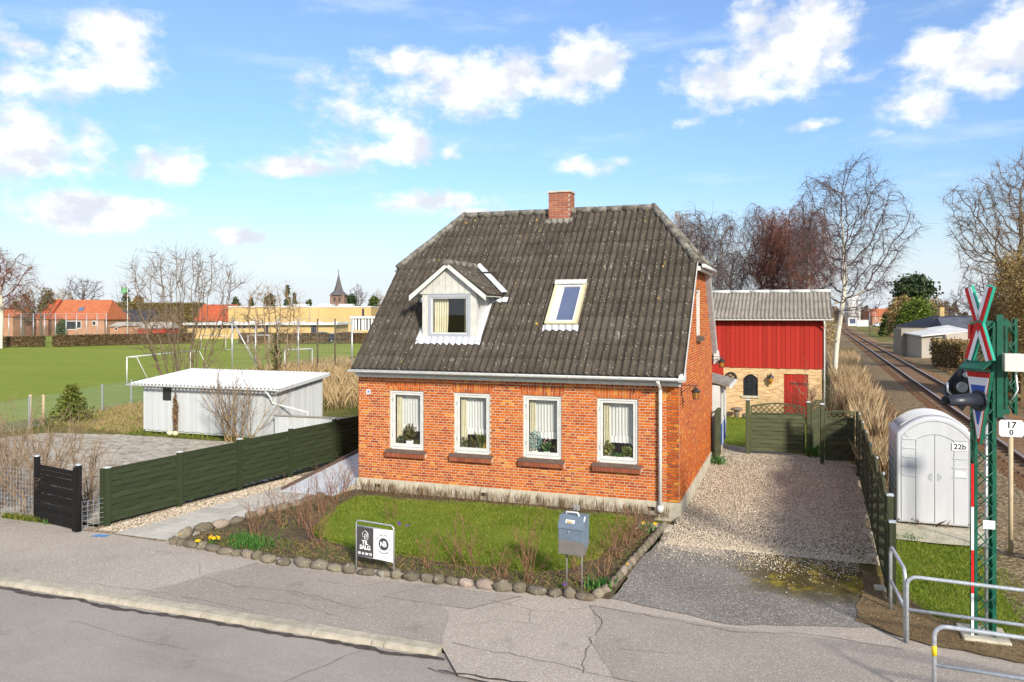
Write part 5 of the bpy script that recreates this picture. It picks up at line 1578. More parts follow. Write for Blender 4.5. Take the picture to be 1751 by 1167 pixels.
MB().box(-2.2, PX - .08, 10.44, 10.5, .28, 2.35).build('end_wall', MT['white'], po)
MB().poly([(-2.3, 7.98, 3.0), (.50, 7.98, 2.30), (.50, 7.98, 2.38), (-2.3, 7.98, 3.08)], (0, 2.6, 0)).build('porch_roof', MT['roof_barn'], po)
MB().box(.50, .56, 7.96, 10.6, 2.27, 2.36).build('porch_gutter', MT['pvc'], po)
def lantern(loc, arm, label, s=1.0, armdir=(1, 0)):
    t = thing('wall_lantern', label, 'lantern', loc, 'wall lanterns')
    x, y, z = loc
    dx, dy = armdir
    wx, wy = x - dx * arm, y - dy * arm
    m = MB(); m.path([(wx, wy, z + .30 * s), (x + dx * .06, y + dy * .06, z + .30 * s)], .008, 6); m.path([(wx, wy, z + .36 * s), (wx, wy, z + .05 * s)], .012, 6)
    m.path([(wx, wy, z + .12 * s), (wx + dx * arm * .4, wy + dy * arm * .4, z + .22 * s), (x, y, z + .29 * s)], .007, 6)
    m.build('bracket', MT['iron'], t)
    MB().lathe([(.115 * s, .155 * s), (.012 * s, .27 * s), (.01 * s, .30 * s)], loc, 8, False).build('hood', MT['iron'], t)
    MB().lathe([(.060 * s, 0), (.078 * s, .15 * s)], loc, 8, False).build('amber_glass', MT['amber'], t)
    for k in range(8):
        a = 2 * math.pi * k / 8
        MB().path([(x + .062 * s * math.cos(a), y + .062 * s * math.sin(a), z - .005), (x + .081 * s * math.cos(a), y + .081 * s * math.sin(a), z + .155 * s)], .006 * s, 4).build('cage_bar', MT['iron'], t)
    MB().lathe([(.066 * s, -.014), (.066 * s, .004)], loc, 8, False).build('foot_ring', MT['iron'], t)
lantern((.34, .22, 2.72), .33, 'amber glass lantern on the brick gable near the front corner')
lantern((.30, 7.45, 2.98), .29, 'amber glass lantern on the far end of the brick gable', 1.1)

# ------------------------------------------------------------------ red barn
BY = 19.3
bn = thing('red_barn', 'barn with red boarded upper storey over yellow brick and grey corrugated roof', 'barn', (0, BY + 3, 0))
BX0, BX1 = -5.5, 3.62
ZB, ZE = 2.28, 4.42
m = MB()
WA, WB, WZA, WZB = .25, .90, .92, 1.90        # window
DA, DB = 2.92 - .12, 3.62 - .02               # door
DA, DB = 2.02, 3.04
m.box(BX0, WA, BY, BY + .3, -.1, ZB); m.box(WB, DA, BY, BY + .3, -.1, ZB); m.box(WA, WB, BY, BY + .3, -.1, WZA); m.box(WA, WB, BY, BY + .3, WZB, ZB)
m.box(DB, BX1, BY, BY + .3, -.1, ZB); m.box(DA, DB, BY, BY + .3, 1.96, ZB)
m.box(BX1 - .3, BX1, BY + .3, BY + 5.2, -.1, ZB); m.box(BX0, BX1 - .3, BY + 4.9, BY + 5.2, -.1, ZB)
m.build('brick_wall', MT['ybrick'], bn)
k = 0; x = BX0
MB().box(BX0 + .05, BX1 - .02, BY + .02, BY + 5.15, ZB, ZE + .02).build('loft', MT['red_wood'], bn)
rr = random.Random(9)
while x < BX1 + .05:
    wd = .20
    MB().box(x + .006, x + wd - .006, BY - .045 + (.014 if k % 2 else 0), BY + .015, ZB - .07 - rr.uniform(0, .02), ZE).build('board', MT['red_wood'], bn)
    x += wd; k += 1
k = 0; y = BY + .02
while y < BY + 5.1:
    MB().box(BX1 - .01, BX1 + .04 - (.014 if k % 2 else 0), y, y + .19, ZB - .07, ZE + min(y - BY, BY + 5.2 - y) * .47).build('gable_board', MT['red_wood'], bn); y += .2; k += 1
BE, BRG = BY - .33, BY + 2.6
ZEV, ZRG = 4.46, 5.72
bl = math.hypot(BRG - BE, ZRG - ZEV); ca, sa = (BRG - BE) / bl, (ZRG - ZEV) / bl
def barnf(x, s, n): return (x, BE + s * ca - n * sa, ZEV + s * sa + n * ca)
def barnb(x, s, n): return (x, 2 * BRG - (BE + s * ca - n * sa), ZEV + s * sa + n * ca)
BR = MB().poly([barnf(BX0, 0, -.06), barnf(4.02, 0, -.06), barnf(4.02, bl, -.06), barnf(BX0, bl, -.06)]).build('barn_roof', MT['grey_wood'], bn)
for j in range(3):
    x = 4.06
    while x > -3.0:
        mm = corr_sheet(barnf, x - PITCH * 6, x, j * bl / 3, (j + 1) * bl / 3 + .06, lambda q: bl)
        mm.build('barn_roof_sheet', MT['roof_barn'], BR); x -= PITCH * 6
mm = corr_sheet(barnb, BX0, 4.06, 0, bl, lambda q: bl); mm.build('barn_roof_back', MT['roof_barn'], BR)
x = 4.1
while x > BX0:
    MB().path([(x, BRG, ZRG + .03), (x - .95, BRG, ZRG + .035)], .085, 8).build('barn_ridge_cap', MT['white'], BR); x -= .92
MB().beam(barnf(4.05, 0, -.07), barnf(4.05, bl, -.07), .03, .12).build('verge_board', MT['white'], BR)
gutter(BX0, 4.08, BE - .08, ZEV - .03, .07, MT['pvc']).build('barn_gutter', MT['pvc'], bn)
MB().path([(3.70, BE - .08, ZEV - .09), (3.72, BE + .1, ZEV - .3), (3.72, BY - .07, ZEV - .55), (3.72, BY - .07, .1)], .035, 8).build('barn_downspout', MT['pvc'], bn)
# barn window, door, fittings
arc = [(WA + (WB - WA) * i / 8, WZB - .22 + .22 * math.sin(math.pi * i / 8) ** .8) for i in range(9)]
bw = MB().poly([(WA, BY + .1, WZA), (WB, BY + .1, WZA)] + [(a, BY + .1, b) for a, b in arc[::-1]], (0, .02, 0)).build('barn_window', MT['darkglass'], bn)
MB().poly([(WA, BY + .02, WZB - .22)] + [(a, BY + .02, b) for a, b in arc[1:-1]] + [(WB, BY + .02, WZB - .22), (WB, BY + .02, WZB + .01), (WA, BY + .02, WZB + .01)], (0, .06, 0)).build('window_arch', MT['ybrick'], bw)
for i in (0, 1, 2, 3):
    xx = WA + (WB - WA) * i / 3; MB().box(xx - .018, xx + .018, BY + .06, BY + .095, WZA, WZB - (.22 if i in (0, 3) else .02)).build('glazing_bar', MT['iron'], bw)
for z in (WZA + .02, WZA + .35, WZA + .68): MB().box(WA, WB, BY + .062, BY + .09, z - .015, z + .015).build('glazing_bar', MT['iron'], bw)
MB().box(WA - .08, WB + .06, BY - .06, BY + .1, WZA - .1, WZA).build('barn_sill', MT['concrete'], bw)
dr = MB().box(DA, DB, BY + .06, BY + .12, 0, 1.96).build('barn_door', MT['red_wood'], bn)
n = 8
for k in range(n):
    xa = DA + (DB - DA) * k / n
    MB().box(xa + .006, xa + (DB - DA) / n - .006, BY + .035, BY + .06, .04, 1.86 + .09 * math.sin(math.pi * (k + .5) / n)).build('door_board', MT['red_wood'], dr)
MB().box(DB - .75, DB + .12, BY + .015, BY + .03, 1.5, 1.55).build('hinge_strap', MT['iron'], dr)
d2 = MB().box(-1.25, -.62, BY - .05, BY - .01, .1, 2.25).build('red_shutter_door', MT['red_wood'], bn)
MB().box(-1.0, -.55, BY - .065, BY - .052, .42, .46).build('hinge_strap', MT['iron'], d2)
wh = thing('iron_wheel', 'black spoked iron wheel hung on the yellow barn wall', 'wheel', (-.28, BY - .06, 1.55))
C_ = (-.28, BY - .06, 1.72)
MB().path([(C_[0] + .24 * math.cos(a), C_[1], C_[2] + .24 * math.sin(a)) for a in [2 * math.pi * k / 20 for k in range(20)]], .035, 6, True, True).build('rim', MT['iron'], wh)
for k in range(6):
    a = math.pi * 2 * k / 6
    MB().beam(C_, (C_[0] + .23 * math.cos(a), C_[1], C_[2] + .23 * math.sin(a)), .03, .03).build('spoke', MT['iron'], wh)
MB().blob((C_[0], C_[1] + .02, C_[2]), (.07, .05, .07), 1, 0).build('hub', MT['iron'], wh)
def barn_lamp(x, z):
    t = thing('barn_lamp', 'small black carriage lamp on the barn wall between window and red door', 'lamp', (x, BY - .16, z))
    c = (x, BY - .16, z)
    MB().lathe([(.03, -.14), (.055, -.06), (.10, .0), (.125, .16)], c, 8, False).build('lamp_glass', MT['amber'], t)
    MB().lathe([(.15, .16), (.12, .24), (.05, .30), (.03, .38)], c, 8, False).build('lamp_top', MT['iron'], t)
    MB().path([(x, BY, z + .1), (x, BY - .1, z + .25)], .02, 6).build('lamp_arm', MT['iron'], t)
barn_lamp(1.46, 1.60)
sp_ = thing('mushroom_stone', 'stone mushroom seat on the grass in front of the barn wall', 'stone', (.15, BY - .9, 0))
MB().blob((.0, BY - .55, .12), (.12, .12, .2), 3, .1).build('stem', MT['stone'], sp_); MB().blob((.0, BY - .55, .34), (.26, .24, .09), 4, .12).build('cap', MT['stone'], sp_)
tag(MB().blob((.42, BY - .6, .06), (.2, .16, .14), 8).build('boulder', MT['stone']), 'grey boulder beside the stone mushroom by the barn', 'stone')

# ------------------------------------------------------------------ white shed
SX0, SX1, SY, SD_ = -21.95, -15.6, 6.25, 9.1
sh = thing('white_shed', 'low shed of peeling white boards with a white corrugated lean-to roof', 'shed', (-18.7, 7.7, 0))
def shz(y): return 1.90 + (y - SY) * .105
MB().box(SX0 + .04, SX1 - .04, SY + .03, SD_, 0, 1.86).build('core', MT['shed_wood'], sh)
x = SX0; k = 0
while x < SX1 - .01:
    MB().box(x + .006, min(x + .155, SX1) - .006, SY - .02 + (.012 if k % 2 else 0), SY + .03, .05 + rr.uniform(0, .04), 1.88).build('board', MT['shed_wood'], sh); x += .155; k += 1
y = SY; k = 0
while y < SD_:
    MB().poly([(SX1 - .03, y + .005, .05), (SX1 - .03, y + .15, .05), (SX1 - .03, y + .15, shz(y + .15) - .03), (SX1 - .03, y + .005, shz(y) - .03)], (.045 - (.012 if k % 2 else 0), 0, 0)).build('side_board', MT['shed_wood'], sh); y += .155; k += 1
def shf(x, s, n): return (x, SY - .30 + s, shz(SY - .30 + s) + .04 + n)
x = SX0 - .35
while x < SX1 + .22:
    mm = corr_sheet(shf, x, min(x + 1.06, SX1 + .25), 0, SD_ - SY + .55, lambda q: 99, lift=.004, step=.076 / 3)
    mm.build('shed_roof_sheet', MT['snowroof'], sh); x += 1.06
MB().box(SX0 - .35, SX1 + .25, SY - .28, SD_ + .2, 1.86, 1.885).build('roof_board', MT['grey_wood'], sh) if False else None
MB().poly([(SX1 + .23, SY - .30, shz(SY - .3) - .09), (SX1 + .23, SD_ + .25, shz(SD_ + .25) - .09), (SX1 + .23, SD_ + .25, shz(SD_ + .25) + .03), (SX1 + .23, SY - .30, shz(SY - .3) + .03)], (.03, 0, 0)).build('fascia', MT['shed_wood'], sh)
gutter(SX0 - .5, SX1 + .25, SY - .37, 1.88, .06, MT['pvc']).build('shed_gutter', MT['pvc'], sh)
MB().path([(SX1 - .25, SY - .37, 1.83), (SX1 - .22, SY - .15, 1.6), (SX1 - .15, SY - .08, 1.35), (SX1 + .9, SY + .6, .98), (SX1 + .92, SY + .6, .6)], .035, 8).build('shed_downspout', MT['pvc'], sh)
ho = MB().box(-20.95, -20.55, SY - .045, SY - .022, 1.27, 1.78).build('insect_hotel', MT['iron'], None); tag(ho, 'dark square wooden frame hung on the left of the white shed wall', 'wall hanging')
wf = thing('low_white_fence', 'low white board screen with grey top rail beside the shed', 'fence', (-13.8, 6.3, 0))
F, ln = frame2((-15.45, 5.9), (-11.9, 6.1))
k = 0
while k * .15 < ln:
    fbox(F, k * .15 + .004, k * .15 + .146, -.012 + (.01 if k % 2 else 0), .012, .03, .93).build('board', MT['shed_wood'], wf); k += 1
fbox(F, -.05, ln, -.06, .06, .935, .97).build('top_rail', MT['grey_wood'], wf)
ht = thing('brown_hut', 'small dark red hut with shingled roof behind the white shed', 'hut', (-18.6, 11.3, 0))
MB().box(-19.4, -18.05, 10.7, 11.9, 0, 1.70).build('wall', MT['darkred_wood'], ht)
MB().poly([(-19.6, 10.45, 1.70), (-17.75, 10.45, 1.64), (-17.75, 10.45, 1.71), (-18.7, 10.45, 1.96), (-19.6, 10.45, 1.78)], (0, 1.7, 0)).build('hut_roof', MT['brown_sill'], ht)
MB().box(-17.86, -17.80, 10.5, 10.56, 0, 1.64).build('hut_post', MT['grey_wood'], ht)

# ------------------------------------------------------------------ relay cabinet
cb_ = thing('relay_cabinet', 'light grey arched double door trackside cabinet marked 22b', 'cabinet', (5.35, 1.8, 0))
KX0, KX1, KY0, KY1 = 4.60, 6.12, 1.06, 2.6
KH, KA = 2.02, .40
def archz(u): return KH + KA * math.sin(math.acos(max(-1, min(1, 2 * u - 1)))) ** 1.0 if 0 <= u <= 1 else KH
prof = [(KX0, .06), (KX1, .06)] + [(KX1 - (KX1 - KX0) * i / 20, KH + KA * (1 - (abs(2 * i / 20 - 1)) ** 2.2)) for i in range(21)]
bevel(MB().poly([(x, KY0, z) for x, z in prof], (0, KY1 - KY0, 0)).build('body', MT['cabinet'], cb_), .05, 3)
for k in range(5):      # stepped roof ribs
    y0 = KY0 + .28 + k * .24
    m = MB()
    pts = [(KX1 - (KX1 - KX0) * i / 20, KH + .03 + KA * (1 - (abs(2 * i / 20 - 1)) ** 2.2)) for i in range(1, 20)]
    m.path([(x, y0, z - .005) for x, z in pts], .022, 6).build('roof_rib', MT['cabinet'], cb_)
def line_(pts, r=.006):
    return MB().path(pts, r, 4)
fy_ = KY0 - .002
mid = (KX0 + KX1) / 2
def dz(x): return 1.90 + .13 * (1 - ((x - mid) / .37) ** 2)
for x in (mid - .37, mid, mid + .37): line_([(x, fy_, .12), (x, fy_, dz(x) if x != mid else 2.03)], .006).build('door_joint', MT['cab_line'], cb_)
line_([(mid - .37 + .74 * i / 12, fy_, dz(mid - .37 + .74 * i / 12)) for i in range(13)], .006).build('door_head_joint', MT['cab_line'], cb_)
line_([(KX0 + .10, fy_, .1), (KX0 + .10, fy_, KH - .06)] + [(KX0 + .1 + (KX1 - KX0 - .2) * i / 16, fy_, KH - .06 + .36 * (1 - abs(2 * i / 16 - 1) ** 2.2)) for i in range(1, 16)] + [(KX1 - .10, fy_, KH - .06), (KX1 - .1, fy_, .1)], .006).build('front_joint', MT['cab_line'], cb_)
for k in range(5):
    z = 1.10 + k * .20
    MB().box(KX0 + .14, KX0 + .42, KY0 - .016, KY0 + .01, z, z + .022).build('louvre', MT['cabinet'], cb_)
    MB().box(KX1 - .42, KX1 - .14, KY0 - .016, KY0 + .01, z + .02, z + .042).build('louvre', MT['cabinet'], cb_)
for k in range(8):
    z = .55 + k * .2
    MB().poly([(KX0 - .012, KY0 + .2, z), (KX0 - .012, KY1 - .2, z + .1), (KX0 - .012, KY1 - .2, z + .13), (KX0 - .012, KY0 + .2, z + .03)], (.03, 0, 0)).build('side_louvre', MT['cabinet'], cb_)
for sg in (-1, 1):
    MB().poly([(mid + sg * .05, KY0 - .004, 1.10)] + [(mid + sg * (.05 + .085 * math.cos(a)), KY0 - .004, 1.10 + .085 * math.sin(a)) for a in [R(-90 + 22.5 * i) for i in range(9)]], (0, .02, 0)).build('door_pull', MT['galv'], cb_)
pl_ = MB().box(KX1 - .43, KX1 - .13, KY0 - .02, KY0 - .005, 1.71, 1.87).build('number_label', MT['paper'], cb_)
text('number', '22b', .16, MT['iron'], pl_, (KX1 - .28, KY0 - .0225, 1.79), (1, 0, 0), (0, 0, 1), .004)
MB().box(KX1 - .38, KX1 - .18, KY0 - .012, KY0 - .004, 1.15, 1.25).build('white_sticker', MT['paper'], cb_)
MB().lathe([(.075, 0), (.075, .01)], (0, 0, 0), 16).build('vent_disc', MT['cabinet'], cb_, (0, 0, 0)).rotation_euler = (R(90), 0, 0)
vd = [o for o in cb_.children if o.name.startswith('vent_disc')][0]; vd.location = Vector((KX0 + .25, KY0, 2.02)) - WL[cb_.name]
for dx in (.07, KX1 - KX0 - .09): MB().blob((KX0 + dx, KY0 - .01, .13), (.025, .02, .025), 2, 0).build('bolt', MT['galv'], cb_)
pd = sheet('concrete_pad', wobble([(4.35, -.25), (6.3, -.35), (6.4, 2.8), (4.4, 2.8)], .04, .3, 61), .02, MT['concrete'])

# ------------------------------------------------------------------ crossing mast
MX, MY = 5.045, -5.2
ms = thing('crossing_mast', 'green lattice railway crossing mast with red and white cross and blue triangle', 'signal mast', (MX, MY, 0))
bl_ = MB().box(MX - .30, MX + .30, MY - .30, MY + .30, -.05, .06); bevel(bl_.build('footing', MT['concrete'], ms), .02)
hw = .135
LEG = [(-hw, -hw), (hw, -hw), (hw, hw), (-hw, hw)]
def lattice_mast(par, cx_, cy_, z0, z1, hw, n, mat, rot=0.0, legs=.04):
    c, s = math.cos(rot), math.sin(rot)
    P = [(cx_ + c * a * hw - s * b * hw, cy_ + s * a * hw + c * b * hw) for a, b in ((-1, -1), (1, -1), (1, 1), (-1, 1))]
    for x, y in P:
        sx_ = 1 if x < cx_ else -1; sy_ = 1 if y < cy_ else -1
        m = MB().box(x - .006, x + .006, min(y, y + sy_ * legs), max(y, y + sy_ * legs), z0, z1).box(min(x, x + sx_ * legs), max(x, x + sx_ * legs), y - .006, y + .006, z0, z1)
        m.build('leg', mat, par)
    dz_ = (z1 - z0) / n
    for f in range(4):
        a, b = P[f], P[(f + 1) % 4]
        for k in range(n):
            za, zb = z0 + k * dz_, z0 + (k + 1) * dz_
            if k % 2: za, zb = zb, za
            MB().path([(a[0], a[1], za), (b[0], b[1], zb)], .008, 5).build('lacing_bar', mat, par)
            MB().path([(a[0], a[1], zb), (b[0], b[1], za)], .008, 5).build('lacing_bar', mat, par)
lattice_mast(ms, MX, MY, .06, 4.55, hw, 15, MT['mast'])
# reflector strip on the left edge
for k in range(4):
    z1 = 2.52 - k * .62
    MB().box(MX - hw - .045, MX - hw - .012, MY - hw - .03, MY - hw - .022, z1 - .62, z1).build('reflector_strip', MT['sign_red'] if k % 2 == 0 else MT['sign_white'], ms)
MB().box(MX - .03, MX + .12, MY - hw - .016, MY - hw - .008, 1.60, 1.72).build('maker_plate', MT['paper'], ms)
MB().path([(MX + .05, MY + .05, .05), (MX + .05, MY + .05, 3.3)], .02, 8).build('cable_pipe', MT['galv'], ms)
nS = Vector((-.82, -.572, 0)); tS = Vector((.572, -.82, 0)); OS = Vector((MX, MY, 0)) + nS * .235 + tS * .15
def sp(u, z, n=0.0): return tuple(OS + tS * u + nS * n + Vector((0, 0, z)))
ZC = 4.53                                                        # cross centre
def arm(u0, z0, u1, z1, w1, nn, th, mat, name, par, ofs=0.0):
    a = Vector((u0, z0)); b = Vector((u1, z1)); d = (b - a).normalized(); q = Vector((-d.y, d.x))
    pts = [a + q * (ofs - w1 / 2), b + q * (ofs - w1 / 2), b + q * (ofs + w1 / 2), a + q * (ofs + w1 / 2)]
    return MB().poly([sp(p.x, p.y, nn) for p in pts], nS * th).build(name, mat, par)
cr_ = arm(-.185, ZC - .53, .185, ZC + .53, .125, -.05, .05, MT['mast_light'], 'cross_arm_back', ms)
arm(-.185, ZC + .53, .185, ZC - .53, .125, -.048, .05, MT['mast_light'], 'cross_arm_back', ms)
# faces: each half arm white towards the inside, red outside
for (u, z) in ((-.18, .515), (.18, .515), (-.18, -.515), (.18, -.515)):
    sgn = 1 if u * z > 0 else -1
    up_ = 1 if z > 0 else -1
    w_in = .085
    inner = sgn * 1.0 if z > 0 else sgn * 1.0
    # offset positive q side
    a = Vector((u * .10, z * .10)); b = Vector((u, z)); d = (b - a).normalized(); q = Vector((-d.y, d.x))
    side = 1 if q.x * u < 0 else -1
    for off, mat, nm in ((side * .028, MT['sign_white'], 'cross_white'), (-side * .029, MT['sign_red'], 'cross_red')):
        pts = [a + q * (off - .0275), b + q * (off - .0275), b + q * (off + .0275), a + q * (off + .0275)]
        MB().poly([sp(p.x, ZC + p.y, .004 + .002 * (mat is MT['sign_red'])) for p in pts], nS * .006).build(nm, mat, cr_)
MB().poly([sp(-.065, ZC, .016), sp(0, ZC - .12, .016), sp(.065, ZC, .016), sp(0, ZC + .03, .016)], nS * .004).build('cross_red', MT['sign_red'], cr_)
# hood shelf and triangle
MB().poly([sp(-.21, 3.98, .0), sp(.21, 3.98, .0), sp(.21, 3.88, .14), sp(-.21, 3.88, .14)], (0, 0, .02)).build('sign_shelf', MT['mast'], ms)
def tri(w1, z1, z2, nn, th, mat, nm, par):
    return MB().poly([sp(-w1, z1, nn), sp(w1, z1, nn), sp(.012, z2, nn), sp(-.012, z2, nn)], nS * th).build(nm, mat, par)
tb = tri(.205, 3.86, 2.82, -.06, .06, MT['mast'], 'triangle_back', ms)
tri(.195, 3.84, 2.84, .003, .004, MT['sign_red'], 'triangle_red_edge', tb)
tri(.178, 3.77, 2.90, .008, .003, MT['sign_white'], 'triangle_white_band', tb)
tri(.125, 3.66, 3.10, .012, .003, MT['sign_blue'], 'triangle_blue_field', tb)
MB().poly([sp(-.195, 3.845, .0075), sp(.195, 3.845, .0075), sp(.188, 3.79, .0075), sp(-.188, 3.79, .0075)], nS * .003).build('triangle_red_edge', MT['sign_red'], tb)
# lamp: black disc with a long hood
m = MB(); cz = 3.44
pts = [Vector(sp(.03, cz, .02)), Vector(sp(.03, cz, .05))]
m.path(pts, .15, 20).build('lamp_disc', MT['black_plastic'], ms)
n = 16; m = MB()
for i in range(n + 1):
    t = i / n
for (nn, r_) in ((.05, .115), (.60, .085)):
    for k in range(14):
        a = R(-35 + 250 * k / 13)
        m.v.append(tuple(Vector(sp(.03, cz, nn)) + tS * (r_ * math.cos(a)) + Vector((0, 0, r_ * math.sin(a)))))
for k in range(13): m.f.append((k, k + 1, 14 + k + 1, 14 + k)); m.sm.append(True)
o = m.build('lamp_hood', MT['black_plastic'], ms); sm_ = o.modifiers.new('solid', 'SOLIDIFY'); sm_.thickness = .008
MB().path([sp(.03, cz, .05), sp(.03, cz, .07)], .10, 16).build('lamp_lens', MT['darkglass'], ms)
# second lattice frame to the right with its brackets and cable box
MX2, MY2 = MX + .36, MY + .12
lattice_mast(ms, MX2, MY2, 3.22, 4.60, .075, 5, MT['mast'], 0, .032)
for z in (3.24, 3.92, 4.50):
    MB().box(MX + .02, MX2 - .05, MY - .11, MY - .03, z, z + .07).build('bracket', MT['mast'], ms)
MB().box(MX + .14, MX + .22, MY - .16, MY - .10, 3.2, 4.66).build('upright_channel', MT['mast'], ms)
bevel(MB().box(MX2 - .16, MX2 + .09, MY - .32, MY - .10, 3.86, 4.11).build('cable_box', MT['boxcream'], ms), .012)
MB().path([(MX2 - .0, MY - .2, 3.86), (MX2 + .03, MY - .18, 3.6), (MX2 - .02, MY - .1, 3.45)], .012, 6).build('cable', MT['paper'], ms)
MB().box(MX - hw - .05, MX - hw + .02, MY - .1, MY + .05, 4.30, 4.52).build('red_lamp_side', MT['sign_red'], ms)
# rear light target (black lozenge board) seen behind the mast
rb_ = thing('rear_light_board', 'black lozenge signal board with round lamp housing behind the green mast', 'signal board', (4.85, -4.7, 3.2))
cB = Vector((4.86, -4.72, 3.62)); uB = Vector((.94, .34, 0)); nB = Vector((.34, -.94, 0))
def bpnt(u, z, n=0): return tuple(cB + uB * u + nB * n + Vector((0, 0, z)))
MB().poly([bpnt(-.34, -.12), bpnt(.0, -.42), bpnt(.34, .02), bpnt(.06, .37)], nB * .02).build('board', MT['black_plastic'], rb_)
MB().path([bpnt(-.05, -.05, .02), bpnt(-.05, -.05, .06)], .11, 16).build('lamp_ring', MT['iron'], rb_)
MB().path([bpnt(-.05, -.05, .06), bpnt(-.05, -.05, .11)], .08, 14).build('lamp_housing', MT['galv'], rb_)
MB().path([bpnt(.03, .13, .02), bpnt(.03, .13, .05)], .04, 8).build('cable_gland', MT['galv'], rb_)
MB().path([bpnt(-.24, .02, .03), bpnt(-.24, -.12, .04), bpnt(-.18, -.17, .04)], .018, 8).build('elbow_pipe', MT['galv'], rb_)
MB().beam(bpnt(.1, -.1, -.03), (MX, MY + .1, 3.6), .03, .03).build('support_arm', MT['mast'], rb_)
# distance sign
ks = thing('distance_sign', 'white square track sign reading 17 over 0 on a tan post', 'sign', (6.41, -.65, 0))
MB().path([(6.41, -.65, -.1), (6.41, -.65, 2.33)], .042, 12).build('post', MT['post_tan'], ks)
sgn = MB().poly([(6.41 + a * .205 - (.03 if abs(b) < .5 else 0) * 0, -.70, 2.46 + b * .16) for a, b in ((-1, -.75), (-.85, -1), (.85, -1), (1, -.75), (1, .75), (.85, 1), (-.85, 1), (-1, .75))], (0, .012, 0)).build('plate', MT['paper'], ks)
text('number', '17', .17, MT['iron'], sgn, (6.41, -.7025, 2.525), (1, 0, 0), (0, 0, 1), .004)
text('number', '0', .14, MT['iron'], sgn, (6.41, -.7025, 2.38), (1, 0, 0), (0, 0, 1), .004)
mk = thing('marker_post', 'short grey marker box with orange reflector at the right edge', 'marker', (6.68, -1.0, 0))
bevel(MB().box(6.58, 6.80, -1.1, -.92, .0, .42).build('box', MT['post_tan'], mk), .02); MB().box(6.60, 6.635, -1.112, -1.102, .22, .34).build('reflector', MT['orange'], mk)
MB().box(6.56, 6.82, -1.12, -.90, .42, .445).build('lid', MT['cabinet'], mk)

# ------------------------------------------------------------------ railings
def hoop(name, label, A, B, h, grp, r=.026, mid=.48, tape=False, last=True):
    t = thing(name, label, 'railing', (A[0], A[1], 0), grp)
    a = Vector((*A, 0)); b = Vector((*B, 0)); d = (b - a).normalized(); rd_ = .13
    pts = [a + Vector((0, 0, -.1)), a + Vector((0, 0, h - rd_))]
    for k in range(1, 6):
        an = math.pi / 2 * k / 5; pts.append(a + d * rd_ * (1 - math.cos(an)) + Vector((0, 0, h - rd_ + rd_ * math.sin(an))))
    if last:
        for k in range(0, 6):
            an = math.pi / 2 * k / 5; pts.append(b - d * rd_ * (1 - math.sin(an)) + Vector((0, 0, h - rd_ + rd_ * math.cos(an))))
        pts.append(b + Vector((0, 0, -.1)))
    else: pts.append(b + Vector((0, 0, h)))
    MB().path(pts, r, 12).build('hoop', MT['galv'], t)
    MB().path([a + Vector((0, 0, mid)), b + Vector((0, 0, mid))], r * .92, 10).build('middle_rail', MT['galv'], t)
    if tape: MB().path([a + Vector((0, 0, h - .36)), a + Vector((0, 0, h - .24))], r + .003, 12).build('yellow_tape', MT['yellow'], t)
    return t
hoop('hoop_railing', 'galvanised hoop railing crossing in front of the green mast', (3.98, -5.82), (7.6, -6.10), .95, 'galvanised railings by the crossing')
hoop('hoop_railing', 'nearest galvanised hoop railing with a band of yellow tape', (4.05, -7.66), (7.4, -7.9), .95, 'galvanised railings by the crossing', tape=True)
hoop('hoop_railing', 'short galvanised railing running back to the driveway fence', (3.90, -4.55), (3.96, -5.78), 1.02, 'galvanised railings by the crossing', last=True)

# ------------------------------------------------------------------ for sale sign and mailbox
fs = thing('for_sale_sign', 'grey and white TIL SALG house sale board in a bent steel frame', 'sign', (-4.66, -5.72, 0))
A = Vector((-5.06, -5.66, 0)); B = Vector((-4.22, -5.79, 0)); d = (B - A).normalized(); n_ = Vector((d.y, -d.x, 0)); ln = (B - A).length
H_ = .90; rr_ = .07
pts = [A + Vector((0, 0, -.1)), A + Vector((0, 0, H_ - rr_))]
for k in range(1, 6): an = math.pi / 2 * k / 5; pts.append(A + d * rr_ * (1 - math.cos(an)) + Vector((0, 0, H_ - rr_ + rr_ * math.sin(an))))
for k in range(0, 6): an = math.pi / 2 * k / 5; pts.append(B - d * rr_ * (1 - math.sin(an)) + Vector((0, 0, H_ - rr_ + rr_ * math.cos(an))))
pts.append(B + Vector((0, 0, -.1)))
MB().path(pts, .013, 10).build('frame', MT['galv'], fs)
for z in (.805, .255): MB().path([A + Vector((0, 0, z)), B + Vector((0, 0, z))], .010, 8).build('cross_rail', MT['galv'], fs)
def sq(u, z, n=0): return tuple(A + d * u + n_ * n + Vector((0, 0, z)))
hd = MB().poly([sq(.02, .262), sq(ln - .02, .262), sq(ln - .02, .797), sq(.02, .797)], n_ * .006).build('board', MT['paper'], fs)
MB().poly([sq(.02, .263, .0065), sq(.40, .263, .0065), sq(.40, .796, .0065), sq(.02, .796, .0065)], n_ * .002).build('dark_half', MT['dark_panel'], hd)
text('lettering', 'TIL', .105, MT['paper'], hd, sq(.21, .515, .011), d, (0, 0, 1), .003); text('lettering', 'SALG', .105, MT['paper'], hd, sq(.21, .425, .011), d, (0, 0, 1), .003)
for q_, pn in enumerate(('81', '61', '84', '73')): text('phone_number', pn, .062, MT['paper'], hd, sq(.21 + (q_ - 1.5) * .083, .315, .011), d, (0, 0, 1), .002)
for pl2 in ([(.15, .62), (.15, .69), (.21, .735), (.275, .69), (.275, .585), (.20, .585), (.20, .665), (.22, .675), (.24, .665), (.24, .62), (.15, .62)],):
    MB().path([sq(u, z, .011) for u, z in pl2], .006, 4).build('house_logo', MT['paper'], hd)
cu_, cz_ = .63, .545
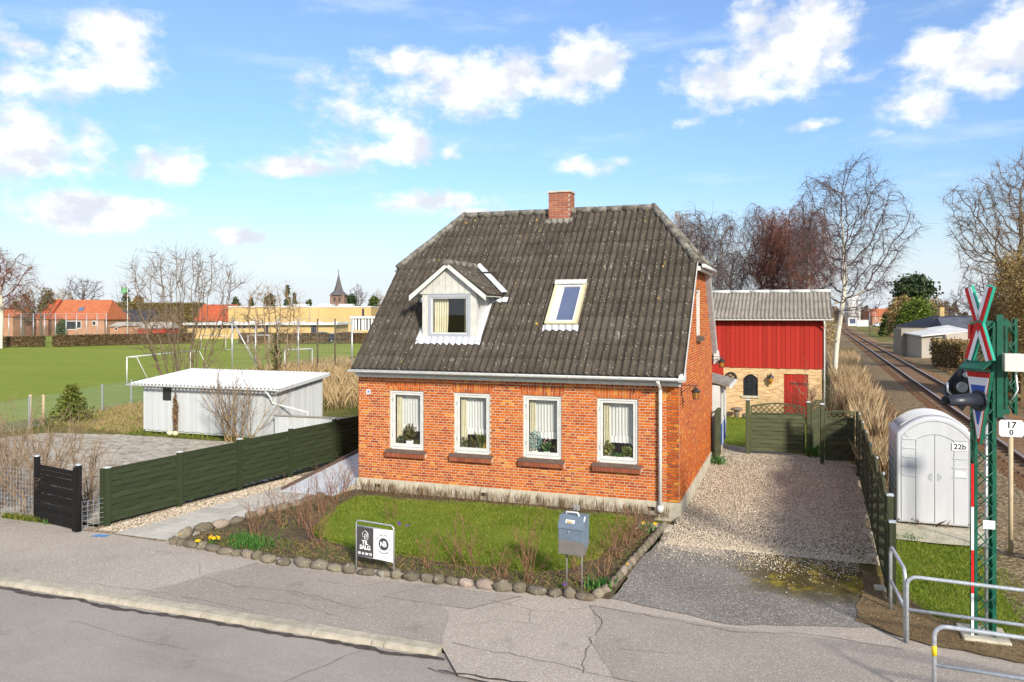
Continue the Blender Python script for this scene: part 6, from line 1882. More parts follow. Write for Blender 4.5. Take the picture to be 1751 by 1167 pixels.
MB().poly([sq(cu_ + .112 * math.cos(a), cz_ + .112 * math.sin(a), .0065) for a in [2 * math.pi * k / 28 for k in range(28)]], n_ * .003).build('logo_disc', MT['dark_panel'], hd)
text('lettering', 'B', .14, MT['paper'], hd, sq(cu_ + .025, cz_, .012), d, (0, 0, 1), .004); text('lettering', 'N', .11, MT['paper'], hd, sq(cu_ - .032, cz_ - .005, .012), d, (0, 0, 1), .004)
for txt, s0, sg in (('BOLIGEN BOLIGER', 1, 1), ('EJENDOMSMÆGLER', -1, -1)):
    nL = len(txt)
    for i, chh in enumerate(txt):
        if chh == ' ': continue
        a = R(90 * sg) - sg * R(130) * (i / (nL - 1) - .5)
        ux = d * math.sin(a) * sg - Vector((0, 0, 1)) * math.cos(a) * sg
        uz = (d * math.cos(a) + Vector((0, 0, 1)) * math.sin(a)) * sg
        text('letter', chh, .036, MT['dark_panel'], hd, sq(cu_ + .165 * math.cos(a), cz_ + .165 * math.sin(a), .009), ux, uz, 0)
MB().poly([sq(.48, .29, .0065), sq(.78, .29, .0065), sq(.78, .298, .0065), sq(.48, .298, .0065)], n_ * .002).build('small_print', MT['far_grey'], hd)
mb = thing('mailbox', 'blue grey mailbox on two steel legs with number 38 on top', 'mailbox', (-.96, -5.57, 0))
A = Vector((-1.13, -5.55, 0)); B = Vector((-.80, -5.60, 0)); d = (B - A).normalized(); n_ = Vector((d.y, -d.x, 0)); ln = (B - A).length
def mq(u, n, z): return tuple(A + d * u + n_ * n + Vector((0, 0, z)))
for u in (.03, ln - .03): MB().path([mq(u, 0, -.1), mq(u, 0, .92)], .015, 8).build('leg', MT['mail_grey'], mb)
u0, u1 = -.06, ln + .05
prf = [(.14, .90), (.14, 1.13), (.05, 1.32), (-.12, 1.34), (-.12, .84), (.06, .84)]
bevel(MB().poly([mq(u0, a, b) for a, b in prf], d * (u1 - u0)).build('box', MT['mail'], mb), .008)
bevel(MB().poly([mq(u0 + .006, a, b) for a, b in ((.155, .70), (.155, .93), (-.10, .93), (-.10, .80), (.02, .70))], d * (u1 - u0 - .012)).build('paper_tray', MT['mail_grey'], mb), .006)
MB().poly([mq(u0 - .006, .148, 1.125), mq(u1 + .006, .148, 1.125), mq(u1 + .006, .052, 1.332), mq(u0 - .006, .052, 1.332)], n_ * .008).build('lid', MT['mail'], mb)
MB().poly([mq(u0 + .12, .118, 1.215), mq(u0 + .28, .118, 1.215), mq(u0 + .28, .094, 1.262), mq(u0 + .12, .094, 1.262)], n_ * .003).build('name_label', MT['paper'], mb)
MB().poly([mq(u0 + .15, .1275, 1.226), mq(u0 + .25, .1275, 1.226), mq(u0 + .25, .1165, 1.248), mq(u0 + .15, .1165, 1.248)], n_ * .003).build('orange_sticker', MT['orange'], mb)
MB().path([mq(u0 + .20, .15, 1.08), mq(u0 + .20, .165, 1.08)], .014, 8).build('lock', MT['galv'], mb)
MB().path([mq(u0 + .09, .02, 1.325), mq(u0 + .10, .02, 1.375), mq(u0 + .30, .02, 1.375), mq(u0 + .345, .06, 1.33)], .014, 8).build('handle', MT['sign_white'], mb)
MB().path([mq(u1 + .0, .10, 1.26), mq(u1 + .0, .06, 1.335)], .013, 6).build('hinge_arm', MT['sign_white'], mb)
text('number', '38', .13, MT['galv'], mb, mq(.19, -.03, 1.44), d, (0, 0, 1), .0, thick=.004)
sheet('paint_mark', [(-11.42, -5.72), (-11.1, -5.66), (-11.08, -5.52), (-11.36, -5.56)], .007, MT['blue_paint'], pv)

# ------------------------------------------------------------------ stone edging
se = thing('stone_edging', 'row of rounded field stones edging the front garden', 'stone edging', (-5, -5.7, 0))
rs = random.Random(21)
def edge_run(pts, step, size, name='stone', par=se, hs=1.0):
    acc = 0; k = 0
    for a, b in zip(pts, pts[1:]):
        a = Vector((*a, 0)); b = Vector((*b, 0)); d = (b - a); L_ = d.length; d.normalize(); t = acc
        while t < L_:
            wd = rs.uniform(*size); p = a + d * (t + wd / 2)
            hgt = rs.uniform(.065, .105) * hs
            o = MB().blob((0, 0, 0), (wd / 2 * 1.05, rs.uniform(.085, .125), hgt), rs.random() * 50, .19, 12, 8, freq=1.7).build(name, MT['stone'], par, (0, 0, 0))
            o.location = Vector((p.x + rs.uniform(-.02, .02), p.y + rs.uniform(-.03, .03), hgt * .55)) - WL[par.name]; o.rotation_euler = (rs.uniform(-.1, .1), rs.uniform(-.1, .1), math.atan2(d.y, d.x) + rs.uniform(-.25, .25)); k += 1
            t += wd + rs.uniform(-.01, .03)
        acc = t - L_
edge_run([(-9.5, -5.50), (-6.5, -5.86), (-3.5, -5.80), (-.65, -5.70)], .3, (.18, .40))
se2 = thing('stone_wall_edging', 'low mossy stone row between the slab path and the garden bed', 'stone edging', (-9.2, -3.5, 0))
edge_run([(-9.55, -5.25), (-9.30, -4.0), (-9.02, -2.4), (-8.75, -1.1)], .3, (.26, .44), par=se2, hs=1.25)
se3 = thing('driveway_edging', 'narrow mossy stone kerb between the garden bed and the driveway', 'stone edging', (-.3, -3.2, 0))
edge_run([(-.62, -5.62), (-.47, -5.2)], .3, (.22, .3), par=se3)
yy = -5.15
while yy < -1.2:
    lnn = rs.uniform(.18, .4); xx = -.44 + .065 * (yy + 5.15)
    o = MB().blob((xx, yy + lnn / 2, .07), (.075, lnn / 2 * 1.1, .095), rs.random() * 60, .10, 10, 7).build('stone', MT['stone'], se3); yy += lnn
tag(bevel(MB().box(-.75, -.02, -1.35, -.85, -.02, .055).build('doorstep_slab', MT['concrete']), .01), 'dark worn concrete slab lying at the house corner by the gravel', 'slab')

# ------------------------------------------------------------------ railway
rt = thing('railway_track', 'single railway track with shiny rails on rusty brown ballast', 'track', (10, 30, 0))
def rlx(y, o=0): return 8.74 + .0275 * y + o + (0 if y < 150 else ((y - 150) ** 2) * .00009)
m = MB(); mg = MB()
yy_ = [-60, -30, -10] + list(range(0, 160, 10)) + list(range(160, 420, 20))
for A_, nm, mat, prof in ((0, 'ballast_bed', MT['ballast'], [(-1.15, -.02), (-.75, .16), (.3, .19), (1.1, .19), (2.1, .17), (2.7, -.02)]), (1, 'ballast_shoulder', MT['ballast_grey'], [(-2.9, -.03), (-1.7, .10), (-.9, .12)])):
    mm = MB(); k = len(prof)
    for y in yy_:
        for o, z in prof: mm.v.append((rlx(y, o), y, z))
    for i in range(len(yy_) - 1):
        for j in range(k - 1): mm.f.append((i * k + j, i * k + j + 1, (i + 1) * k + j + 1, (i + 1) * k + j)); mm.sm.append(True)
    mm.build(nm, mat, rt)
for o in (0, 1.435):
    for dz_, wd, hh_, mat, nm in ((.19, .12, .02, 'rail_rust', 'rail_foot'), (.21, .03, .10, 'rail_rust', 'rail_web'), (.305, .07, .045, 'rail_top', 'rail_head')):
        mm = MB()
        for a, b in zip(yy_, yy_[1:]):
            mm.add([(rlx(a, o) - wd / 2, a, dz_), (rlx(a, o) + wd / 2, a, dz_), (rlx(b, o) + wd / 2, b, dz_), (rlx(b, o) - wd / 2, b, dz_), (rlx(a, o) - wd / 2, a, dz_ + hh_), (rlx(a, o) + wd / 2, a, dz_ + hh_), (rlx(b, o) + wd / 2, b, dz_ + hh_), (rlx(b, o) - wd / 2, b, dz_ + hh_)],
                   [(4, 5, 6, 7), (0, 4, 7, 3), (1, 2, 6, 5)])
        mm.build(nm, MT[mat], rt)
sm2 = MB().box(-.5, 1.94, -.12, .12, -.08, .0).mesh('sleeper', MT['sleeper'], (0, 0, 0))
y = 2.0
while y < 90:
    newobj('sleeper', sm2, rt, (rlx(y), y, .205)); y += .62

# ------------------------------------------------------------------ far surroundings
cY, sY = math.cos(YAW), math.sin(YAW)
def at(px, Y):                       # surveyed bearing (photo column) and depth -> ground position
    X = (px - 875.5) / 1340 * Y
    return (CAM[0] + X * cY - Y * sY, CAM[1] + X * sY + Y * cY)
def hz_at(py, Y): return CAM[2] - (py - 537) * Y / 1340
def far_thing(name, label, cat, px, Y, group=None):
    x, y = at(px, Y); t = thing(name, label, cat, (x, y, 0), group); return t, x, y
def far_house(name, label, px0, px1, Y, eave, ridge, wall, roofm, depth=8, inl=0, inr=0, wins=(), chim=None, cat='house', base=0, over=.35, skl=(), doors=()):
    k = Y / 1340; pm = (px0 + px1) / 2
    t, x, y = far_thing(name, label, cat, pm, Y)
    W = (px1 - px0) * k / 2; ze, zr = hz_at(eave, Y), hz_at(ridge, Y + depth / 2)
    MB().box(x - W, x + W, y, y + depth, base - .15, ze).build('wall', MT[wall], t)
    a, b = -W - over + inl * k, W + over - inr * k
    m = MB()
    P = [(x - W - over, y - over, ze - .1), (x + W + over, y - over, ze - .1), (x + W + over, y + depth + over, ze - .1), (x - W - over, y + depth + over, ze - .1), (x + a, y + depth / 2, zr), (x + b, y + depth / 2, zr)]
    m.add(P, [(0, 1, 5, 4), (2, 3, 4, 5), (1, 2, 5), (3, 0, 4), (0, 3, 2, 1)])
    rf_ = m.build('roof', MT[roofm], t)
    for i, (p, y0, y1, wp) in enumerate(wins):
        xx = x + (p - pm) * k; w2 = wp * k / 2
        wo = MB().box(xx - w2, xx + w2, y - .05, y + .02, hz_at(y1, Y), hz_at(y0, Y)).build('window', MT['far_white'], t)
        MB().box(xx - w2 * .82, xx + w2 * .82, y - .07, y - .052, hz_at(y1, Y) + .12, hz_at(y0, Y) - .12).build('pane', MT['darkglass'], wo)
    for (p, y0, y1, wp, mt) in doors:
        xx = x + (p - pm) * k; w2 = wp * k / 2
        MB().box(xx - w2, xx + w2, y - .05, y + .02, hz_at(y1, Y), hz_at(y0, Y)).build('door', MT[mt], t)
    if chim:
        xx = x + (chim[0] - pm) * k
        MB().box(xx - chim[2] * k / 2, xx + chim[2] * k / 2, y + depth / 2 - .3, y + depth / 2 + .3, zr - .6, hz_at(chim[1], Y + depth / 2)).build('chimney', MT[chim[3]], rf_)
    for (p, py) in skl:
        xx = x + (p - pm) * k; f_ = (hz_at(py, Y + 1) - ze) / (zr - ze); yy = y + depth / 2 * f_
        MB().poly([(xx - .5, yy - .5, hz_at(py, Y + 1) - .35), (xx + .5, yy - .5, hz_at(py, Y + 1) - .35), (xx + .5, yy + .4, hz_at(py, Y + 1) + .5), (xx - .5, yy + .4, hz_at(py, Y + 1) + .5)], (0, -.1, .12)).build('skylight', MT['skyglass'], rf_)
    t.rotation_euler.z = YAW
    return t, x, y
far_house('farmhouse', 'house with bright orange tiled roof and skylight beyond the pitch', 88, 178, 170, 546, 513, 'far_brick', 'tile_orange', 11, 0, 10, [(121, 549, 564, 22), (135, 549, 562, 8), (161, 549, 557, 6)], skl=[(128, 530)])
far_house('old_house', 'reddish house half hidden behind bare trees at the left edge', -30, 22, 165, 541, 528, 'far_brick', 'tile_orange', 9)
far_house('gabled_house', 'brown gabled house behind bushes left of the orange roofed house', 62, 82, 172, 545, 512, 'far_brick', 'tile_red', 9)
far_house('slate_house', 'house with dark slate roof behind the flagpole', 188, 250, 195, 549, 530, 'far_grey', 'slate', 9)
far_house('brick_outbuilding', 'low pinkish brick outbuilding with grey roof below the slate house', 188, 210, 150, 558, 551, 'far_brick', 'far_grey', 5, 4, 4, [(199, 560, 566, 4)], cat='outbuilding')
far_house('brick_garage', 'pinkish brick garage with shallow gable beside the red shed', 208, 240, 146, 557, 551, 'far_brick', 'far_grey', 6, 12, 12, cat='garage')
far_house('red_shed', 'low dark red wooden shed with grey roof at the edge of the pitch', 236, 285, 140, 561, 551, 'red_wood', 'far_grey', 5, 8, 0, cat='shed')
far_house('red_roof_house', 'house with a deep red tiled roof behind the bare multi-stem tree', 335, 392, 190, 549, 521, 'yellow_wall', 'tile_red', 10)
far_house('low_red_house', 'small red roofed house peeping out behind the yellow school', 634, 652, 190, 538, 527, 'far_brick', 'tile_red', 7, 3, 3)
# school
k = 172 / 1340
t, x, y = far_thing('school_hall', 'big flat roofed yellow brick school hall beyond the pitch', 'school', 512, 172)
W = 122 * k; zt = hz_at(526, 172)
MB().box(x - W, x + W, y, y + 18, -.1, zt).build('wall', MT['yellow_wall'], t)
MB().box(x - W - .1, x + W + .1, y - .12, y + 18.1, zt, zt + .28).build('roof_edge', MT['flat_roof'], t)
MB().box(x + 17 * k, x + 18.5 * k, y - .08, y, -.1, zt - .2).build('rain_pipe', MT['far_grey'], t)
MB().box(x - W + (531 - 390) * k, x - W + (545 - 390) * k, y - .5, y, -.1, zt - .3).build('wall_pier', MT['yellow_wall'], t)
MB().box(x + (621 - 512) * k - .22, x + (621 - 512) * k + .22, y - .1, y + .02, hz_at(543, 172), hz_at(528, 172)).build('window', MT['darkglass'], t)
for dx in (-20, 25, 60): MB().box(x + dx * k, x + dx * k + 3, y + 4, y + 7, zt + .28, zt + .8).build('roof_unit', MT['flat_roof'], t)
t.rotation_euler.z = YAW
k = 150 / 1340
t, x, y = far_thing('school_annex', 'low flat roofed yellow school wing with a long dark window band', 'school', 447, 150)
W = 126 * k; zt = hz_at(556, 150)
MB().box(x - W, x + W, y, y + 12, -.1, zt).build('wall', MT['yellow_wall'], t)
MB().box(x - W - .6, x + W + .6, y - .9, y + 12, zt, zt + .42).build('roof_edge', MT['flat_roof'], t)
for i in range(16):
    xa = x - W + i * 1.0 * (135 * k / 16)
    wo = MB().box(xa + .06, xa + 135 * k / 16 - .06, y - .06, y + .02, hz_at(562, 150), hz_at(557, 150)).build('window', MT['far_grey'], t)
    MB().box(xa + .12, xa + 135 * k / 16 - .12, y - .09, y - .062, hz_at(562, 150) + .06, hz_at(557, 150) - .06).build('pane', MT['darkglass'], wo)
for p0, p1 in ((452, 459), (532, 541)): MB().box(x + (p0 - 447) * k, x + (p1 - 447) * k, y - .07, y + .02, -.1, zt - .05).build('door', MT['slate'], t)
for i in range(9): MB().blob((x - W + 5 + i * 2.7 + (i % 3) * .5, y + 3, zt + .42), (.6, .6, .3), i, 0, 8, 6).build('roof_dome', MT['snowroof'], t)
t.rotation_euler.z = YAW
k = 140 / 1340
t, x, y = far_thing('glazed_pavilion', 'white framed glazed school pavilion close to the roof edge of the house', 'school', 640, 140)
W = 38 * k
MB().box(x - W, x + W, y, y + 9, -.1, hz_at(565, 140)).build('plinth_wall', MT['yellow_wall'], t)
MB().box(x - W + .1, x + W, y + .15, y + 9, hz_at(565, 140), hz_at(545, 140)).build('glazing', MT['darkglass'], t)
MB().box(x - W - .3, x + W, y - .3, y + 9, hz_at(545, 140), hz_at(541, 140)).build('roof_edge', MT['flat_roof'], t)
for i in range(14):
    xa = x - W + i * .56
    MB().box(xa, xa + (.3 if i % 3 else .42), y, y + .14, hz_at(565, 140), hz_at(545, 140)).build('window_panel', MT['far_white'], t)
t.rotation_euler.z = YAW
# church
t, x, y = far_thing('church_tower', 'brown stone church tower with a tall grey pointed spire', 'church', 579, 330)
k = 330 / 1340; w2 = 12 * k
zt = hz_at(505, 330)
MB().box(x - w2, x + w2, y - w2, y + w2, 0, zt).build('tower', MT['church_brick'], t)
m = MB(); zs = [(w2 * 1.08, zt - .1), (w2 * .62, hz_at(498, 330)), (w2 * .38, hz_at(488, 330)), (.08, hz_at(469, 330))]
vs = []
for r_, z in zs:
    for i in range(8):
        a = math.pi / 8 + i * math.pi / 4
        c_ = r_ / math.cos(math.pi / 8) if r_ < w2 else r_ * 1.25
        vs.append((x + c_ * math.cos(a), y + c_ * math.sin(a), z))
fs_ = [(j * 8 + i, j * 8 + (i + 1) % 8, (j + 1) * 8 + (i + 1) % 8, (j + 1) * 8 + i) for j in range(3) for i in range(8)]
m.add(vs, fs_).build('spire', MT['church_roof'], t)
MB().path([(x, y, hz_at(470, 330)), (x, y, hz_at(461, 330))], .12, 5).build('vane_rod', MT['iron'], t)
for sx_ in (-.35, .35): MB().box(x + sx_ * w2 - .35, x + sx_ * w2 + .35, y - w2 - .1, y - w2 + .05, zt - 2.6, zt - 1.0).build('belfry_opening', MT['darkglass'], t)
t.rotation_euler.z = YAW
# flagpole
t, x, y = far_thing('flagpole', 'white flagpole flying a small green flag beyond the pitch', 'flagpole', 218, 130)
MB().path([(x, y, 0), (x, y, hz_at(488, 130))], [.10, .05], 8).build('pole', MT['white'], t)
m = MB()
for i in range(9):
    u = i / 8
    m.v += [(x - u * 1.1, y + .12 * math.sin(u * 7), hz_at(490, 130) - .05 - .35 * u), (x - u * 1.1, y + .12 * math.sin(u * 7 + .5), hz_at(490, 130) - .95 - .25 * u)]
m.f = [(2 * i, 2 * i + 1, 2 * i + 3, 2 * i + 2) for i in range(8)]; m.sm = [True] * 8
m.build('flag', MT['flag'], t); t.rotation_euler.z = YAW
# goals
def goal(p, q, h, label, side=1):
    a = Vector((*p, 0)); b = Vector((*q, 0)); d = (b - a).normalized(); n = Vector((-d.y, d.x, 0)) * side
    t = thing('football_goal', label, 'goal', ((a + b) / 2), 'football goals')
    zz = Vector((0, 0, h))
    for c_ in (a, b):
        MB().path([c_, c_ + zz], .05, 6).build('goal_post', MT['white'], t)
        MB().path([c_ + zz, c_ + zz + n * .7, c_ + n * 1.6], .03, 5).build('net_stay', MT['white'], t)
        MB().path([c_, c_ + n * 1.6], .03, 5).build('ground_bar', MT['white'], t)
    MB().path([a + zz, b + zz], .05, 6).build('crossbar', MT['white'], t)
goal((-39.67, 22.52), (-42.0, 31.0), 1.75, 'white football goal nearest the wire fence, left of the bare tree', -1)
goal(at(344, 104), at(386, 102), 1.8, 'distant white goal behind the bare multi-stem tree')
goal(at(424, 104), at(460, 104), 1.85, 'distant white goal left of the ivy clad bush')
goal(at(487, 62), at(534, 63), 1.85, 'white goal in the dry grass behind the shed roof')
# ball stop fences
def ball_fence(label, pts, h, mats, brace=None):
    t = thing('ball_stop_fence', label, 'fence', (*pts[0], 0), 'tall ball stop fences')
    for i, p in enumerate(pts): MB().path([(p[0], p[1], 0), (p[0], p[1], h)], .06, 6).build('post', mats[i % len(mats)], t)
    m = MB()
    for j in range(12):
        z = h * (j + 1) / 12
        for a, b in zip(pts, pts[1:]): m.path([(a[0], a[1], z), (b[0], b[1], z)], .004 if j < 11 else .012, 3, False)
    for a, b in zip(pts, pts[1:]):
        for q in range(1, 12): m.path([(a[0] + (b[0] - a[0]) * q / 12, a[1] + (b[1] - a[1]) * q / 12, 0), (a[0] + (b[0] - a[0]) * q / 12, a[1] + (b[1] - a[1]) * q / 12, h)], .004, 3, False)
    m.build('net_wire', MT['galv'], t)['kind'] = 'stuff'
    if brace: MB().path(brace, .05, 6).build('brace', MT['galv'], t)
pts = [at(px, 128 + .03 * (px - 15)) for px in (15, 36, 57, 76, 95, 113, 131, 148, 166, 182)]
ball_fence('tall grey post fence in front of the orange roofed house', pts, 4.7, [MT['galv']])
pts = [at(px, 60) for px in (397, 437, 475, 510)] + [at(543, 60), at(573, 60), at(602, 60)]
a = at(397, 60); b = at(440, 60)
ball_fence('tall post fence across the pitch in front of the yellow school', pts, 4.30, [MT['galv'], MT['galv'], MT['galv'], MT['galv'], MT['bark'], MT['bark'], MT['galv']], [(*a, 4.2), (*b, .6)])
# cars
def car(px, Y, paint, label, face=0.0, grp='cars parked by the school'):
    x, y = at(px, Y)
    t = thing('parked_car', label, 'car', (x, y, 0), grp)
    prof = [(-2.1, .35), (-2.15, .7), (-1.95, .92), (-1.0, 1.0), (-.45, 1.42), (.9, 1.46), (1.6, 1.05), (2.05, .98), (2.12, .6), (2.05, .32)]
    bevel(MB().poly([(x + a, y - .85, b) for a, b in prof], (0, 1.7, 0)).build('body', MT[paint], t), .12, 2)
    gp = [(-.9, 1.02), (-.42, 1.36), (.85, 1.40), (1.4, 1.06)]
    for yy in (-.862, .85): MB().poly([(x + a, y + yy, b) for a, b in gp], (0, .012, 0)).build('side_glass', MT['darkglass'], t)
    MB().poly([(x - 1.0, y - .7, 1.03), (x - 1.0, y + .7, 1.03), (x - .5, y + .62, 1.40), (x - .5, y - .62, 1.40)], (-.02, 0, .02)).build('windscreen', MT['darkglass'], t)
    MB().poly([(x + 1.58, y - .7, 1.09), (x + 1.58, y + .7, 1.09), (x + .97, y + .62, 1.43), (x + .97, y - .62, 1.43)], (.02, 0, .02)).build('rear_window', MT['darkglass'], t)
    for a in (-1.35, 1.3):
        for yy in (-.8, .8):
            wl_ = MB().path([(x + a, y + yy - .1, .31), (x + a, y + yy + .1, .31)], .31, 14).build('wheel', MT['tyre'], t)
            MB().path([(x + a, y + yy - .112, .31), (x + a, y + yy + .112, .31)], .19, 10).build('rim', MT['galv'], wl_)
    for yy in (-.6, .6): MB().box(x - 2.17, x - 2.05, y + yy - .18, y + yy + .18, .66, .8).build('headlight', MT['sign_white'], t); MB().box(x + 2.05, x + 2.15, y + yy - .16, y + yy + .16, .72, .88).build('tail_light', MT['sign_red'], t)
    t.rotation_euler.z = YAW + face
    return t
car(448, 141, 'car_paint_d', 'dark parked car by the left end of the school wing', .2)
car(547, 140, 'car_paint_b', 'blue grey parked car in front of the yellow school hall', .15)
car(567, 128, 'car_paint_d', 'dark parked car in the gap of the hedge', 1.2)
car(591, 140, 'car_paint_r', 'dark red parked car among those by the school', .1)
car(609, 138, 'car_paint_w', 'white parked car nearest the roof edge of the house', .1)
car(1503, 285, 'car_paint_w', 'small white car far along the railway by the red roofed house', .2, 'cars by the railway')
# right distance
far_house('trackside_house', 'red roofed house far away on the right of the railway', 1492, 1530, 330, 541, 528, 'far_brick', 'tile_orange', 9)
far_house('villa', 'house with blue grey hipped roof and yellow chimney behind the green mast', 1592, 1700, 100, 559, 540, 'far_white', 'slate', 9, 40, 5, chim=(1642, 526, 8, 'yellow_wall'))
far_house('gabled_annex', 'annex with blue grey corrugated roof in front of the hipped villa', 1617, 1690, 90, 566, 543, 'far_grey', 'slate_blue', 4, 5, 0, over=.2, cat='annex')
t, x, y = far_thing('lean_to_shed', 'white lean-to shed with sloping pale roof and dark door beside the track', 'shed', 1608, 84)
k = 84 / 1340
MB().box(x - 2.0, x + .2, y, y + 4, -.1, hz_at(574, 84)).build('wall', MT['far_grey'], t)
MB().box(x - .9, x + .15, y - .05, y + .03, -.1, hz_at(578, 84)).build('door', MT['darkglass'], t)
MB().poly([(x - 2.3, y - .5, hz_at(576, 84)), (x + 3.2, y - .5, hz_at(567, 84)), (x + 3.2, y + 4.4, hz_at(567, 84) + .5), (x - 2.3, y + 4.4, hz_at(576, 84) + .3)], (0, 0, .12)).build('roof', MT['flat_roof'], t)
MB().box(x - 2.6, x + .3, y + 3.2, y + 5, -.1, hz_at(563, 84)).build('back_block', MT['grey_wood'], t)
for dx in (.5, 1.4): MB().box(x + dx, x + dx + .12, y - .3, y - .18, -.1, hz_at(575, 84)).build('post', MT['post_tan'], t)
t.rotation_euler.z = YAW
t, x, y = far_thing('silo', 'pale round silo far beyond the railway', 'silo', 1458, 380)
MB().lathe([(3.6, 0), (3.6, hz_at(512, 380)), (2.6, hz_at(506, 380)), (.4, hz_at(504, 380))], (x, y, 0), 20).build('tank', MT['far_white'], t)
MB().path([(x + 2.2, y - 3.8, 0), (x + 2.2, y - 3.8, hz_at(508, 380))], .25, 6).build('pipe', MT['galv'], t)
def lamp(px, Y, top, label):
    t, x, y = far_thing('street_lamp', label, 'street lamp', px, Y, 'street lamps by the railway')
    MB().path([(x, y, 0), (x, y, hz_at(top, Y))], [.09, .06], 8).build('pole', MT['galv'], t)
    MB().box(x - .9, x + .15, y - .12, y + .12, hz_at(top, Y), hz_at(top, Y) + .15).build('lamp_head', MT['white'], t)
lamp(1487, 178, 532, 'grey street lamp beside the track in front of the red roofed house')
lamp(1497, 260, 536, 'more distant thin lamp in front of the red roofed house')
t, x, y = far_thing('track_hut', 'pale blue track hut at the far bend of the railway', 'hut', 1458, 300)
MB().box(x - 1.6, x + 1.6, y, y + 3, 0, 3.4).build('wall', MT['far_white'], t); MB().box(x - 1.8, x + 1.8, y - .2, y + 3.2, 3.4, 3.7).build('roof', MT['slate_blue'], t); MB().box(x - 1.0, x + 1.0, y - .06, y, 1.0, 2.8).build('window', MT['skyglass'], t)
t, x, y = far_thing('white_container', 'white container beside the distant sidings', 'container', 1475, 290)
MB().box(x - 2, x + 2, y, y + 2.4, 0, 2.3).build('box', MT['far_white'], t); MB().box(x - 2.02, x + 2.02, y - .03, y + 2.43, 2.3, 2.42).build('lid', MT['flat_roof'], t)
for i, o in enumerate((6, 11)):
    tag(ribbon([(rlx(150, o + 2), 150), (rlx(200, o * 1.6), 200), (rlx(260, o * 1.5), 260)], 2.2, -.02, 70 + i, 5, .0).build('siding', MT['ballast']), kind='structure')
sheet('siding_field', [(rlx(130, 4), 130), (rlx(130, 60), 130), (rlx(330, 60), 330), (rlx(330, 3), 330)], -.05, MT['rough'])

# ------------------------------------------------------------------ trees and shrubs
def rot_about(d, ang, az_):
    ax, ay, az = d
    if abs(az) < .9: ux, uy, uz = -ay, ax, 0.0
    else: ux, uy, uz = 0.0, -az, ay
    l = math.sqrt(ux * ux + uy * uy + uz * uz) or 1; ux /= l; uy /= l; uz /= l
    vx, vy, vz = ay * uz - az * uy, az * ux - ax * uz, ax * uy - ay * ux
    c, s = math.cos(ang), math.sin(ang); ca_, sa_ = math.cos(az_), math.sin(az_)
    return (ax * c + s * (ux * ca_ + vx * sa_), ay * c + s * (uy * ca_ + vy * sa_), az * c + s * (uz * ca_ + vz * sa_))
def grow(rg, p, d, L_, r, lv, specs, segs):
    sp_ = specs[lv]; ns = sp_['segs']; st = L_ / ns; r0 = r; tip = sp_.get('tip', .35)
    nxt = specs[lv + 1] if lv + 1 < len(specs) else None
    acc_ = rg.random(); wig = sp_['wig']; up = sp_['up']
    azc = rg.random() * 6.28
    for i in range(ns):
        d = (d[0] + rg.gauss(0, wig), d[1] + rg.gauss(0, wig), d[2] + rg.gauss(0, wig) + up)
        l = math.sqrt(d[0] ** 2 + d[1] ** 2 + d[2] ** 2); d = (d[0] / l, d[1] / l, d[2] / l)
        q = (p[0] + d[0] * st, p[1] + d[1] * st, p[2] + d[2] * st)
        if q[2] < .02: q = (q[0], q[1], .02)
        r1 = r * (1 - (1 - tip) * (i + 1) / ns)
        segs[lv].append((p, q, r0, r1))
        t = (i + 1) / ns
        if nxt and t >= sp_.get('start', 0):
            acc_ += sp_['n'] / (ns * (1 - sp_.get('start', 0)) + 1e-6)
            while acc_ >= 1:
                acc_ -= 1
                u = rg.random(); pp = (p[0] + (q[0] - p[0]) * u, p[1] + (q[1] - p[1]) * u, p[2] + (q[2] - p[2]) * u)
                azc += 2.4 + rg.gauss(0, .5)
                dd = rot_about(d, rg.uniform(*sp_['ang']), azc)
                ll = L_ * sp_['ratio'] * (1 - sp_.get('taper', .5) * t) * rg.uniform(.7, 1.25)
                grow(rg, pp, dd, ll, max(min(r1 * .7, r * sp_.get('rr', .5)), nxt.get('rmin', .004)), lv + 1, specs, segs)
        p = q; r0 = r1
def seg_mesh(segs, n):
    A = np.array([s[0] for s in segs]); B = np.array([s[1] for s in segs]); r0 = np.array([s[2] for s in segs]); r1 = np.array([s[3] for s in segs])
    D = B - A; ln = np.linalg.norm(D, axis=1)[:, None] + 1e-9; D /= ln
    ref = np.where(np.abs(D[:, 2:3]) < .9, np.array([[0, 0, 1.]]), np.array([[1., 0, 0]]))
    U = np.cross(D, ref); U /= np.linalg.norm(U, axis=1)[:, None] + 1e-9; V = np.cross(D, U)
    if n == 2:
        v = np.stack([A - U * r0[:, None], A + U * r0[:, None], B + U * r1[:, None], B - U * r1[:, None]], 1).reshape(-1, 3)
        return v, (np.arange(len(segs)) * 4)[:, None] + np.array([[0, 1, 2, 3]])
    an = np.arange(n) * 2 * np.pi / n
    ring = U[:, None, :] * np.cos(an)[None, :, None] + V[:, None, :] * np.sin(an)[None, :, None]
    v = np.concatenate([A[:, None] + ring * r0[:, None, None], B[:, None] + ring * r1[:, None, None]], 1).reshape(-1, 3)
    b = (np.arange(len(segs)) * 2 * n)[:, None, None]
    k = np.arange(n); k2 = (k + 1) % n
    f = (b + np.stack([k, k2, n + k2, n + k], 1)[None]).reshape(-1, 4)
    return v, f
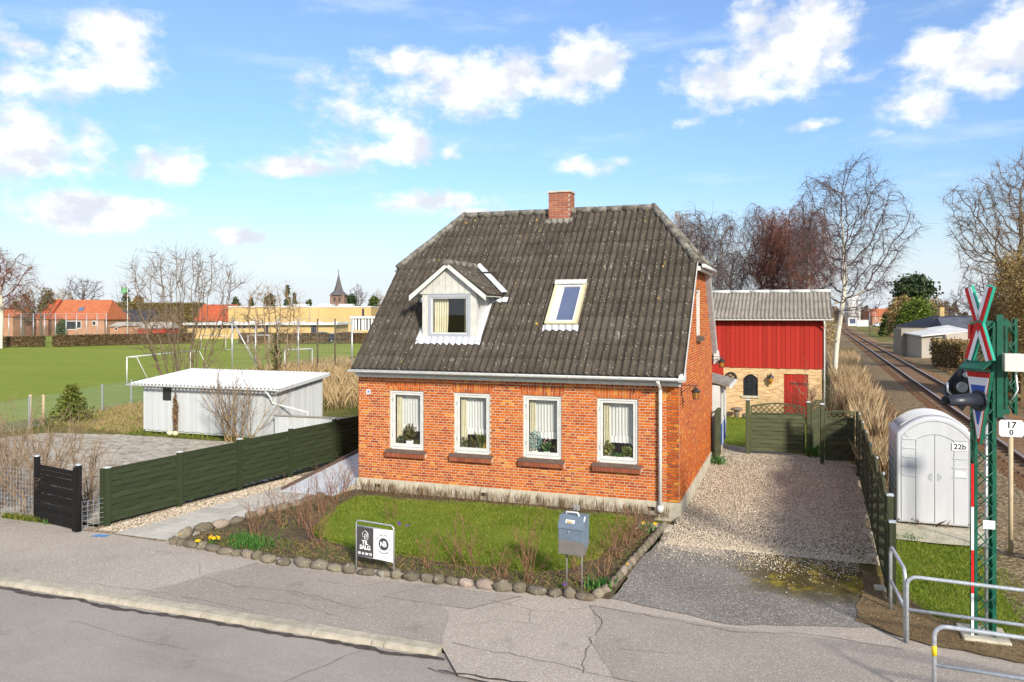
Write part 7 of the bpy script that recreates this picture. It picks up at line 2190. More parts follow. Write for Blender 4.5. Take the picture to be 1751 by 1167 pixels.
def tree(name, label, cat, base, seed, specs, L_, r, d=(0, 0, 1), mats=('bark', 'twig'), group=None, split=2, stems=1, spread=.0, sides=(8, 6, 4, 3, 3), stemrad=.0, trunk_name='trunk', crown_name='branches'):
    rg = random.Random(seed); segs = [[] for _ in specs]
    for s_ in range(stems):
        a = 6.28 * s_ / max(stems, 1) + rg.random()
        dd = rot_about(d, spread * rg.uniform(.3, 1.1) if stems > 1 else 0, a)
        k = stemrad * math.sqrt(rg.random())
        grow(rg, (base[0] + math.cos(a) * k, base[1] + math.sin(a) * k, base[2] if len(base) > 2 else -.05), dd, L_ * rg.uniform(.8, 1.08) if stems > 1 else L_, r * (rg.uniform(.6, 1.1) if stems > 1 else 1), 0, specs, segs)
    t = thing(name, label, cat, (base[0], base[1], 0), group)
    parts = [seg_mesh(segs[i], 2 if (i == len(specs) - 1 and i > 2) else sides[i]) for i in range(len(specs)) if segs[i]]
    if mats[0] == mats[1]: split = len(parts)
    tr_ = merge(parts[:split]); npobj(trunk_name, tr_[0], tr_[1], MT[mats[0]], t, (base[0], base[1], 0), True)
    if len(parts) > split:
        cw = merge(parts[split:]); npobj(crown_name, cw[0], cw[1], MT[mats[1]], t, (base[0], base[1], 0))
    return t
def S(segs, n, ang, ratio, up, wig, start=0, tip=.35, rmin=.004, taper=.5, rr=.5):
    return dict(segs=segs, n=n, ang=(R(ang[0]), R(ang[1])), ratio=ratio, up=up, wig=wig, start=start, tip=tip, rmin=rmin, taper=taper, rr=rr)
LAST = lambda segs, up, wig, rmin: S(segs, 0, (0, 1), 0, up, wig, rmin=rmin)
weep = [S(12, 16, (22, 52), .46, .02, .04, .18, .15), S(7, 9, (20, 45), .45, .05, .07, .12, .25, .03, .4), S(5, 8, (20, 60), .55, -.02, .10, 0, .4, .017, .3), S(4, 6, (25, 70), .85, -.22, .08, 0, .5, .013, .2), LAST(5, -.45, .04, .011)]
birchsp = [S(14, 13, (35, 68), .62, .02, .05, .28, .12, rr=.42, taper=.62), S(8, 10, (25, 52), .45, .06, .10, .15, .25, .03, .4), S(6, 8, (25, 60), .55, .0, .14, 0, .4, .012, .3), S(5, 8, (20, 55), .62, -.10, .14, 0, .5, .011, .2), LAST(4, -.18, .10, .0085)]
# crowns that fill a given volume: branches grow towards scattered points (space colonisation), then carry fine twigs
def colony(rn, roots, att, step, kill, infl, maxn=5200, bias=(0, 0, .12)):
    P = [np.array(p, float) for p in roots[0]]; par = list(roots[1])
    near = np.full(len(att), 1e9); who = np.zeros(len(att), int)
    def upd(k0):
        nonlocal near, who
        Q = np.array(P[k0:])
        d = np.linalg.norm(att[:, None, :] - Q[None], axis=2)
        m_ = d.argmin(1); dm = d[np.arange(len(att)), m_]
        b = dm < near
        near[b] = dm[b]; who[b] = m_[b] + k0
    upd(0); bias = np.array(bias)
    seen = {}
    for it in range(160):
        if len(att) == 0 or len(P) > maxn: break
        act = near < infl
        if not act.any(): break
        k0 = len(P)
        Pn = np.array(P)
        D = att[act] - Pn[who[act]]; D /= np.linalg.norm(D, axis=1)[:, None] + 1e-9
        S_ = np.zeros((k0, 3)); np.add.at(S_, who[act], D)
        for n in np.unique(who[act]):
            v = S_[n]; l = np.linalg.norm(v)
            if l < 1e-6: continue
            v = v / l + bias + rn.normal(0, .16, 3); v /= np.linalg.norm(v)
            c = seen.get(n, 0)
            if c > 3: continue
            seen[n] = c + 1
            P.append(P[n] + v * step); par.append(int(n))
        if len(P) == k0: break
        upd(k0)
        keep = near > kill
        att, near, who = att[keep], near[keep], who[keep]
    return np.array(P), np.array(par)
def ctree(name, label, cat, base, w_, ztop, zbot, seed, mats, group, n_att=700, trunk_r=.2, lean=(0, 0), step=.38, strands=3, tl=.7, droop=-.3, tipr=.009, shape='ball', nroot=1, rootrad=.3, upb=.12, fork=.35, tsp=.5, ts=4):
    rn = np.random.default_rng(seed); bx_, by_ = base
    rx_ = w_ / 2; zc = (ztop + zbot) / 2; rz = (ztop - zbot) / 2
    A_ = rn.normal(size=(n_att, 3)); A_ /= np.linalg.norm(A_, axis=1)[:, None]; A_ *= (rn.random(n_att) ** .40)[:, None]
    lump = 1 + .16 * np.sin(A_[:, 0] * 5 + seed) * np.cos(A_[:, 2] * 4 + seed * 1.7)
    A_ *= lump[:, None]
    if shape == 'fan':
        u = rn.random(n_att) ** .75; a = rn.random(n_att) * 6.28; rr = rx_ * (.30 + .72 * np.sin(np.minimum(u * 1.12, 1) * 2.0)) * np.sqrt(rn.random(n_att))
        rr *= np.where(u > .8, np.sqrt(np.maximum(0, 1 - ((u - .8) / .2) ** 2)) * .75 + .25, 1)
        att = np.stack([bx_ + np.cos(a) * rr, by_ + np.sin(a) * rr, zbot + u * (ztop - zbot)], 1)
    else:
        k = np.where(A_[:, 2] < 0, 1 + .10 * A_[:, 2], 1)
        att = np.stack([bx_ + lean[0] + A_[:, 0] * rx_ * k, by_ + lean[1] + A_[:, 1] * rx_ * k, zc + A_[:, 2] * rz], 1)
    P = []; par = []
    for q in range(nroot):
        a = rn.random() * 6.28; r_ = rootrad * math.sqrt(rn.random()) if nroot > 1 else 0
        h1 = zbot + (ztop - zbot) * fork if nroot == 1 else .5
        nn = max(3, int(h1 / step)); k0 = len(P)
        for i in range(nn + 1):
            t = i / nn
            P.append((bx_ + math.cos(a) * r_ + lean[0] * t * t * .8 + .06 * math.sin(t * 5 + seed) * h1 / 5, by_ + math.sin(a) * r_ + lean[1] * t * t * .8, -.1 + h1 * t)); par.append(k0 + i - 1 if i else -1)
    P, par = colony(rn, (P, par), att, step, step * 1.15, max(rx_, 2.2) * 1.2, bias=(0, 0, upb))
    n = len(P); kids = [[] for _ in range(n)]
    for i, p in enumerate(par):
        if p >= 0: kids[p].append(i)
    rad = np.zeros(n)
    for i in range(n - 1, -1, -1):
        rad[i] = max(tipr * 1.5, sum(rad[k] ** 2.35 for k in kids[i]) ** (1 / 2.35))
    rm = rad[par < 0].max()
    f_ = trunk_r / rm
    g_ = math.log(max(f_, .05)) / math.log(max(rm / (tipr * 1.5), 1.5))
    rad = rad * (rad / (tipr * 1.5)) ** g_
    big = []; small = []
    for i in range(n):
        p = par[i]
        if p < 0: continue
        (big if rad[i] > tipr * 6 else small).append((tuple(P[p]), tuple(P[i]), min(rad[p], rad[i] * 1.35), rad[i]))
    # twigs on the thin branches
    th = np.where((rad < tipr * 3.6) & (par >= 0))[0]
    src = np.repeat(th, strands); k = len(src)
    d0 = P[src] - P[par[src]]; d0 /= np.linalg.norm(d0, axis=1)[:, None] + 1e-9
    pos = P[par[src]] + (P[src] - P[par[src]]) * rn.random((k, 1))
    dr = d0 + rn.normal(0, tsp, (k, 3)); dr /= np.linalg.norm(dr, axis=1)[:, None]
    ln = tl * (.5 + rn.random((k, 1))) / ts
    V = []; F = []; off = 0
    for s_ in range(ts):
        dr = dr + np.array([0, 0, droop]) + rn.normal(0, .08, (k, 3)); dr /= np.linalg.norm(dr, axis=1)[:, None]
        nx = pos + dr * ln
        nx[:, 2] = np.maximum(nx[:, 2], .05)
        sd = np.cross(dr, rn.normal(size=(k, 3))); sd /= np.linalg.norm(sd, axis=1)[:, None] + 1e-9
        r0, r1 = tipr * (1 - .6 * s_ / ts), tipr * (1 - .6 * (s_ + 1) / ts)
        V.append(np.stack([pos - sd * r0, pos + sd * r0, nx + sd * r1, nx - sd * r1], 1).reshape(-1, 3)); F.append((np.arange(k) * 4 + off)[:, None] + np.array([[0, 1, 2, 3]])); off += 4 * k
        pos = nx
    t = thing(name, label, cat, (bx_, by_, 0), group)
    if nroot > 1: small = big + small; big = []
    if big: v, f = seg_mesh(big, 7); npobj('trunk', v, f, MT[mats[0]], t, (bx_, by_, 0), True)
    parts = [(np.concatenate(V), np.concatenate(F))]
    if small: parts.append(seg_mesh(small, 4))
    v, f = merge(parts); npobj('branches', v, f, MT[mats[1]], t, (bx_, by_, 0))
    return t
def cpt(name, label, px, Y, w_px, ytop, ybot, seed, mats, group, **k):
    return ctree(name, label, 'tree', at(px, Y), w_px * Y / 1340, hz_at(ytop, Y), max(hz_at(ybot, Y), .3) if ybot else .4, seed, mats, group, **k)
GB = 'bare trees behind the barn'
lx, ly = at(1444, 47)[0] - at(1430, 47)[0], at(1444, 47)[1] - at(1430, 47)[1]
cpt('birch_tree', 'tall white barked birch with wide bare crown right of the red barn', 1430, 47, 205, 272, 560, 3, ('birch', 'twig_purple'), GB, n_att=1200, trunk_r=.14, lean=(lx, ly), strands=6, tl=.8, droop=-.14, tipr=.0078, fork=.22, step=.33)
for px, Y, w_, yt, yb, sd_, mats, lab, dens in [
        (1350, 66, 100, 340, 520, 5, ('bark', 'twig_red'), 'dense red brown weeping birch behind the middle of the barn', 7),
        (1384, 63, 86, 352, 520, 6, ('birch', 'twig_red'), 'red brown weeping birch behind the right end of the barn', 7),
        (1318, 68, 70, 372, 520, 9, ('birch', 'twig_red'), 'red brown weeping birch left of the densest one', 6),
        (1302, 76, 92, 346, 520, 28, ('birch', 'twig_purple'), 'grey weeping birch above the left part of the barn roof', 4),
        (1206, 62, 118, 352, 520, 17, ('bark', 'twig_purple'), 'weeping bare birch rising behind the right roof edge of the house', 5),
        (1168, 66, 84, 362, 520, 18, ('birch', 'twig_pale'), 'bare tan twigged birch just right of the house ridge', 4),
        (1252, 72, 64, 425, 520, 19, ('bark', 'twig_purple'), 'smaller bare birch between house and barn roof', 4)]:
    cpt('birch_tree', lab, px, Y, w_, yt, yb, sd_, mats, GB, n_att=700, trunk_r=.14, strands=dens + 3, tl=1.5, droop=-.55, tipr=.0115, fork=.25, step=.42, ts=5, tsp=.55)
GR = 'bare trees on the right'
cpt('bare_tree', 'large bare tree with spreading brown branches at the upper right edge', 1742, 58, 250, 268, 500, 41, ('bark_mossy', 'twig'), GR, n_att=1300, trunk_r=.27, strands=7, tl=.75, droop=.03, tipr=.0095, fork=.12, step=.40)
cpt('bare_tree', 'bare tree cut by the right edge of the picture', 1830, 64, 220, 300, 510, 44, ('bark_mossy', 'twig'), GR, n_att=700, trunk_r=.28, strands=4, tl=.8, droop=.03, tipr=.011, fork=.15, step=.45)
cpt('bare_tree', 'greyish bare tree behind the villa roof and the crossing sign', 1692, 95, 110, 440, 555, 47, ('bark', 'twig_purple'), GR, n_att=420, trunk_r=.2, strands=4, tl=.9, droop=.0, tipr=.013, fork=.2, step=.5)
cpt('bare_tree', 'small bare tree left of the yellow chimney', 1632, 135, 62, 497, 560, 48, ('bark', 'twig_purple'), GR, n_att=320, trunk_r=.2, strands=4, tl=.9, droop=.02, tipr=.016, fork=.2, step=.55)
GP = 'bare trees by the pitch'
cpt('bare_tree', 'big fan shaped multi-stem bare tree behind the white shed', 312, 44, 205, 434, 0, 51, ('bark', 'twig'), GP, n_att=1300, trunk_r=.06, strands=4, tl=.9, droop=.08, tipr=.0066, shape='fan', nroot=20, rootrad=1.0, step=.36, upb=.30, tsp=.32)
cpt('bare_tree', 'slim bare bush with ivy clad stems behind the shed roof', 466, 41, 110, 492, 0, 52, ('bark', 'twig_pale'), GP, n_att=700, trunk_r=.05, strands=5, tl=.7, droop=.06, tipr=.0085, shape='fan', nroot=8, rootrad=.5, step=.36, upb=.30, tsp=.32)
x, y = at(468, 41)
rn = np.random.default_rng(12)
vf = merge([leafcloud(rn, 700, (x + .25, y - .1, 1.9), (.30, .30, 1.8), .06), leafcloud(rn, 300, (x - .9, y + .1, 1.2), (.25, .25, .9), .06)])
npobj('ivy', vf[0], vf[1], MT['ivyd'], [o for o in bpy.data.objects if o.get('label', '').startswith('slim bare bush')][0])
GQ = 'trees beyond the pitch'
cpt('birch_tree', 'bare reddish birch at the left edge beyond the pitch', 2, 108, 105, 418, 540, 61, ('birch', 'twig_red'), GQ, n_att=520, trunk_r=.25, strands=5, tl=1.6, droop=-.3, tipr=.016, fork=.25, step=.55)
cpt('bare_tree', 'round crowned bare tree behind the orange roof', 143, 195, 66, 471, 530, 63, ('bark', 'twig_purple'), GQ, n_att=420, trunk_r=.4, strands=4, tl=1.2, droop=.0, tipr=.02, fork=.15, step=.6)
for i, (px, Y, w_, yt, yb, mt, lab) in enumerate([(70, 160, 50, 484, 550, 'twig', 'brown bare tree left of the orange roofed house'), (40, 158, 46, 492, 555, 'twig', 'brown bushy tree near the left edge beyond the pitch'), (106, 190, 46, 492, 540, 'twig_pale', 'pale bare tree behind the orange roofed house'), (612, 350, 34, 487, 530, 'twig_purple', 'bare tree beside the church tower'), (647, 300, 30, 498, 540, 'twig_pale', 'pale bare tree right of the church by the roof edge'), (290, 150, 50, 530, 575, 'twig_pale', 'small brown tree behind the red shed'), (258, 130, 40, 535, 580, 'twig_pale', 'pale bare bush in front of the red shed')]):
    cpt('bare_tree', lab, px, Y, w_, yt, yb, 70 + i, ('bark', mt), GQ, n_att=300, trunk_r=.25, strands=4, tl=1.2, droop=.02, tipr=.012 + Y * .00005, fork=.2, step=.6)
# foliage crowns
def crown(name, label, cat, base, r, zc, n, size, mat, seed, clumps=40, trunk=None, shape='ball', group=None, low=0.0, asp=.55):
    rn = np.random.default_rng(seed)
    t = thing(name, label, cat, (base[0], base[1], 0), group)
    if shape == 'ball':
        d = rn.normal(size=(clumps, 3)); d /= np.linalg.norm(d, axis=1)[:, None]
        cc = d * (.55 + .45 * rn.random(clumps) ** .5)[:, None] * np.array(r) * .82 + np.array([base[0], base[1], zc])
    else:   # cone / column
        h = rn.random(clumps) ** (1.25 if shape == 'cone' else .9); a = rn.random(clumps) * 6.28
        rad = (1 - h) ** (.9 if shape == 'cone' else .35) * (.7 + .35 * rn.random(clumps))
        cc = np.stack([base[0] + np.cos(a) * rad * r[0], base[1] + np.sin(a) * rad * r[1], zc - r[2] + h * 2 * r[2]], 1)
    cs = (.24 + .16 * rn.random(clumps))[:, None] * np.array([min(r[0], r[1]), min(r[0], r[1]), min(r[2], r[0] * 1.2)])
    per = n // clumps
    P = (cc[:, None, :] + rn.normal(size=(clumps, per, 3)) * cs[:, None, :] * .55).reshape(-1, 3)
    P = P[P[:, 2] > low]
    v, f = cards(rn, P, size, asp)
    npobj('crown', v, f, MT[mat], t)
    if trunk: MB().path([(base[0], base[1], -.05), (base[0] + .05, base[1], zc)], [trunk, trunk * .4], 8).build('trunk', MT['bark'], t)
    return t
def cpx(name, label, cat, px, Y, w_px, ytop, ybot, n, size, mat, seed, shape='ball', clumps=40, trunk=.15, group=None, asp=.55):
    k = Y / 1340; x, y = at(px, Y); zt, zb = hz_at(ytop, Y), max(hz_at(ybot, Y), .0)
    return crown(name, label, cat, (x, y), (w_px * k / 2, w_px * k / 2, (zt - zb) / 2), (zt + zb) / 2, n, size, mat, seed, clumps, trunk, shape, group, 0.0, asp)
cpx('evergreen_bush', 'big round bright evergreen shrub on the right of the track', 'shrub', 1567, 116, 66, 510, 590, 12000, .15, 'evergreen', 1, clumps=110)
cpx('thuja', 'dark green columnar thuja beside the round evergreen', 'conifer', 1518, 165, 24, 537, 576, 1800, .26, 'thuja', 2, 'column')
cpx('pine_tree', 'dark round topped pine rising behind the evergreen shrub', 'tree', 1563, 200, 70, 469, 525, 2600, .5, 'pine', 3, clumps=46, trunk=.4)
for i, (px, Y, w_, yt, yb, mt, lab) in enumerate([(1533, 158, 36, 505, 572, 'browncon', 'tan bare shrub left of the big evergreen'), (1598, 150, 40, 508, 570, 'browncon', 'brown bushy tree behind the evergreen and the villa'), (1545, 170, 30, 500, 560, 'browncon', 'tan tree with yellowish top above the thuja')]):
    cpx('brown_shrub', lab, 'shrub', px, Y, w_, yt, yb, 2600, .22, mt, 10 + i, clumps=50, group='brown shrubs along the railway')
for i, (px, Y, w_, yt, yb, lab) in enumerate([(1728, 44, 80, 420, 640, 'large brown feathery conifer right of the green mast'), (1778, 40, 110, 400, 660, 'brown conifer cut by the right edge'), (1690, 60, 50, 520, 610, 'low brown bush behind the crossing cross')]):
    cpx('brown_conifer', lab, 'conifer', px, Y, w_, yt, yb, 26000, .085, 'browncon', 20 + i, clumps=260, trunk=.2, asp=.22, group='brown conifers on the right')
# hedges
def hedge(name, label, A, B, h, wd, n, size, mat, seed, group=None, base=0):
    rn = np.random.default_rng(seed)
    F, ln = frame2(A, B); a = Vector((*A, 0)); d = (Vector((*B, 0)) - a).normalized(); nn = Vector((d.y, -d.x, 0))
    t = rn.random(n) * ln; o = (rn.random(n) - .5) * wd; z = base + rn.random(n) ** .8 * h * (1 + .05 * np.sin(t * 1.7))
    # push towards the faces
    k = rn.random(n); o = np.where(k < .5, np.sign(o) * wd / 2 * (.85 + .2 * rn.random(n)), o); z = np.where(k > .8, base + h * (.95 + .07 * rn.random(n)), z)
    P = np.stack([a.x + d.x * t + nn.x * o, a.y + d.y * t + nn.y * o, z], 1)
    v, f = cards(rn, P, size)
    tt = thing(name, label, 'hedge', ((A[0] + B[0]) / 2, (A[1] + B[1]) / 2, 0), group)
    npobj('foliage', v, f, MT[mat], tt)
    fbox(F, .1, ln - .1, -wd * .4, wd * .4, base, base + h * .92).build('core', MT['hedge'], tt)
    return tt
hedge('clipped_hedge', 'brown clipped hedge at the left edge of the pitch', at(-80, 110), at(76, 114), 1.35, 1.3, 3500, .16, 'hedge', 1, 'clipped hedges round the pitch')
hedge('clipped_hedge', 'long brown clipped hedge in front of the far houses', at(91, 113), at(330, 128), 1.5, 1.3, 6500, .16, 'hedge', 2, 'clipped hedges round the pitch')
hedge('clipped_hedge', 'brown clipped hedge in front of the parked cars by the school', at(410, 126), at(562, 126), 1.5, 1.2, 4000, .16, 'hedge', 3, 'clipped hedges round the pitch')
hedge('clipped_hedge', 'short brown hedge right of the gap by the parked cars', at(576, 126), at(660, 126), 1.5, 1.2, 2600, .16, 'hedge', 4, 'clipped hedges round the pitch')
hedge('tall_hedge', 'tall olive conifer hedge behind the slate roofed house', at(165, 215), at(350, 215), 7.4, 3, 5000, .5, 'olive', 5)
hedge('garden_hedge', 'brown hedge beside the lean-to shed on the right', at(1612, 72), at(1668, 64), 2.3, 2.2, 5000, .11, 'browncon', 6)
hedge('garden_hedge', 'brown thicket behind the green mast and the distance sign', at(1690, 46), at(1790, 40), 1.7, 3.0, 5000, .10, 'browncon', 7)
for i, (px, Y, w_, yt, yb, mt, shp, lab) in enumerate([(215, 230, 20, 496, 540, 'pine', 'cone', 'grey green conifer behind the flagpole'), (237, 228, 16, 500, 540, 'browncon', 'ball', 'brown tree right of the conifer by the flagpole'), (492, 260, 12, 489, 530, 'pine', 'cone', 'pointed dark spruce above the school roof'), (504, 262, 9, 503, 530, 'pine', 'cone', 'smaller pointed spruce beside the taller one above the school'), (461, 250, 20, 503, 530, 'pine', 'ball', 'dark rounded conifer above the school roof'), (528, 300, 10, 512, 530, 'thuja', 'ball', 'small olive tree above the middle of the school roof'), (600, 340, 22, 502, 530, 'pine', 'ball', 'dark evergreen beside the church tower'), (640, 260, 20, 506, 540, 'thuja', 'ball', 'olive evergreen right of the school hall'), (403, 290, 16, 510, 530, 'pine', 'cone', 'grey conifer above the left end of the school'), (430, 300, 10, 512, 530, 'pine', 'cone', 'small conifer above the school roof left of the rounded one'), (80, 175, 30, 488, 560, 'ivyd', 'ball', 'ivy green tree left of the orange roof'), (40, 170, 40, 495, 565, 'hedge', 'ball', 'brown leafy tree near the left edge'), (105, 140, 16, 545, 580, 'thuja', 'ball', 'dark green bush in the gap between the hedges')]):
    cpx('far_tree', lab, 'tree', px, Y, w_, yt, yb, 1700, .10 + Y * .0009, mt, 40 + i, shp, 34, .25, 'trees beyond the pitch')
# far wood along the horizon
def wood(name, label, px0, px1, Y, ytop, n, mat, seed, size):
    rn = np.random.default_rng(seed); k = Y / 1340
    px = rn.uniform(px0, px1, n); yy = Y + rn.uniform(0, 60, n)
    X = (px - 875.5) / 1340 * yy; x = CAM[0] + X * cY - yy * sY; y = CAM[1] + X * sY + yy * cY
    top = (537 - ytop) * k + CAM[2]
    hh = top * (.65 + .35 * np.sin(px * .09) * np.sin(px * .031 + 1) + .15 * np.sin(px * .37))
    z = rn.random(n) ** .7 * np.maximum(hh, 1)
    v, f = cards(rn, np.stack([x, y, z], 1), size)
    o = npobj(name, v, f, MT[mat], None); tag(o, label, 'wood', kind='stuff')
wood('distant_wood', 'grey brown distant wood behind the railway bend', 1425, 1500, 420, 518, 2600, 'hedge', 1, .8)
wood('distant_wood', 'low distant trees along the left horizon', -150, 700, 420, 522, 9000, 'hedge', 2, .9)
wood('distant_wood', 'low distant trees on the right horizon', 1520, 1900, 330, 515, 5000, 'hedge', 3, .8)
wood('distant_wood', 'brown thicket behind the barn and the birches', 1180, 1430, 95, 500, 5200, 'browncon', 4, .22)
# small fir and stakes in the yard corner
fx, fy2 = -26.9, 7.2
fir = thing('small_fir', 'small yellowish green fir by the wire fence in the yard corner', 'conifer', (fx, fy2, 0))
MB().path([(fx, fy2, -.05), (fx, fy2, 1.6)], [.04, .01], 6).build('trunk', MT['bark'], fir)
rn = np.random.default_rng(8); P = []
for i in range(80):
    h = .08 + 1.5 * (i / 80); a = i * 2.4; rr_ = (1 - h / 1.8) * 1.15 * rn.uniform(.75, 1.15)
    for j in range(34):
        u = (j + 1) / 34; P.append((fx + math.cos(a) * rr_ * u + rn.normal(0, .035), fy2 + math.sin(a) * rr_ * u + rn.normal(0, .035), h + .12 * u - .1 * u * u + rn.normal(0, .02)))
v, f = cards(rn, np.array(P), .075, .35); npobj('crown', v, f, MT['firn'], fir)
for i, dx in enumerate((0, .55)):
    tag(MB().path([(-28.2 + dx, 6.3 + dx * .3, -.05), (-28.2 + dx, 6.3 + dx * .3, 1.22)], .055, 10).build('tree_stake', MT['stake']), ['left of two pale tree stakes by the wire fence', 'right of two pale tree stakes by the wire fence'][i], 'stake', 'pale tree stakes')
# bare shrub and climbers by the shed
shrubsp = [S(7, 5, (18, 45), .55, .03, .07, .2, .3, rr=.6), S(5, 5, (20, 50), .55, .05, .10, .1, .35, .007, .4), LAST(4, .05, .12, .0045)]
tree('bare_shrub', 'bare shrub with yellowish stems in front of the white shed', 'shrub', (-16.9, 5.35), 81, shrubsp, 2.75, .026, (0, 0, 1), ('twig_yellow', 'twig'), 'bare shrubs', 1, 12, R(34), stemrad=.25, trunk_name='stems', crown_name='twigs')
tree('bare_shrub', 'thin bare shrub at the right end of the white shed', 'shrub', (-16.0, 5.0), 82, shrubsp, 2.3, .02, (.1, 0, 1), ('twig_yellow', 'twig'), 'bare shrubs', 1, 7, R(36), stemrad=.2, trunk_name='stems', crown_name='twigs')
dv = thing('dead_climber', 'dried brown climber stem standing against the shed wall', 'plant', (-20.1, 5.95, 0))
v, f = leafcloud(np.random.default_rng(5), 420, (-20.12, 5.98, .75), (.09, .09, .85), .06); npobj('dry_leaves', v, f, MT['drybrown'], dv)
MB().path([(-20.1, 5.95, 0), (-20.15, 5.97, .9), (-20.1, 5.97, 1.95)], [.05, .03, .015], 6).build('stem', MT['bark'], dv)
for i, (x, y) in enumerate(((-21.1, 5.8), (-20.8, 5.75))): tag(MB().blob((x + .9, y, .07), (.13, .11, .1), i, .1).build('pale_stone', MT['creampot']), ['left of two pale stones by the shed wall', 'right of two pale stones by the shed wall'][i], 'stone', 'pale stones by the shed')
# hedge-like bare bush at the left edge
hb = [S(8, 8, (15, 40), .5, .03, .07, .15, .3, rr=.6), S(5, 6, (20, 50), .55, .04, .10, .1, .35, .006, .4), LAST(4, .04, .12, .004)]
for i, (x, y, H_, n) in enumerate(((-14.3, -4.75, 2.3, 16), (-15.6, -4.6, 2.2, 16), (-13.2, -4.35, 1.75, 9), (-17.2, -4.5, 2.3, 14))):
    tree('bare_bush', ['dense bare bush just left of the black panel', 'dense bare bush near the left edge', 'thin bare bush behind the black panel', 'bare bush cut by the left edge'][i], 'shrub', (x, y), 90 + i, hb, H_, .018, (0, 0, 1), ('twig_pale', 'twig_pale'), 'bare bushes left of the black panel', 1, n, R(30), stemrad=.35, trunk_name='stems', crown_name='twigs')
# bushes by the barn door and fence
tree('bare_shrub', 'reddish bare shrub in front of the red barn door', 'shrub', (2.9, 17.6), 85, shrubsp, 1.7, .02, (0, 0, 1), ('twig_red', 'twig_red'), 'bare shrubs', 1, 10, R(40), stemrad=.2, trunk_name='stems', crown_name='twigs')
tree('bare_shrub', 'greyish bare shrub at the barn corner behind the gates', 'shrub', (3.9, 16.8), 86, shrubsp, 2.3, .02, (0, 0, 1), ('twig_pale', 'twig_pale'), 'bare shrubs', 1, 12, R(36), stemrad=.3, trunk_name='stems', crown_name='twigs')
# tall dry grass, reeds, weeds (nobody could count them)
def clumpy(X, Y): return np.clip(.42 + .6 * np.sin(X * 2.3 + np.sin(Y * 1.1) * 2) * np.sin(Y * 1.7 + np.cos(X * 1.3) * 2), .06, 1)
stuff('tall_reeds', blades(30000, poly_sampler([(4.6, 9.5), (5.2, 9.5), (5.5, 16), (6.4, 40), (7.5, 62), (6, 62), (4.7, 30)], -.06, clumpy), (.3, 1.75), .0065, .38, 3), MT['reed'], 'tall pale dry reeds between the barn and the railway', 'reeds')
stuff('tall_reeds', blades(5000, poly_sampler([(4.35, 5.5), (5.0, 5.5), (5.2, 10), (4.5, 10)], -.06), (.2, .95), .005, .5, 4), MT['reed'], 'dry reeds behind the arched driveway fence', 'reeds')
stuff('rough_weeds', blades(15000, poly_sampler([(-27, 13), (-19.5, 13.5), (-14.5, 20), (-24, 42), (-38, 44), (-33, 20)], -.08, clumpy), (.15, 1.2), .007, .7, 5), MT['dry'], 'tall dry weeds behind the white shed', 'dry grass')
stuff('rough_grass_tufts', blades(14000, poly_sampler([(-29, 7), (-22.3, 5.6), (-22.3, 12), (-30.5, 14)], -.08), (.05, .22), .008, 1.0, 6), MT['dry'], 'rough yellowish grass left of the white shed', 'dry grass')
stuff('rough_grass_green', blades(7000, poly_sampler([(-29, 7), (-21.8, 5.4), (-15.6, 5.5), (-15.6, 6.2), (-22.3, 6.3), (-22.3, 12), (-30.5, 14)], -.06), (.04, .2), .010, .8, 16), MT['grass'], 'green grass at the foot of the white shed', 'grass')
def vd(X, Y): return np.where((np.abs(X - (9.4 + .0275 * Y)) < 3.0) | ((X < 7.4) & (Y < 1.0)), 0.0, 1.0)
stuff('verge_grass_blades', blades(60000, poly_sampler([(4.2, -5.6), (16, -5.6), (24, 60), (9, 60), (6.5, 20), (4.4, 1)], -.07, vd), (.05, .32), .006, 1.2, 7), MT['drybrown'], 'brown dead grass along the railway', 'dry grass')
stuff('verge_green_blades', blades(36000, poly_sampler([(4.2, -4.9), (8.5, -5.2), (7.2, -1.2), (6.3, .8), (4.3, .9)], -.035, lawn_d), (.02, .085), .006, .9, 8), MT['grass'], 'green grass between the railing and the relay cabinet', 'grass')
stuff('back_lawn_blades', blades(16000, poly_sampler([(-1, 9.8), (.6, 10), (2.8, 10.6), (3.9, 12), (3.6, 18.8), (-4, 18.8), (-4, 11)], -.03), (.02, .06), .012, .8, 9), MT['grass'], 'short green grass in front of the barn', 'grass')
def edge_weeds(rr, n):
    t = rr.random(n); return np.stack([-14.6 + 1.7 * t, -5.15 - .15 * rr.random(n), np.zeros(n)], 1)
stuff('kerb_weeds', blades(900, edge_weeds, (.04, .16), .010, .9, 10), MT['firn'], 'weeds along the foot of the bare bush at the left', 'weeds')
stuff('soil_litter', blades(2600, poly_sampler([(3.4, -5.3), (4.3, -5.8), (9, -6.2), (9, -5.0), (4.5, -4.4), (4.0, -2.8), (3.6, -2.8)], .02), (.01, .05), .010, 2.5, 21), MT['drybrown'], 'brown leaf litter along the foot of the railing', 'litter')
# plants in the front garden
rosesp = [S(6, 4, (20, 48), .5, .06, .12, .25, .4, rr=.6), S(4, 4, (25, 55), .5, .08, .16, .1, .5, .0035, .4), LAST(3, .08, .18, .0022)]
ROSES = [(-8.15, -4.55, .75, 8), (-8.1, -3.75, 1.0, 8), (-7.65, -3.65, .95, 8), (-7.9, -2.5, .9, 8), (-8.1, -1.65, 1.0, 8), (-8.3, -.75, .9, 7), (-6.5, -4.75, .85, 5), (-5.3, -4.95, .55, 4), (-3.85, -5.2, .6, 5), (-3.4, -4.9, .95, 5), (-2.95, -5.2, .85, 5), (-2.35, -5.25, .55, 5), (-1.85, -5.3, 1.15, 9), (-.98, -5.1, .8, 6), (-.72, -4.5, .85, 6), (-.68, -3.4, .7, 9), (-.62, -2.7, .75, 9), (-.6, -2.0, .65, 8), (-5.95, -2.75, .5, 4), (-7.0, -4.2, .8, 6)]
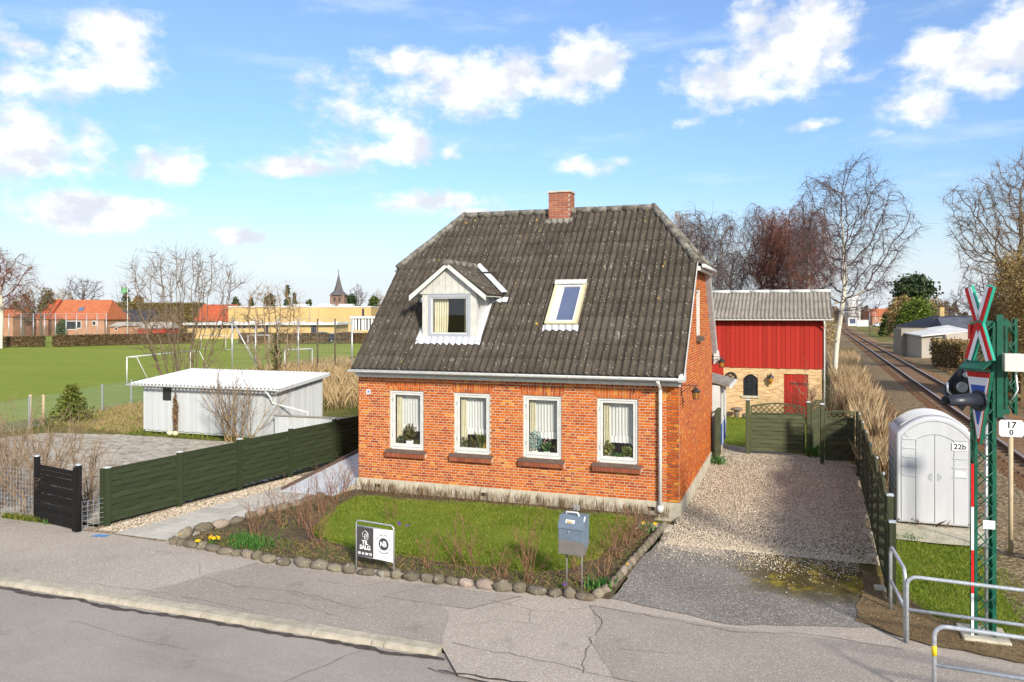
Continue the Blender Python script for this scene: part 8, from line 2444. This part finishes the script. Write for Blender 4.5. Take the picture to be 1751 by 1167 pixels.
RL = ['at the left front corner of the bed', 'beside the slab path', 'tall one near the slab path', 'by the middle of the path edging', 'next to the metal ramp', 'against the left house corner', 'left of the sale board', 'just left of the sale board', 'just right of the sale board', 'tall thin one between sale board and mailbox', 'in the middle of the front bed', 'low one in the middle of the front bed', 'the biggest, left of the mailbox', 'behind the mailbox legs', 'right of the mailbox', 'dense one along the driveway edging', 'dense one halfway up the driveway edging', 'nearest the doorstep slab', 'small one alone on the lawn edge', 'at the left lawn corner']
for i, (x, y, H_, n) in enumerate(ROSES):
    tree('rose_bush', 'pruned bare rose bush ' + RL[i], 'rose bush', (x, y, .02), 200 + i, rosesp, H_, .0095, (0, 0, 1), ('rose', 'rose'), 'bare rose bushes in the front garden', 1, max(3, int(n * 1.1)), R(30), stemrad=.10, sides=(5, 4, 3, 3), trunk_name='stems', crown_name='twigs')
def plinth_s(rr, n): return np.stack([-8.3 + 8.1 * rr.random(n), -.07 - .28 * rr.random(n) ** 1.5, np.full(n, .02)], 1)
stuff('dead_stems', blades(1500, plinth_s, (.06, .36), .0065, .3, 11), MT['drybrown'], 'dead brown flower stems along the foot of the house', 'dead stems')
def bed_s(rr, n):
    y = np.where(rr.random(n) < .6, -5.5 + .9 * rr.random(n), -5.4 + 4.8 * rr.random(n)); x = np.where(y > -4.5, np.where(rr.random(n) < .5, -8.9 + 1.2 * rr.random(n), -1.1 + .7 * rr.random(n)), -9.2 + 8.5 * rr.random(n))
    return np.stack([x, y, np.full(n, .015)], 1)
stuff('bed_litter', blades(2400, bed_s, (.02, .11), .006, 2.2, 12), MT['drybrown'], 'dead stalks and litter in the garden bed', 'litter')
stuff('bed_weeds', blades(5000, bed_s, (.02, .07), .009, 1.2, 13), MT['grass'], 'small green weeds in the garden bed', 'weeds')
def clump(name, label, x, y, n, h, rad, mat, flowers=None, nf=6, wd=.018):
    t = thing(name, label, 'flower', (x, y, 0), 'spring bulbs in the garden bed')
    v, f = blades(n, lambda rr, k: np.stack([x + rr.normal(0, rad, k), y + rr.normal(0, rad * .7, k), np.full(k, .02)], 1), (h * .6, h), wd, .7, int(abs(x * 31 + y * 17)))
    npobj('leaves', v, f, MT[mat], t)
    if flowers:
        rn = np.random.default_rng(3)
        for i in range(nf):
            c = (x + rn.normal(0, rad * .8), y + rn.normal(0, rad * .6), h * rn.uniform(.9, 1.15))
            v, f = leafcloud(rn, 14, c, (.03, .03, .025), .026); npobj('flower_head', v, f, MT[flowers], t)
clump('daffodils', 'yellow daffodils behind the pink stone at the left corner', -8.62, -5.28, 26, .13, .06, 'bulb', 'petal_y', 7)
clump('daffodils', 'two small yellow flowers left of the daffodils', -8.86, -5.42, 8, .09, .04, 'bulb', 'petal_y', 2)
clump('bulb_leaves', 'thick clump of green bulb leaves right of the daffodils', -7.75, -5.2, 240, .22, .26, 'bulb')
clump('bulb_leaves', 'blue green bulb leaves behind the daffodils', -8.15, -4.95, 120, .2, .13, 'bulb')
clump('tulip_leaves', 'broad green tulip leaves at the right front corner of the bed', -.66, -5.2, 34, .26, .10, 'bulb', None, 0, .05)
clump('tulip_leaves', 'green leaves with yellow buds near the doorstep slab', -.5, -1.35, 40, .2, .12, 'bulb', 'petal_y', 2, .03)
clump('crocus', 'purple crocus on the lawn behind the sale board', -5.55, -2.9, 30, .09, .12, 'bulb', 'petal_p', 4)
clump('crocus', 'single blue flower in the bed left of the mailbox', -1.25, -5.35, 14, .09, .05, 'bulb', 'petal_p', 1)
clump('weed_clump', 'bright green weed at the foot of the black panel', -13.15, -5.32, 30, .10, .06, 'bulb')
clump('weed_clump', 'leafy green weed at the folded gate by the house', .28, 6.7, 70, .35, .12, 'bulb')
clump('weed_clump', 'leafy green weed between the two gates', 3.1, 9.0, 60, .5, .12, 'bulb')
clump('weed_clump', 'bright green weed on the concrete pad by the cabinet', 4.75, -.1, 50, .08, .14, 'bulb')
